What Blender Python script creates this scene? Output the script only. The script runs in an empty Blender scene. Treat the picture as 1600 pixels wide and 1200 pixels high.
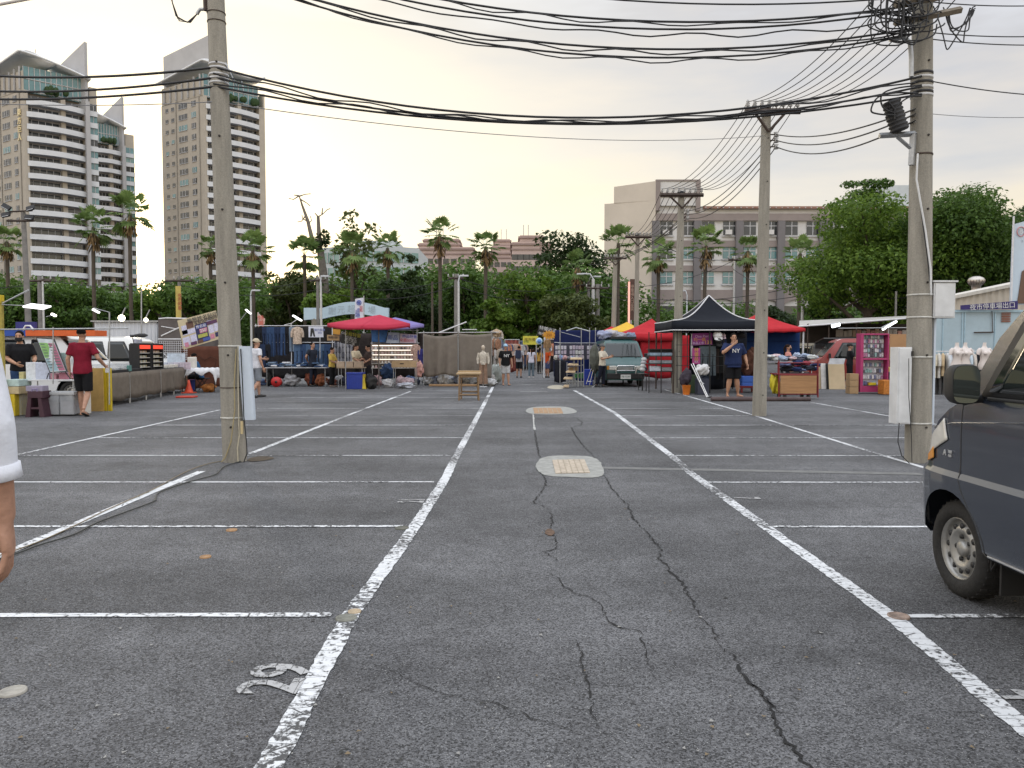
import bpy, math, random
import numpy as np
from mathutils import Vector, Matrix, noise as mnoise
V = Vector
R = math.radians
SC = bpy.context.scene
COL = SC.collection
# ------------------------------------------------------------------ camera
H, F, HZ, VX = 1.42, 1200.0, 546.0, 795.0         # eye height, focal length in photo pixels, horizon row, lane vanishing column
PITCH = math.atan((600-HZ)/F)
YAW = math.atan((800-VX)/F)
cam = bpy.data.cameras.new('camera'); camo = bpy.data.objects.new('camera', cam); COL.objects.link(camo)
camo.location = (0, 0, H); camo.rotation_euler = (math.pi/2-PITCH, 0, -YAW)
cam.sensor_width = 36; cam.lens = 36*F/1600; cam.clip_start = .05; cam.clip_end = 3000
SC.camera = camo
# ------------------------------------------------------------------ sky and sun
SUN_AZ, SUN_EL = -27.0, 7.0                        # degrees right of the lane direction (left of it here), above the horizon
W = bpy.data.worlds.new('World'); SC.world = W; W.use_nodes = True
def world():
    nt = W.node_tree; nt.nodes.clear(); N = nt.nodes.new; L = nt.links.new
    def mth(op, a, b=None, c=None):
        n = N('ShaderNodeMath'); n.operation = op
        for i, x in enumerate((a, b, c)):
            if x is None: continue
            if isinstance(x, (int, float)): n.inputs[i].default_value = x
            else: L(x, n.inputs[i])
        return n.outputs[0]
    out = N('ShaderNodeOutputWorld'); sky = N('ShaderNodeTexSky'); sky.sky_type = 'NISHITA'; sky.sun_disc = False
    sky.sun_elevation = R(SUN_EL); sky.sun_rotation = R(SUN_AZ); sky.air_density = 1.0; sky.dust_density = 1.0; sky.ozone_density = 1.5
    b1 = N('ShaderNodeBackground'); b1.inputs[1].default_value = .05; L(sky.outputs[0], b1.inputs[0])
    tc = N('ShaderNodeTexCoord'); sep = N('ShaderNodeSeparateXYZ'); L(tc.outputs['Generated'], sep.inputs[0])
    dz = sep.outputs[2]
    dot = N('ShaderNodeVectorMath'); dot.operation = 'DOT_PRODUCT'; L(tc.outputs['Generated'], dot.inputs[0])
    dot.inputs[1].default_value = (math.sin(R(SUN_AZ))*math.cos(R(SUN_EL)), math.cos(R(SUN_AZ))*math.cos(R(SUN_EL)), math.sin(R(SUN_EL)))
    # thin evening overcast: cream low down, grey lilac higher up, streaked by long flat clouds
    mp = N('ShaderNodeMapping'); mp.inputs['Scale'].default_value = (1.6, 1.6, 8.0); L(tc.outputs['Generated'], mp.inputs[0])
    ns = N('ShaderNodeTexNoise'); ns.inputs['Scale'].default_value = 1.7; ns.inputs['Detail'].default_value = 5; ns.inputs['Roughness'].default_value = .52
    L(mp.outputs[0], ns.inputs[0])
    h = mth('ADD', dz, mth('MULTIPLY', mth('SUBTRACT', ns.outputs[0], .5), .62))
    rp = N('ShaderNodeValToRGB'); L(h, rp.inputs[0]); e = rp.color_ramp.elements
    e[0].position = 0.0; e[0].color = (.97, .79, .54, 1); e[1].position = .9; e[1].color = (1.16, 1.21, 1.30, 1)
    for p, c in ((.10, (.94, .80, .60)), (.20, (.84, .74, .635)), (.34, (.64, .61, .61)), (.55, (1.0, 1.02, 1.07))):
        x = e.new(p); x.color = c+(1,)
    glow = mth('POWER', mth('MAXIMUM', dot.outputs['Value'], 0.0), 9.0)
    glow2 = mth('POWER', mth('MAXIMUM', dot.outputs['Value'], 0.0), 90.0)
    g = N('ShaderNodeMix'); g.data_type = 'RGBA'; L(mth('MINIMUM', mth('MULTIPLY', glow, .95), 1.0), g.inputs[0]); L(rp.outputs[0], g.inputs[6]); g.inputs[7].default_value = (1.22, 1.08, .78, 1)
    ad = N('ShaderNodeMix'); ad.data_type = 'RGBA'; ad.blend_type = 'ADD'; L(mth('MULTIPLY', glow2, 1.0), ad.inputs[0]); L(g.outputs[2], ad.inputs[6]); ad.inputs[7].default_value = (1.2, .9, .45, 1)
    bk = N('ShaderNodeMapRange'); bk.interpolation_type = 'SMOOTHSTEP'; L(mth('SUBTRACT', mth('MULTIPLY', dz, .55), sep.outputs[1]), bk.inputs[0])   # sky overhead and behind boosted as added fill for camera-facing sides
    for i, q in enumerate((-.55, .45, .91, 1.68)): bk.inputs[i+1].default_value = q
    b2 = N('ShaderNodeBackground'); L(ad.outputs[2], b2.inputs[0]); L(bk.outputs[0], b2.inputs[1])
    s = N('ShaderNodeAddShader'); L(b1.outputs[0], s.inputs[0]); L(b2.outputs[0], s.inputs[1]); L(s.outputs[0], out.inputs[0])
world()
sl = bpy.data.lights.new('sun', 'SUN'); so = bpy.data.objects.new('sun', sl); COL.objects.link(so)
sl.energy = 1.8; sl.angle = R(12); sl.color = (1, .82, .58)
so.rotation_euler = V((math.sin(R(SUN_AZ))*math.cos(R(SUN_EL)), math.cos(R(SUN_AZ))*math.cos(R(SUN_EL)), math.sin(R(SUN_EL)))).to_track_quat('Z', 'Y').to_euler()
SC.view_settings.view_transform = 'Standard'; SC.view_settings.look = 'None'; SC.view_settings.gamma = 1; SC.view_settings.exposure = .0
SC.cycles.max_bounces = 6; SC.cycles.transparent_max_bounces = 12; SC.cycles.caustics_reflective = SC.cycles.caustics_refractive = False
SC.cycles.sample_clamp_indirect = 4
# ------------------------------------------------------------------ photo <-> place
CR = Matrix.Rotation(-YAW, 3, 'Z') @ Matrix.Rotation(math.pi/2-PITCH, 3, 'X')
def ray(px, py): return CR @ V(((px-800)/F, (600-py)/F, -1))
def G(px, py, z=0.0):                              # the ground point seen at a photo pixel
    d = ray(px, py); t = (z-H)/d.z
    return V((d.x*t, d.y*t, z))
def P(px, py, Y):                                  # the point seen at a photo pixel, Y metres ahead
    d = ray(px, py); t = Y/d.y
    return V((d.x*t, Y, H+d.z*t))
def XA(px, Y): return P(px, 600, Y).x
def ZA(py, Y): return P(800, py, Y).z
# ------------------------------------------------------------------ materials
MC = {}
def nodes(name):
    m = bpy.data.materials.new(name); m.use_nodes = True; nt = m.node_tree; nt.nodes.clear()
    o = nt.nodes.new('ShaderNodeOutputMaterial'); b = nt.nodes.new('ShaderNodeBsdfPrincipled'); nt.links.new(b.outputs[0], o.inputs[0])
    return m, nt, b, o
def M(c, rough=.6, metal=0.0, var=.22, sc=6.0, bump=.0, spec=.4, coat=0.0, stretch=(1, 1, 1), alpha=1.0, trans=0.0, emit=0.0):
    """a plain painted / woven / plastic surface: base colour broken up by two sizes of noise, with matching roughness and bump"""
    k = (tuple(c), rough, metal, var, sc, bump, spec, coat, stretch, alpha, trans, emit)
    if k in MC: return MC[k]
    m, nt, b, o = nodes('surface'); N = nt.nodes.new; L = nt.links.new
    tc = N('ShaderNodeTexCoord'); mp = N('ShaderNodeMapping'); mp.inputs['Scale'].default_value = stretch; L(tc.outputs['Object'], mp.inputs[0])
    n1 = N('ShaderNodeTexNoise'); n1.inputs['Scale'].default_value = sc; n1.inputs['Detail'].default_value = 6; n1.inputs['Roughness'].default_value = .65; L(mp.outputs[0], n1.inputs[0])
    mr = N('ShaderNodeMapRange'); L(n1.outputs[0], mr.inputs[0]); mr.inputs[1].default_value = .28; mr.inputs[2].default_value = .72
    mr.inputs[3].default_value = 1-var; mr.inputs[4].default_value = 1+var*.6
    mx = N('ShaderNodeMix'); mx.data_type = 'RGBA'; mx.blend_type = 'MULTIPLY'; mx.inputs[0].default_value = 1
    mx.inputs[6].default_value = tuple(c)+(1,); L(mr.outputs[0], mx.inputs[7]); L(mx.outputs[2], b.inputs['Base Color'])
    b.inputs['Roughness'].default_value = rough; b.inputs['Metallic'].default_value = metal; b.inputs['Specular IOR Level'].default_value = spec
    b.inputs['Coat Weight'].default_value = coat; b.inputs['Coat Roughness'].default_value = .06; b.inputs['Alpha'].default_value = alpha
    b.inputs['Transmission Weight'].default_value = trans
    if emit: L(mx.outputs[2], b.inputs['Emission Color']); b.inputs['Emission Strength'].default_value = emit
    if bump:
        bp = N('ShaderNodeBump'); bp.inputs['Strength'].default_value = bump; bp.inputs['Distance'].default_value = .03; L(n1.outputs[0], bp.inputs['Height']); L(bp.outputs[0], b.inputs['Normal'])
    MC[k] = m; return m
def cloth(c, var=.3, sc=9): return M(c, .85, 0, var, sc, .5, .15)
def lamp_m(c, e): return M(c, .4, 0, .05, 3, emit=e)
def steel(c=(.42, .42, .42), r=.4): return M(c, r, .85, .25, 14)
def wood(c=(.36, .23, .12)): return M(c, .65, 0, .4, 5, .15, stretch=(1, 12, 12))
# ------------------------------------------------------------------ mesh builder
class MB:
    def __init__(s): s.v = []; s.f = []; s.mi = []; s.sm = []; s.X = None
    def add(s, vs, fs, mi=0, sm=False):
        n = len(s.v)
        if s.X is not None: vs = [s.X @ V(p) for p in vs]
        s.v += [tuple(p) for p in vs]; s.f += [tuple(i+n for i in f) for f in fs]; s.mi += [mi]*len(fs); s.sm += [sm]*len(fs); return s
    def box(s, x0, x1, y0, y1, z0, z1, mi=0):
        return s.add([(x0, y0, z0), (x1, y0, z0), (x1, y1, z0), (x0, y1, z0), (x0, y0, z1), (x1, y0, z1), (x1, y1, z1), (x0, y1, z1)],
                     [(0, 3, 2, 1), (4, 5, 6, 7), (0, 1, 5, 4), (1, 2, 6, 5), (2, 3, 7, 6), (3, 0, 4, 7)], mi)
    def cb(s, c, d, mi=0, rot=None):
        o = s.X
        T = Matrix.Translation(V(c)); T = T @ rot.to_4x4() if rot is not None else T
        s.X = (o @ T) if o is not None else T
        s.box(-d[0]/2, d[0]/2, -d[1]/2, d[1]/2, -d[2]/2, d[2]/2, mi); s.X = o; return s
    def quad(s, a, b, c, d, mi=0): return s.add([a, b, c, d], [(0, 1, 2, 3)], mi)
    def tube(s, pts, r, n=8, mi=0, cap=True, sm=True):
        pts = [V(p) for p in pts]; rs = list(r) if hasattr(r, '__len__') else [r]*len(pts)
        vs = []; fs = []; u = None; k = len(pts)
        for i, p in enumerate(pts):
            t = (pts[min(i+1, k-1)]-pts[max(i-1, 0)])
            t = t.normalized() if t.length > 1e-9 else V((0, 0, 1))
            if u is None:
                u = t.cross(V((0, 0, 1)) if abs(t.z) < .9 else V((0, 1, 0))).normalized()
            else:
                u = u-t*u.dot(t); u = u.normalized() if u.length > 1e-6 else t.orthogonal().normalized()
            w = t.cross(u)
            for j in range(n):
                a = 2*math.pi*j/n; q = rs[i]
                qx, qy = q if isinstance(q, tuple) else (q, q)
                vs.append(p+u*math.cos(a)*qx+w*math.sin(a)*qy)
        for i in range(k-1):
            for j in range(n): fs.append((i*n+j, i*n+(j+1) % n, (i+1)*n+(j+1) % n, (i+1)*n+j))
        s.add(vs, fs, mi, sm)
        if cap: s.add(vs[:n], [tuple(range(n-1, -1, -1))], mi); s.add(vs[-n:], [tuple(range(n))], mi)
        return s
    def bar(s, a, b, w, mi=0, d=None): return s.tube([a, b], w/2*1.414 if d is None else (w, d), 4, mi, True, False)
    def lathe(s, pr, n=20, o=(0, 0, 0), mi=0, sm=True, axis='z'):
        vs = []; fs = []
        for r, z in pr:
            for j in range(n):
                a = 2*math.pi*j/n; c, q = r*math.cos(a), r*math.sin(a)
                p = (c, q, z) if axis == 'z' else ((z, c, q) if axis == 'x' else (c, z, q)); vs.append((p[0]+o[0], p[1]+o[1], p[2]+o[2]))
        for i in range(len(pr)-1):
            for j in range(n): fs.append((i*n+j, i*n+(j+1) % n, (i+1)*n+(j+1) % n, (i+1)*n+j))
        return s.add(vs, fs, mi, sm)
    def prism(s, poly, d0, d1, ax='y', mi=0):          # poly in the two other axes, extruded along ax
        f = {'y': lambda a, b, d: (a, d, b), 'x': lambda a, b, d: (d, a, b), 'z': lambda a, b, d: (a, b, d)}[ax]
        n = len(poly); vs = [f(a, b, d0) for a, b in poly]+[f(a, b, d1) for a, b in poly]
        return s.add(vs, [tuple(range(n-1, -1, -1)), tuple(range(n, 2*n))]+[(i, (i+1) % n, (i+1) % n+n, i+n) for i in range(n)], mi)
    def ell(s, c, r, nu=12, nv=8, mi=0):
        pr = [(max(1e-4, math.sin(math.pi*i/nv)), -math.cos(math.pi*i/nv)) for i in range(nv+1)]
        o = s.X; T = Matrix.Translation(V(c)) @ Matrix.Diagonal((r[0], r[1], r[2], 1)); s.X = (o @ T) if o is not None else T
        s.lathe(pr, nu, (0, 0, 0), mi); s.X = o; return s
    def grid(s, fn, nu, nv, mi=0, sm=True):             # fn(u,v) -> point
        vs = [fn(i/nu, j/nv) for j in range(nv+1) for i in range(nu+1)]
        return s.add(vs, [(j*(nu+1)+i, j*(nu+1)+i+1, (j+1)*(nu+1)+i+1, (j+1)*(nu+1)+i) for j in range(nv) for i in range(nu)], mi, sm)
    def loft(s, rings, mi=0, sm=True, cap=True):        # rings: equal-length loops
        n = len(rings[0]); vs = [p for r in rings for p in r]
        s.add(vs, [(i*n+j, i*n+(j+1) % n, (i+1)*n+(j+1) % n, (i+1)*n+j) for i in range(len(rings)-1) for j in range(n)], mi, sm)
        if cap: s.add(rings[0], [tuple(range(n-1, -1, -1))], mi); s.add(rings[-1], [tuple(range(n))], mi)
        return s
    def mesh(s, name, mats):
        me = bpy.data.meshes.new(name); me.from_pydata(s.v, [], s.f)
        for m in (mats if isinstance(mats, (list, tuple)) else [mats]): me.materials.append(m)
        me.polygons.foreach_set('material_index', s.mi); me.polygons.foreach_set('use_smooth', s.sm); me.update(); return me
    def build(s, name, mats, parent=None, loc=None, rz=None, bev=0, solid=0, sub=0):
        o = bpy.data.objects.new(name, s.mesh(name, mats)); COL.objects.link(o)
        if parent is not None: o.parent = parent
        if loc is not None: o.location = loc
        if rz is not None: o.rotation_euler = (0, 0, rz)
        if solid: q = o.modifiers.new('s', 'SOLIDIFY'); q.thickness = solid; q.offset = 0
        if sub: q = o.modifiers.new('u', 'SUBSURF'); q.levels = q.render_levels = sub
        if bev: q = o.modifiers.new('b', 'BEVEL'); q.width = bev; q.segments = 2; q.limit_method = 'ANGLE'
        return o
def tag(o, label=None, cat=None, group=None, kind=None):
    if label: o['label'] = label
    if cat: o['category'] = cat
    if group: o['group'] = group
    if kind: o['kind'] = kind
    return o
def thing(name, label, cat, loc=(0, 0, 0), rz=0.0, group=None):
    o = bpy.data.objects.new(name, None); COL.objects.link(o); o.empty_display_size = .2
    o.location = loc; o.rotation_euler = (0, 0, rz); return tag(o, label, cat, group)
def struct(mb, name, mats): return tag(mb.build(name, mats), kind='structure')
def copy_tree(o, parent=None):
    c = o.copy(); COL.objects.link(c); c.parent = parent
    for ch in list(o.children): copy_tree(ch, c)
    return c
def dup(o, loc, rz=0.0, label=None, group=None, sc=None):
    c = copy_tree(o); c.location = loc; c.rotation_euler = (0, 0, rz)
    if label: c['label'] = label
    if group: c['group'] = group
    if sc is not None: c.scale = sc if hasattr(sc, '__len__') else (sc, sc, sc)
    return c
def text(s, size, mat, parent, loc, rot=(math.pi/2, 0, 0), name='lettering', ext=.002, align='CENTER', sp=1.0, wide=1.0, fat=0.0):
    cu = bpy.data.curves.new('t', 'FONT'); cu.body = s; cu.size = size; cu.extrude = ext; cu.offset = fat; cu.align_x = align; cu.align_y = 'CENTER'; cu.space_line = sp; cu.resolution_u = 3
    t = bpy.data.objects.new('t', cu); me = bpy.data.meshes.new_from_object(t); me.name = name
    bpy.data.objects.remove(t); bpy.data.curves.remove(cu)
    me.materials.clear(); me.materials.append(mat)
    o = bpy.data.objects.new(name, me); COL.objects.link(o); o.parent = parent; o.location = loc; o.rotation_euler = rot; o.scale = (wide, 1, 1); return o
def sag(a, b, d, n=20): 
    a, b = V(a), V(b); return [a.lerp(b, i/n)-V((0, 0, 4*d*(i/n)*(1-i/n))) for i in range(n+1)]
def spl(p, n=6):                                    # smooth curve through points
    p = [V(q) for q in p]; s = []
    for a, b, c, d in zip([p[0]]+p, p, p[1:], p[2:]+[p[-1]]):
        for i in range(n): t = i/n; s.append(.5*((2*b)+(c-a)*t+(2*a-5*b+4*c-d)*t*t+(3*b-a-3*c+d)*t**3))
    return s+[p[-1]]
def rnd(a, b): return random.uniform(a, b)
random.seed(7)
# ------------------------------------------------------------------ the lot: asphalt, paint, patches, cracks
def asphalt():
    m, nt, b, o = nodes('asphalt'); N = nt.nodes.new; L = nt.links.new
    tc = N('ShaderNodeTexCoord')
    def noise(scale, det=4, stretch=None, rough=.6):
        n = N('ShaderNodeTexNoise'); n.inputs['Scale'].default_value = scale; n.inputs['Detail'].default_value = det; n.inputs['Roughness'].default_value = rough
        if stretch: 
            mp = N('ShaderNodeMapping'); mp.inputs['Scale'].default_value = stretch; L(tc.outputs['Object'], mp.inputs[0]); L(mp.outputs[0], n.inputs[0])
        else: L(tc.outputs['Object'], n.inputs[0])
        return n.outputs[0]
    def rng(x, a, bb, c, d):
        n = N('ShaderNodeMapRange'); L(x, n.inputs[0])
        for i, q in enumerate((a, bb, c, d)): n.inputs[i+1].default_value = q
        return n.outputs[0]
    def mul(x, y):
        n = N('ShaderNodeMath'); n.operation = 'MULTIPLY'; L(x, n.inputs[0]); L(y, n.inputs[1]); return n.outputs[0]
    big = rng(noise(.35), .3, .7, .60, 1.32)
    band = rng(noise(1.0, 3, (.16, 1.25, 1)), .3, .7, .80, 1.16)        # paver passes across the lane
    mid = rng(noise(5.5, 5), .3, .7, .84, 1.14)
    vo = N('ShaderNodeTexVoronoi'); vo.inputs['Scale'].default_value = 150; L(tc.outputs['Object'], vo.inputs[0])
    sp = N('ShaderNodeSeparateColor'); L(vo.outputs['Color'], sp.inputs[0])
    grain = rng(sp.outputs[0], 0, 1, .22, 1.62)
    tone = mul(mul(mul(big, band), mid), grain)
    rp = N('ShaderNodeMix'); rp.data_type = 'RGBA'; rp.blend_type = 'MULTIPLY'; rp.inputs[0].default_value = 1; rp.inputs[6].default_value = (.112, .112, .116, 1); L(tone, rp.inputs[7])
    # pale stones in the wearing course
    st = N('ShaderNodeMath'); st.operation = 'GREATER_THAN'; L(sp.outputs[1], st.inputs[0]); st.inputs[1].default_value = .965
    ds = N('ShaderNodeMath'); ds.operation = 'LESS_THAN'; L(vo.outputs['Distance'], ds.inputs[0]); ds.inputs[1].default_value = .36
    mx = N('ShaderNodeMix'); mx.data_type = 'RGBA'; L(mul(st.outputs[0], ds.outputs[0]), mx.inputs[0]); L(rp.outputs[2], mx.inputs[6]); mx.inputs[7].default_value = (.36, .36, .35, 1)
    # oil and damp stains
    os_ = rng(noise(.9, 6, None, .7), .58, .72, 0, .55)
    m2 = N('ShaderNodeMix'); m2.data_type = 'RGBA'; L(os_, m2.inputs[0]); L(mx.outputs[2], m2.inputs[6]); m2.inputs[7].default_value = (.035, .034, .034, 1)
    L(m2.outputs[2], b.inputs['Base Color']); b.inputs['Roughness'].default_value = .82; b.inputs['Specular IOR Level'].default_value = .32
    bp = N('ShaderNodeBump'); bp.inputs['Strength'].default_value = .75; bp.inputs['Distance'].default_value = .006; L(vo.outputs['Distance'], bp.inputs['Height']); L(bp.outputs[0], b.inputs['Normal'])
    return m
def paint_m(thr=.43, c=(.66, .67, .68), name='road_paint'):
    """old thermoplastic paint: chipped through to asphalt and scored by cross cracks"""
    m, nt, b, o = nodes(name); N = nt.nodes.new; L = nt.links.new
    tc = N('ShaderNodeTexCoord')
    n = N('ShaderNodeTexNoise'); n.inputs['Scale'].default_value = 26; n.inputs['Detail'].default_value = 9; n.inputs['Roughness'].default_value = .72; L(tc.outputs['Object'], n.inputs[0])
    n2 = N('ShaderNodeTexNoise'); n2.inputs['Scale'].default_value = .8; n2.inputs['Detail'].default_value = 2; L(tc.outputs['Object'], n2.inputs[0])
    mp = N('ShaderNodeMapping'); mp.inputs['Scale'].default_value = (2.2, 11, 1); L(tc.outputs['Object'], mp.inputs[0])
    vo = N('ShaderNodeTexVoronoi'); vo.feature = 'DISTANCE_TO_EDGE'; vo.inputs['Scale'].default_value = 1.3; L(mp.outputs[0], vo.inputs[0])
    a = N('ShaderNodeMath'); a.operation = 'MULTIPLY_ADD'; L(n2.outputs[0], a.inputs[0]); a.inputs[1].default_value = .5; L(n.outputs[0], a.inputs[2])
    r = N('ShaderNodeMapRange'); L(a.outputs[0], r.inputs[0]); r.inputs[1].default_value = thr+.25; r.inputs[2].default_value = thr+.31
    ck = N('ShaderNodeMapRange'); L(vo.outputs['Distance'], ck.inputs[0]); ck.inputs[1].default_value = .008; ck.inputs[2].default_value = .022
    mm = N('ShaderNodeMath'); mm.operation = 'MULTIPLY'; L(r.outputs[0], mm.inputs[0]); L(ck.outputs[0], mm.inputs[1])
    tone = N('ShaderNodeMix'); tone.data_type = 'RGBA'; L(n.outputs[0], tone.inputs[0]); tone.inputs[6].default_value = tuple(x*.72 for x in c)+(1,); tone.inputs[7].default_value = tuple(min(1, x*1.12) for x in c)+(1,)
    mx = N('ShaderNodeMix'); mx.data_type = 'RGBA'; L(mm.outputs[0], mx.inputs[0]); mx.inputs[6].default_value = (.06, .06, .062, 1); L(tone.outputs[2], mx.inputs[7])
    L(mx.outputs[2], b.inputs['Base Color']); b.inputs['Roughness'].default_value = .75
    bp = N('ShaderNodeBump'); bp.inputs['Strength'].default_value = .6; bp.inputs['Distance'].default_value = .004; L(mm.outputs[0], bp.inputs['Height']); L(bp.outputs[0], b.inputs['Normal'])
    return m
ASPH = asphalt(); PAINT = paint_m(); FADED = paint_m(.46, (.36, .36, .36), 'faded_paint')
g = MB(); ys = [-40, 0, 10, 30, 80, 300, 2500]; xs = [-1500, -60, -10, 0, 10, 60, 1500]
g.add([(x, y, 0) for y in ys for x in xs], [(j*7+i, j*7+i+1, (j+1)*7+i+1, (j+1)*7+i) for j in range(6) for i in range(6)])
struct(g, 'ground', ASPH)
LANE_Y = [4.05+2.06*k for k in range(-1, 14)]
def strip(pts, w, name, mat, z=.004, jag=.004, step=.12):
    """a painted band along a ground polyline, its edges slightly ragged"""
    pts = [V((p[0], p[1], 0)) for p in pts]; c = []
    for a, b in zip(pts, pts[1:]):
        n = max(1, int((b-a).length/(step*(1+a.y*.12)))); c += [a.lerp(b, i/n) for i in range(n)]
    c.append(pts[-1]); vs = []
    for i, p in enumerate(c):
        t = (c[min(i+1, len(c)-1)]-c[max(i-1, 0)]).normalized(); s = V((-t.y, t.x, 0)); ww = w(i/len(c)) if callable(w) else w
        vs += [p+s*(ww/2+rnd(-jag, jag))+V((0, 0, z)), p-s*(ww/2+rnd(-jag, jag))+V((0, 0, z))]
    mb = MB(); mb.add(vs, [(2*i, 2*i+1, 2*i+3, 2*i+2) for i in range(len(c)-1)]); return struct(mb, name, mat)
def gp(l): return [G(a, b) for a, b in l]
left_line = [(-.80, -2)]+[tuple(p)[:2] for p in gp([(420, 1200), (545, 965), (645, 828), (693, 753), (713, 713), (752, 640), (770, 605)])]
right_line = [(1.9, -2)]+[tuple(p)[:2] for p in gp([(1600, 1138), (1395, 965), (1205, 830), (1080, 740), (1050, 713), (960, 645), (897, 610)])]
strip(left_line, .10, 'lane_line', PAINT, jag=.006, step=.035); strip(right_line, .10, 'lane_line', PAINT, jag=.006, step=.035)
strip([(-3.45, -1), (-3.5, 5.29), (-3.58, 8.9)], .095, 'bay_line', paint_m(.37, (.66, .67, .68), 'fresh_paint'), .0045); strip([(-3.52, 10.4), (-3.45, 18), (-3.33, 26)], .085, 'bay_line', PAINT, .0045)
strip([(-6.65, -1), (-6.62, 10.2), (-6.78, 18)], .07, 'bay_line', PAINT, .0045)
strip([(4.9, 5), (5.0, 9.96), (5.3, 17), (5.5, 27)], .075, 'bay_line', PAINT, .0045); strip([(8.1, 4), (8.1, 16), (8.1, 20.5)], .07, 'bay_line', PAINT, .0045)
lx = lambda y, L_: float(np.interp(y, [p[1] for p in L_], [p[0] for p in L_]))
for k, y in enumerate(LANE_Y):
    far = y > 14
    strip([(-6.6 if y > 5 else -5.5, y+.02), (-3.5, y), (lx(y, left_line)-(.10 if 3 < y < 9 else .05), y)], .058, 'bay_line', FADED if far and k % 2 else PAINT, .005)
    if y > 12 and k % 2 == 0: pass
    strip([(lx(y, right_line)+.05, y-.03), (5.0, y-.05), (8.1 if 8 < y < 15 else 5.15, y-.06)], .055, 'bay_line', FADED if y > 20 else PAINT, .005)
# worn numbers of the pitches, painted to be read from the lane
NUMP = paint_m(.40, (.40, .40, .40), 'number_paint')
def number(s, px, py, size, mat, rot, wide=1.0):
    o = text(s, size, mat, None, G(px, py)+V((0, 0, .006)), (0, 0, rot), 'pitch_number', .0005, wide=wide, fat=.007); return tag(o, kind='structure')
number('29', 436, 1061, .36, NUMP, R(90), .88); number('21', 645, 783, .34, NUMP, R(90), .6); number('7', 1165, 779, .34, NUMP, R(-90), .6); number('4', 1604, 1088, .34, NUMP, R(-90), .6)
# concrete patches round the two lane manholes
CONC = M((.29, .29, .27), .85, 0, .3, 9, .3); CONC2 = M((.33, .33, .31), .85, 0, .35, 5, .3)
def patch(l, name, mat, z, r=3):
    c = gp(l)
    for _ in range(r):
        c = [q for a, b in zip(c, c[1:]+c[:1]) for q in (a.lerp(b, .25), a.lerp(b, .75))]
    c = [p+V((rnd(-.008, .008), rnd(-.008, .008), z)) for p in c]
    mb = MB(); mb.add(c, [tuple(range(len(c)-1, -1, -1))]); o = struct(mb, name, mat); return o
patch([(834, 726), (850, 713), (890, 712), (934, 714), (946, 738), (938, 748), (885, 746), (846, 744)], 'concrete_patch', CONC, .006)
patch([(819, 643), (828, 636), (870, 635), (893, 637), (905, 645), (880, 648), (832, 648)], 'concrete_patch', CONC, .006)
patch([(852, 607), (860, 602), (882, 602), (880, 609)], 'concrete_patch', M((.4, .36, .28), .9, 0, .3, 9), .006, 2)
def cover(l, name, mat, label):
    c = gp(l); mb = MB(); top = [p+V((0, 0, .014)) for p in c]; mb.add(c+top, [(4, 7, 6, 5)]+[(i, i+4, (i+1) % 4+4, (i+1) % 4) for i in range(4)])
    t = mb.build(name, mat); tag(t, label, 'manhole cover')
    r = MB()
    for i in range(1, 6):
        a = top[3].lerp(top[2], i/6)+V((0, 0, .001)); b = top[0].lerp(top[1], i/6)+V((0, 0, .001)); r.bar(a, b, .010)
    r.build('rib', M((.37, .32, .25), .8), t); return t
cover([(868, 741), (922, 740), (913, 719), (863, 720)], 'manhole_cover', M((.44, .37, .29), .8, 0, .35, 12, .4), 'pale ribbed manhole cover in the nearer concrete patch of the lane')
cover([(835, 646.5), (880, 646.5), (876, 638), (833, 638)], 'manhole_cover', M((.34, .215, .12), .8, 0, .4, 8, .4), 'rusty orange manhole cover in the farther concrete patch of the lane')
strip(gp([(938, 731), (1080, 734), (1300, 738), (1440, 741)]), .17, 'drain_strip', M((.155, .155, .15), .9, 0, .3, 7), .0035, .008)
strip(gp([(833, 648), (834, 662), (835, 672)]), .035, 'filler_seam', M((.4, .4, .38), .9, 0, .4, 20), .007, .012, .05)
for y, x0, x1 in ((612, 812, 856), (601, 815, 845), (607, 846, 853)):
    strip(gp([(x0, y), (x1, y)]), .26, 'road_mark', FADED, .005)
# small round utility caps set in the asphalt
RUST = M((.34, .2, .1), .7, .1, .4, 20, .3)
for k, (px, py, r, mt, lb) in enumerate((
        (20, 1082, .047, M((.34, .32, .28), .8, 0, .3, 30), 'pale round metal cap in the asphalt at the near left, below the empty bay'),
        (362, 829, .038, RUST, 'rusty round cap lying on the second nearest white bay line'), (321, 871, .034, RUST, 'rusty round cap in the open bay just in front of the second white line'),
        (541, 967, .05, M((.2, .2, .17), .7, .2, .4, 25), 'dark grey round cap where the nearest bay line meets the lane line'), (554, 957, .032, M((.42, .33, .22), .7, 0, .3, 30), 'small tan round cap beside the dark cap on the lane line'),
        (1404, 964, .05, M((.27, .2, .16), .7, 0, .5, 25), 'brown round cap where the nearest bay line meets the lane line beside the blue van'),
        (628, 826, .05, M((.12, .12, .10), .7, .2, .4, 25), 'dark sunken cap at the end of the second bay line, by the lane line'))):
    mb = MB(); c = G(px, py); mb.lathe([(r*1.12, 0), (r*1.1, .010), (r*.9, .011), (r*.88, .008), (.001, .009)], 22); tag(mb.build('survey_marker', mt, None, c), lb, 'ground marker')
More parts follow.
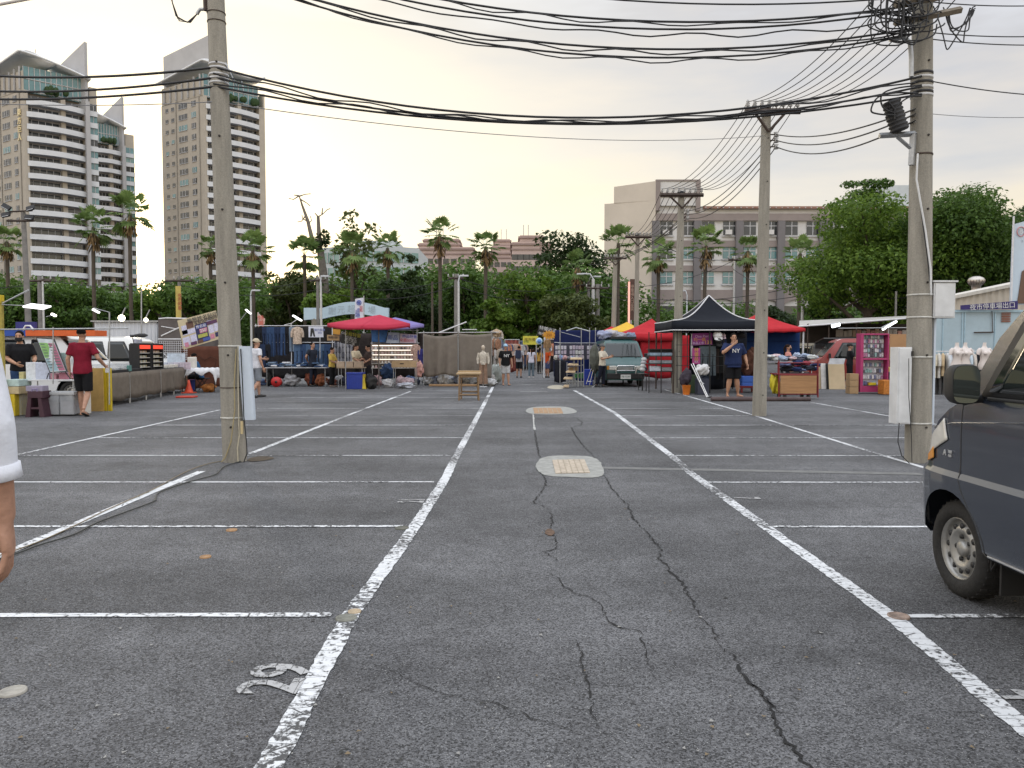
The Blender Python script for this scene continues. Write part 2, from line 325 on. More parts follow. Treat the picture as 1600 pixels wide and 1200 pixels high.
# cracks
CRK = M((.016, .016, .016), .95, 0, .3, 30)
def crack(l, w, z=.0055):
    pts = []
    for a, b in zip(gp(l), gp(l)[1:]):
        n = max(2, int((b-a).length/.030)); pts += [a.lerp(b, i/n)+V((rnd(-1, 1), rnd(-.8, .8), 0))*min(.015, .25*(b-a).length) for i in range(n)]
    pts.append(G(*l[-1])); strip([tuple(p) for p in pts], lambda u: w*.62*(.15+.85*min(1, 6*min(u, 1-u)))*rnd(.3, 1.6), 'ground_crack', CRK, z, w*.2, .03)
zz = lambda L_: [(780+a*.35, 780+b*.35) for a, b in L_]
crack([(880, 649), (900, 653), (910, 660), (907, 665), (893, 668), (900, 682), (912, 697), (922, 708), (932, 718)], .020)
crack([(936, 735), (945, 745), (955, 762), (969, 778)]+zz([(575, 25), (600, 90), (660, 150), (722, 232), (712, 258), (770, 335), (808, 365), (850, 440), (900, 520), (950, 590), (1000, 670)]), .017)
crack(zz([(1000, 670), (1045, 705), (1080, 745), (1088, 790), (1150, 840), (1200, 905), (1232, 1010), (1290, 1090), (1350, 1170), (1420, 1230), (1520, 1400)]), .021)
crack(zz([(1088, 795), (1130, 830), (1175, 880), (1250, 960)]), .010)
crack([(835, 672), (838, 690), (842, 710), (844, 716)], .026)
crack([(838, 734), (850, 744), (853, 757), (846, 769), (833, 786), (858, 796)], .018)
crack(zz([(225, 45), (236, 100), (230, 150), (256, 182), (250, 222), (205, 236), (278, 285)]), .013)
crack(zz([(215, 310), (290, 390), (345, 425), (415, 440), (462, 492), (480, 540), (560, 580), (620, 590), (646, 640), (660, 700), (690, 790)]), .0095)
crack(zz([(350, 630), (370, 700), (385, 790), (410, 870), (415, 950), (440, 1004)]), .012)
crack([(575, 1035), (610, 1050), (650, 1071), (700, 1087), (780, 1102), (850, 1130), (915, 1149)], .0075)
crack([(600, 1000), (640, 1005), (700, 1012)], .003)
# dirt and leaf litter round the foot of the left pole, rust by the crack
patch([(382, 722), (392, 715), (415, 713), (432, 716), (412, 721)], 'dirt_patch', M((.085, .065, .045), .95, 0, .6, 25, .6), .0062, 2)
patch([(850, 832), (858, 826), (868, 831), (866, 838), (854, 838)], 'rust_stain', M((.12, .075, .05), .95, 0, .5, 30), .0058, 2)
# grit
lt = MB()
for i in range(260):
    px, py = rnd(-100, 1700), HZ+rnd(60, 660); p = G(px, py); q = rnd(.004, .012); a = rnd(0, 6.3); lt.add([(p.x+q*math.cos(a+k*1.57)*rnd(.5, 1.3), p.y+q*math.sin(a+k*1.57)*rnd(.5, 1.3), .006+.004*(k % 2)) for k in range(4)], [(0, 1, 2, 3)], i % 3)
tag(lt.build('grit', [M((.30, .29, .27), .9), M((.05, .05, .045), .9), M((.20, .15, .09), .9)]), 'scattered grit and dry leaf crumbs over the asphalt', 'grit', kind='stuff')
# ------------------------------------------------------------------ far buildings
BEIGE = M((.37, .335, .285), .85, 0, .12, .4, .1); BALC = M((.54, .56, .59), .7, 0, .10, .5); FIN = M((.36, .36, .37), .7, 0, .10, .3)
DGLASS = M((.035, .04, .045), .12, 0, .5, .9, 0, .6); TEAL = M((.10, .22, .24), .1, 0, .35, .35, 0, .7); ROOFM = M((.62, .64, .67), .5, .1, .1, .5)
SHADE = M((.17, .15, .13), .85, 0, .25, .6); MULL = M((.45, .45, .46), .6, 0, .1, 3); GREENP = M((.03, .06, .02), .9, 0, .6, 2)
def wedge_slab(mb, a, b, z0, za, zb, t, mi=0):
    """an upright slab from a to b (xy) whose top slopes from za to zb"""
    a, b = V((a[0], a[1], 0)), V((b[0], b[1], 0)); n = (b-a).normalized(); n = V((-n.y, n.x, 0))*t/2; vs = []
    for p, zt in ((a, za), (b, zb)):
        for q in (p+n, p-n): vs += [(q.x, q.y, z0), (q.x, q.y, zt)]
    return mb.add(vs, [(0, 1, 5, 4), (2, 6, 7, 3), (0, 2, 3, 1), (4, 5, 7, 6), (1, 3, 7, 5), (0, 4, 6, 2)], mi)
def tower(label, cpx, D, wl, wr, floors, ztop, names=None, al=32, ar=42, left=True, wb=.8, fin=None, wing=False):
    """corner tower: plain beige flank on the left of the corner, curved white balconies on its right"""
    c = P(cpx, 600, D); t = thing('apartment_tower', label, 'tower', (c.x, D, 0))
    u = V((-math.cos(R(al)), math.sin(R(al)), 0)); w = V((math.cos(R(ar)), math.sin(R(ar)), 0)); fh = 3.2; zb = ztop-floors*fh
    A, B_, C_ = V((0, 0, 0)), u*wl, w*wr; D_ = B_+C_
    glassband = wb < .85; wb *= wr                                          # balcony stretch, then fin, then window strip
    m = MB(); hgt = ztop+.2
    prof = [A, A+w*1.0, A+w*1.0+V((-w.y, w.x, 0))*1.9, w*wb+V((-w.y, w.x, 0))*1.9, w*wb, C_, D_, B_]
    m.prism([(p.x, p.y) for p in prof][::-1], 0, hgt, 'z'); m.build('wall', BEIGE, t)
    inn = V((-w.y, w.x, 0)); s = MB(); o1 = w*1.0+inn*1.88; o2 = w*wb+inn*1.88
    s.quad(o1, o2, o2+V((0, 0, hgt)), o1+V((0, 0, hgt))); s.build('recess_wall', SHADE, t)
    for k in range(floors):
        z = zb+k*fh; bm = MB(); n = 14; pin = []; pout = []
        for i in range(n+1):
            f = i/n; p = w*(.6+(wb-.6)*f)-inn*(1.5*math.sin(math.pi*f)**.8+.12); q = w*(.6+(wb-.6)*f)+inn*.7
            pout.append(p); pin.append(q)
        lo, hi = V((0, 0, z-.25)), V((0, 0, z+1.12))
        bm.add([p+lo for p in pout]+[p+hi for p in pout], [(i, i+1, n+2+i, n+1+i) for i in range(n)], 0, True)
        bm.add([p+hi for p in pout]+[p+hi+inn*.16 for p in pout], [(i, i+1, n+2+i, n+1+i) for i in range(n)])
        bm.add([p+lo for p in pout]+[p+lo+inn*1.9 for p in pout], [(i+1, i, n+1+i, n+2+i) for i in range(n)])
        bm.add([p+hi+inn*.16 for p in pout]+[p+V((0, 0, z))+inn*.16 for p in pout], [(i, i+1, n+2+i, n+1+i) for i in range(n)])
        bm.build('balcony', BALC, t)
        wn = MB()
        for f0, f1 in ((.02, .985),):
            a = o1.lerp(o2, f0)-inn*.05; b = o1.lerp(o2, f1)-inn*.05; wn.quad(a+V((0, 0, z+.1)), b+V((0, 0, z+.1)), b+V((0, 0, z+2.7)), a+V((0, 0, z+2.7)))
            for j in range(8):
                q = a.lerp(b, (j+.5)/8)-inn*.05; wn.bar(q+V((0, 0, z+.1)), q+V((0, 0, z+2.7)), .10, 1)
        wn.build('window', [DGLASS, MULL], t)
        pr = MB(); a = w*(wb*.60)-inn*.2; pr.prism([(a.x, a.y), (a.x+w.x*1.1, a.y+w.y*1.1), (a.x+w.x*1.1+inn.x*2, a.y+w.y*1.1+inn.y*2), (a.x+inn.x*2, a.y+inn.y*2)], z+1.12, z+fh-.25, 'z'); pr.build('pier', BEIGE, t)
        if glassband:                                                       # window strip beyond the fin
            g2 = MB(); a = w*(wb+1.3)-inn*.06; b = C_-inn*.06
            g2.quad(a+V((0, 0, z+1.2)), b+V((0, 0, z+1.2)), b+V((0, 0, z+3.0)), a+V((0, 0, z+3.0)))
            q = a.lerp(b, .5)-inn*.06; g2.bar(q+V((0, 0, z+1.2)), q+V((0, 0, z+3)), .12, 1); g2.build('window', [TEAL if k % 3 else DGLASS, MULL], t)
            b2 = MB(); a2, b_ = w*(wb+1.2)-inn*.5, C_-inn*.5; b2.prism([(a2.x, a2.y), (b_.x, b_.y), (b_.x+inn.x*.8, b_.y+inn.y*.8), (a2.x+inn.x*.8, a2.y+inn.y*.8)], z-.35, z+1.05, 'z'); b2.build('spandrel', BALC, t)
    if left:
        un = V((-u.y, u.x, 0))*-1 if V((-u.y, u.x, 0)).y > 0 else V((-u.y, u.x, 0))
        cols = ((.10, .17), (.24, .31), (.42, .62), (.72, .82)) if wl > 12 else ((.06, .16), (.22, .36), (.5, .56), (.66, .73))
        for k in range(floors):
            z = zb+k*fh
            for j, (f0, f1) in enumerate(cols):
                a = B_.lerp(A, f0)+un*.06; b = B_.lerp(A, f1)+un*.06; h0, h1 = (.9, 2.5) if f1-f0 > .08 else (1.0, 2.1)
                x = MB(); x.quad(a+V((0, 0, z+h0)), b+V((0, 0, z+h0)), b+V((0, 0, z+h1)), a+V((0, 0, z+h1)))
                if f1-f0 > .08:
                    for e in (1/3, 2/3): q = a.lerp(b, e)+un*.05; x.bar(q+V((0, 0, z+h0)), q+V((0, 0, z+h1)), .12, 1)
                x.bar(a+un*.05+V((0, 0, z+h0)), b+un*.05+V((0, 0, z+h0)), .14, 1); x.build('window', [DGLASS if (k*7+j*3) % 5 else TEAL, MULL], t)
        pl = MB()
        for f in (.36, .90): q = B_.lerp(A, f)+un*.12; pl.tube([q+V((0, 0, 20)), q+V((0, 0, hgt))], .14, 6)
        pl.build('drain_pipe', M((.25, .23, .2), .7), t)
    # the glazed penthouse, its sweeping roof, the tall grey fin
    p0, p1 = A+w*.2+inn*.8, w*wb+inn*.8; ph = MB(); q0, q1 = p0+inn*6, p1+inn*6
    ph.prism([(p.x, p.y) for p in (p0, p1, q1, q0)], ztop, ztop+6.6, 'z'); ph.build('penthouse', TEAL, t)
    ml = MB()
    for i in range(12): q = p0.lerp(p1, i/11)-inn*.08; ml.bar(q+V((0, 0, ztop)), q+V((0, 0, ztop+6.6)), .16)
    for zz_ in (ztop+.3, ztop+3.4): ml.bar(p0-inn*.08+V((0, 0, zz_)), p1-inn*.08+V((0, 0, zz_)), .22)
    ml.build('mullion', MULL, t)
    pl = MB()
    for i in range(9): q = p0.lerp(p1, rnd(.35, .95))-inn*rnd(.5, 1.6); pl.ell((q.x, q.y, ztop+1.2), (rnd(.6, 1), .6, rnd(.7, 1.4)), 8, 6)
    pl.build('roof_planting', GREENP, t)
    lf = MB(); lf.prism([(p.x, p.y) for p in (A+u*.3, A+w*.2+inn*.3, B_+inn*.2*0+u*-.3+w*2.5, B_-u*.3)][::-1], ztop, ztop+5.2, 'z'); lf.build('attic_wall', BEIGE, t)
    un = V((u.y, -u.x, 0)); un = un if un.y < 0 else -un
    fr = MB()
    for i in range(7): q = A.lerp(B_, .06+.14*i)+un*.3; fr.bar(q+V((0, 0, ztop+.5)), q+V((0, 0, ztop+6.3-.3*i)), .35)
    fr.build('roof_strut', FIN, t)
    rf = MB()
    rf.grid(lambda a, b: A-u*1.2+un*1.6+(u*(wl+2.4)-un*8)*0+u*(wl+2)*b+w*(a*wr*.5)+V((0, 0, ztop+8.2+1.8*math.sin(math.pi*min(1, .25+a))-3.2*b)), 10, 6)
    rf.grid(lambda a, b: A-inn*1.8+w*(-.8+(wb+2.2)*a)+inn*7*b+V((0, 0, ztop+9.6-3.6*a**1.4+((a-.55)**2*14 if wing and a > .55 else 0))), 16, 3); rf.build('roof', ROOFM, t, solid=.45)
    fo, fd, fl, z0, z1 = fin; f = MB(); e = w*(wb*fo+.5)-inn*.9*(fo > .99)+inn*3*(fo < .99); fv = V((-math.cos(R(fd)), math.sin(R(fd)), 0))
    f_base = 0 if fo > .99 else ztop-8
    wedge_slab(f, e, e+fv*fl, f_base+(ztop-4 if fo > .99 else 0)*0, ztop+z0, ztop+z1, .8)
    if fo > .99: f.v = [(x, y, z if z > 1 else ztop-3) for x, y, z in f.v]; f.tube([e+V((0, 0, 0)), e+V((0, 0, ztop))], .75, 4, 0, True, False)
    f.build('fin_wall', FIN, t)
    an = MB(); q = w*4+inn*5; an.tube([(q.x, q.y, ztop+6), (q.x, q.y, ztop+13)], .1, 5); an.build('antenna', FIN, t)
    e2 = MB(); a, b = w*(wb+1.3), C_; e2.prism([(p.x, p.y) for p in (a, b, b+inn*5, a+inn*5)], hgt, hgt+4.2, 'z'); e2.build('lift_house', BEIGE, t)
    if names:
        un = un; q = B_.lerp(A, .90)+un*.22; ang = math.atan2(-u.y, -u.x)
        for i, ch in enumerate(names): text(ch, 2.0, M((.80, .68, .40), .3, .5, .1, 4), t, (q.x, q.y, ztop-5.6-i*2.15), (math.pi/2, 0, ang), ext=.1)
    return t
def zt(py, D): return ZA(py, D)
tower('nearest left beige tower with gold lettering and curved white balconies', 49, 205, 19, 17.5, 22, zt(142, 205), '東方巨人', fin=(1.0, 28, 15, 16, 10), wb=.82)
tower('darker second tower half hidden behind the gold lettered tower', 150, 262, 8, 13.8, 21, zt(221, 262), None, left=False, fin=(1.0, 28, 14, 16.5, 10), wb=.70)
tower('right tower of the pair, rising behind the near left utility pole', 326, 226, 20, 18.5, 25, zt(150, 226), None, fin=(.30, 20, 20, 20.5, 15.5), wb=.9, wing=True)
# pale glassy office block behind the bare tree
PALE = M((.42, .46, .48), .6, 0, .1, .5); SEAG = M((.16, .28, .27), .15, 0, .3, .4, 0, .7)
def office():
    D = 120; x0, x1 = XA(505, D), XA(655, D); t = thing('office_block', 'pale rounded office block with green glass bands behind the bare tree', 'office', ((x0+x1)/2, D, 0))
    w2 = (x1-x0)/2; b = MB(); z1 = zt(388, D)
    arc = [(-w2+2*w2*i/14, -3*math.sin(math.pi*i/14)) for i in range(15)]
    b.prism(arc+[(w2, 14), (-w2, 14)], 0, z1, 'z'); b.build('wall', PALE, t)
    for k, (ya, yb) in enumerate(((396, 412), (420, 432), (440, 450), (456, 466))):
        g2 = MB(); za, zb = zt(yb, D), zt(ya, D); g2.add([(x, y-.1, za) for x, y in arc]+[(x, y-.1, zb) for x, y in arc], [(i, i+1, 16+i, 15+i) for i in range(14)]); 
        for x, y in arc[1:-1]: g2.bar((x, y-.18, za), (x, y-.18, zb), .12, 1)
        g2.build('window_band', [SEAG, MULL], t)
    r = MB(); r.box(-w2*.4, w2*.5, 3, 10, z1, z1+1.6); r.build('plant_room', PALE, t)
office()
# pinkish flats on the skyline
PINK = M((.46, .36, .33), .85, 0, .12, .15); PKD = M((.30, .22, .20), .85, 0, .2, .3)
def flats(label, px0, px1, steps, D):
    x0, x1 = XA(px0, D), XA(px1, D); t = thing('apartment_block', label, 'flats', ((x0+x1)/2, D, 0)); wall = MB(); trim = MB(); n = len(steps)
    zl = 0
    for i, (fa, fb, y) in enumerate(steps):
        a, b = x0+(x1-x0)*fa-(x0+x1)/2, x0+(x1-x0)*fb-(x0+x1)/2; z = zt(y, D); wall.box(a, b, i*2, 16-i, zl, z); zl = z-.3
        trim.box(a-.5, b+.5, i*2-.5, 16-i+.5, z-.9, z-.35)
        trim.box(a-.3, b+.3, i*2-.3, 16-i+.3, z-2.3, z-1.9)
    wall.build('wall', PINK, t); trim.build('cornice', PKD, t)
    a, b, y = steps[0]; z = zt(y, D)
    for k in range(3):
        for j in range(7):
            xx = x0-(x0+x1)/2+(x1-x0)*(a+(b-a)*(j+.5)/7); q = MB(); q.box(xx-.9, xx+.9, -.06, .1, z-5.2-k*3.4, z-3.6-k*3.4); q.build('window', DGLASS, t)
    m = MB()
    for f in (.3, .42): xx = (x1-x0)*(f-.5); m.tube([(xx, 6, zl), (xx, 6, zl+4)], .12, 5)
    m.build('antenna', FIN, t)
flats('pink stepped flats behind the tallest central palm', 655, 740, ((0, 1, 386), (0, .75, 378), (.08, .72, 370)), 240)
flats('pink stepped flats in the gap between the two central palms', 762, 832, ((0, 1, 393), (.1, .8, 383), (.15, .5, 371)), 262)
flats('pink flats partly hidden by the dark broad tree beside the school', 800, 862, ((0, 1, 378), (.2, .8, 366)), 225)
# ------------------------------------------------------------------ the school block on the right
SW = M((.55, .54, .53), .8, 0, .10, .7, .1); SB = M((.25, .212, .20), .85, 0, .15, .5); SG = M((.16, .15, .155), .85, 0, .15, .5); SC_ = M((.54, .48, .41), .85, 0, .10, .25, .05)
def school():
    D = 100.0; k = D/F; Z = lambda y: zt(y, D); X = lambda px: XA(px, D)
    t = thing('school_building', 'long four storey school building with brown bands and grey columns', 'school', (X(1020), D, 0)); ox = X(1020)
    x0, xa, xb, x1 = X(946)-ox, X(1021)-ox, X(1090)-ox, X(1480)-ox
    w = MB(); w.box(xa, x1, 0, 16, 0, Z(322)); w.build('wall', SW, t)
    e = MB(); e.add([(x0, 2, 0), (xa, -.5, 0), (xa, 16, 0), (x0+4, 20, 0), (x0, 2, Z(314)), (xa, -.5, Z(314)), (xa, 16, Z(314)), (x0+4, 20, Z(314))], [(0, 1, 5, 4), (1, 2, 6, 5), (2, 3, 7, 6), (3, 0, 4, 7), (4, 5, 6, 7)])
    f = 14/75; a = x0+(xa-x0)*f; ya = 2-2.5*f-.05; e.add([(a, ya, Z(314)), (xa, -.5, Z(314)), (xa, 12, Z(314)), (a+3, 14, Z(314)), (a, ya, Z(288)), (xa, -.5, Z(284)), (xa, 12, Z(284)), (a+3, 14, Z(288))], [(0, 1, 5, 4), (1, 2, 6, 5), (2, 3, 7, 6), (3, 0, 4, 7), (4, 5, 6, 7)])
    e.build('end_wall', SC_, t)
    s = MB(); s.box(xa, xb, -.4, 10, Z(322), Z(284)); s.build('stair_tower', SW, t)
    br = MB()
    for px in (1021, 1083): br.box(X(px)-ox, X(px+7)-ox, -.55, 0, Z(330), Z(284.5))
    for y0, y1 in ((281.5, 284), (302, 309)): br.box(xa, xb, -.5, 0, Z(y1), Z(y0))
    for y0, y1 in ((334, 345), (376, 386), (415, 424)): br.box(xa, x1, -.32, 0, Z(y1), Z(y0))
    n = 7
    for c0 in np.arange(1025, 1480, 64.5):
        c1 = c0+64.5; arch = [(X(c0)-ox, Z(453)), (X(c1)-ox, Z(453)), (X(c1)-ox, Z(478))]
        arch += [(X(c0+32+29*math.cos(th))-ox, Z(478-11*math.sin(th))) for th in np.linspace(0, math.pi, 9)]+[(X(c0)-ox, Z(478))]
        br.prism(arch, -.36, -.05, 'y')
    br.build('brown_band', SB, t)
    c = MB()
    for px in np.arange(1016, 1480, 64.5): c.box(X(px)-ox, X(px+11)-ox, -.7, 0, 0, Z(346))
    c.build('column', SG, t)
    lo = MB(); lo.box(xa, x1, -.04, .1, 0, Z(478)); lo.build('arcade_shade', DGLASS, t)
    for c0 in np.arange(1027, 1450, 64.5):
        for r, (ya, yb, gm) in enumerate(((346, 367, DGLASS), (385, 404, TEAL), (425, 443, TEAL))):
            for j in (0, 1):
                a = X(c0+3+j*32.5)-ox; b = X(c0+21.5+j*32.5)-ox; q = MB(); q.box(a, b, -.08, .12, Z(yb), Z(ya), 0)
                q.box(a-.15, b+.15, -.2, -.02, Z(yb)-.25, Z(yb)-.05, 1)
                for ff in (.5,): q.box(a+(b-a)*ff-.05, a+(b-a)*ff+.05, -.14, -.02, Z(yb), Z(ya), 1)
                q.box(a, b, -.13, -.02, Z(ya+7)-.05, Z(ya+7)+.05, 1); wn = q.build('window', [gm if (r+j+int(c0)) % 4 else DGLASS, MULL], t)
                if (int(c0)+j+r) % 5 == 2: ac = MB(); ac.box(a+.2, a+1.0, -.6, -.1, Z(yb), Z(yb)+.6); ac.build('air_conditioner', SW, wn)
    rt = MB(); rt.add([(X(1095)-ox, -.6, Z(325)), (x1, -.6, Z(325)), (x1, 4, Z(317.5)), (X(1095)-ox, 4, Z(317.5))], [(0, 1, 2, 3)]); rt.build('tiled_roof', M((.30, .17, .13), .8, 0, .3, 1, stretch=(3, 1, 1)), t, solid=.3)
    r2 = MB()
    for px in range(1098, 1480, 9): r2.bar((X(px)-ox, -.65, Z(325.5)), (X(px)-ox+.8, 3.9, Z(317)), .12)
    r2.build('roof_rib', BALC, t)
    up = MB(); xu0, xu1 = X(1395)-ox, X(1490)-ox; up.box(xu0, xu1, 8, 20, Z(330), Z(268)); up.box(xu0+(xu1-xu0)*.75, xu1+1, 8.5, 19, Z(268), Z(265)); up.build('roof_block', PALE, t)
school()
# ------------------------------------------------------------------ trees
def leaf_m(c1, c2, tr=.35, name='foliage'):
    m, nt, b, o = nodes(name); N = nt.nodes.new; L = nt.links.new
    ge = N('ShaderNodeNewGeometry'); oi = N('ShaderNodeObjectInfo')
    tc = N('ShaderNodeTexCoord'); ns = N('ShaderNodeTexNoise'); ns.inputs['Scale'].default_value = .8; ns.inputs['Detail'].default_value = 4; L(tc.outputs['Object'], ns.inputs[0])
    a = N('ShaderNodeMath'); a.operation = 'MULTIPLY_ADD'; L(ge.outputs['Random Per Island'], a.inputs[0]); a.inputs[1].default_value = .6; L(ns.outputs[0], a.inputs[2])
    a2 = N('ShaderNodeMath'); a2.operation = 'MULTIPLY_ADD'; L(oi.outputs['Random'], a2.inputs[0]); a2.inputs[1].default_value = .25; L(a.outputs[0], a2.inputs[2])
    r = N('ShaderNodeMapRange'); L(a2.outputs[0], r.inputs[0]); r.inputs[1].default_value = .35; r.inputs[2].default_value = 1.25
    mx = N('ShaderNodeMix'); mx.data_type = 'RGBA'; L(r.outputs[0], mx.inputs[0]); mx.inputs[6].default_value = c1+(1,); mx.inputs[7].default_value = c2+(1,)
    L(mx.outputs[2], b.inputs['Base Color']); b.inputs['Roughness'].default_value = .55; b.inputs['Specular IOR Level'].default_value = .25
    tl = N('ShaderNodeBsdfTranslucent'); L(mx.outputs[2], tl.inputs[0]); ms = N('ShaderNodeMixShader'); ms.inputs[0].default_value = tr
    L(b.outputs[0], ms.inputs[1]); L(tl.outputs[0], ms.inputs[2]); L(ms.outputs[0], o.inputs[0]); return m
LEAF = leaf_m((.016, .045, .008), (.095, .17, .030)); DARK = leaf_m((.010, .024, .008), (.040, .070, .018)); BRIGHT = leaf_m((.030, .076, .009), (.16, .25, .036), .45)
OLIVE = leaf_m((.025, .042, .012), (.09, .115, .03)); FROND = leaf_m((.050, .10, .026), (.20, .28, .09), .35); DEAD = M((.20, .13, .06), .9, 0, .4, 8); BARK = M((.085, .068, .052), .95, 0, .4, 3, .6, stretch=(1, 1, .3)); GREYB = M((.16, .14, .12), .95, 0, .4, 3, .5)
RG = np.random.default_rng(5)
def leaf_mesh(name, blobs, n, size, mats, flat=.5):
    """n leaf-sized quads spread through the shells of ellipsoid clumps (cx,cy,cz,rx,ry,rz)"""
    w = np.array([b[3]*b[4]+b[4]*b[5]+b[3]*b[5] for b in blobs]); idx = RG.choice(len(blobs), n, p=w/w.sum()); Bb = np.array(blobs)[idx]
    d = RG.normal(size=(n, 3)); d /= np.linalg.norm(d, axis=1)[:, None]; r = RG.uniform(.0, 1, n)**.30*RG.uniform(.86, 1.12, n)
    c = Bb[:, :3]+d*Bb[:, 3:]*r[:, None]
    nrm = d*flat+RG.normal(size=(n, 3))*.5+np.array([0, 0, .45]); nrm /= np.linalg.norm(nrm, axis=1)[:, None]
    a = np.cross(nrm, RG.normal(size=(n, 3))); a /= np.linalg.norm(a, axis=1)[:, None]; b = np.cross(nrm, a); s = (RG.uniform(.4, 1.5, n)*size)[:, None]
    vs = np.stack([c-a*s, c-b*s*.55+nrm*s*.12, c+a*s, c+b*s*.55+nrm*s*.12], 1).reshape(-1, 3)
    return quads_mesh(name, vs, mats)
def quads_mesh(name, vs, mats):
    n = len(vs)//4; me = bpy.data.meshes.new(name); me.vertices.add(4*n); me.vertices.foreach_set('co', vs.astype(np.float32).ravel()); me.loops.add(4*n); me.loops.foreach_set('vertex_index', np.arange(4*n, dtype=np.int32))
    me.polygons.add(n); me.polygons.foreach_set('loop_start', np.arange(0, 4*n, 4, dtype=np.int32)); me.update(calc_edges=True); me.validate(); me.materials.append(mats); return me
def obj(name, me, parent=None, loc=None):
    o = bpy.data.objects.new(name, me); COL.objects.link(o); o.parent = parent
    if loc is not None: o.location = loc
    return o
def limbs(mb, base, h, spread, r, seed, n=9, lean=0.0):
    rg = random.Random(seed); ends = []
    top = V((lean*h, 0, h*.62)); pts = [V(base).lerp(top, i/5)+V((rg.uniform(-.1, .1), rg.uniform(-.1, .1), 0))*(i > 0) for i in range(6)]; mb.tube(pts, [r*(1.35 if i == 0 else 1-.11*i) for i in range(6)], 8)
    for i in range(n):
        s = pts[2+i % 4]; a = i*2.4+rg.uniform(-.4, .4); L_ = spread*rg.uniform(.5, .95); e = s+V((math.cos(a)*L_, math.sin(a)*L_, h*rg.uniform(.14, .36)))
        m1 = s.lerp(e, .5)+V((0, 0, h*rg.uniform(-.02, .06))); mb.tube([s, m1, e], [r*.45, r*.3, r*.12], 6); ends.append(e)
        for q in range(2): f = m1+V((rg.uniform(-1, 1), rg.uniform(-1, 1), rg.uniform(.3, 1)))*spread*.4; mb.tube([m1, m1.lerp(f, .6)+V((0, 0, .1)), f], [r*.22, r*.14, r*.05], 5); ends.append(f)
    return ends+[top+V((0, 0, h*.2))]
def tree(label, px, Y, pytop, wpx, seed, leaf, n=5200, size=.2, zb=.28, group=None, flatc=.62, gaps=.55, lean=0, bark=BARK):
    """base at column px, Y metres off; crown reaches row pytop and is wpx photo pixels wide"""
    h = ZA(pytop, Y); sp = wpx/F*Y/2; x = XA(px, Y); t = thing('tree', label, 'tree', (x, Y, 0), 0, group)
    m = MB(); ends = limbs(m, (0, 0, 0), h*.9, sp*.9, .05*sp+.09, seed, lean=lean); m.build('trunk', bark, t)
    rg = random.Random(seed+99); bl = []
    for e in ends:
        r = sp*rg.uniform(.22, .40)*(.6+gaps*.6); z = min(e.z, h-r*flatc); bl.append((e.x, e.y, max(z, h*zb), r, r, r*flatc))
    for i in range(13):
        a = rg.uniform(0, 6.3); q = sp*rg.uniform(.2, .78); z = h*(zb+(1-zb)*rg.uniform(.05, .86)); k = math.sqrt(max(.15, 1-((z/h-zb)/(1-zb)-.35)**2*1.5)); r = sp*rg.uniform(.2, .42)
        bl.append((math.cos(a)*q*k+lean*h, math.sin(a)*q*k, min(z, h-r*flatc*.9), r, r, r*flatc))
    obj('crown', leaf_mesh('crown', bl, n, size, leaf), t); return t
def palm(label, px, Y, pyc, spx, seed, skirt=True, pyb=None):
    """fan palm: slim trunk, a head of fan leaves centred on row pyc, spx photo pixels across, brown skirt below"""
    h = ZA(pyc, Y); s = spx/F*Y/2*1.16; t = thing('palm_tree', label, 'palm', (XA(px, Y), Y, 0)); rg = random.Random(seed)
    m = MB(); bx = rg.uniform(-.15, .15); n = 16; pts = [V((bx*math.sin(i/n*3)*.6, 0, h*i/n)) for i in range(n+1)]; m.tube(pts, [(.135 if i else .2)+.015*(i % 2) for i in range(n+1)], 9); m.build('trunk', BARK, t)
    vs = []
    top = pts[-1]
    for i in range(27):
        a = i*2.39996+rg.uniform(-.2, .2); el = rg.uniform(-.95, 1.1) if i > 4 else rg.uniform(.8, 1.4); L_ = s*rg.uniform(.55, .74); d = V((math.cos(a)*math.cos(el), math.sin(a)*math.cos(el), math.sin(el)))
        e = top+d*L_; side = d.cross(V((0, 0, 1))); side = side.normalized() if side.length > .01 else V((1, 0, 0)); up = side.cross(d)
        q = .014; vs += [top+side*q, top-side*q, e-side*q, e+side*q]
        fr = s*rg.uniform(.36, .48)
        for k in range(13):                                                   # the fan of the leaf: pleated fingers, tips hanging
            ph = (k-6)/6*1.9; dd = (d*math.cos(ph)+side*math.sin(ph)).normalized(); w = up.cross(dd).normalized()*.05*s*.9; L2 = fr*(1-.25*abs(k-6)/6)
            md = e+dd*L2*.6; tip = e+dd*L2-V((0, 0, L2*rg.uniform(.05, .30))); vs += [e, md-w, tip, md+w]
    v = np.array([tuple(p) for p in vs]); obj('crown', quads_mesh('crown', v, FROND), t)
    if skirt:
        k = []; hh = s*rg.uniform(.45, .9)
        for i in range(60):
            a = rg.uniform(0, 6.3); z = top.z-rg.uniform(0, hh); p = top+V((math.cos(a)*.15, math.sin(a)*.15, z-top.z)); q = p+V((math.cos(a)*s*rg.uniform(.1, .25), math.sin(a)*s*rg.uniform(.1, .25), -s*rg.uniform(.2, .4))); w = V((-math.sin(a), math.cos(a), 0))*.07
            k += [p, q-w, q-V((0, 0, .15)), q+w]
        obj('dead_leaf_skirt', quads_mesh('dead_leaf_skirt', np.array([tuple(p) for p in k]), DEAD), t)
    return t
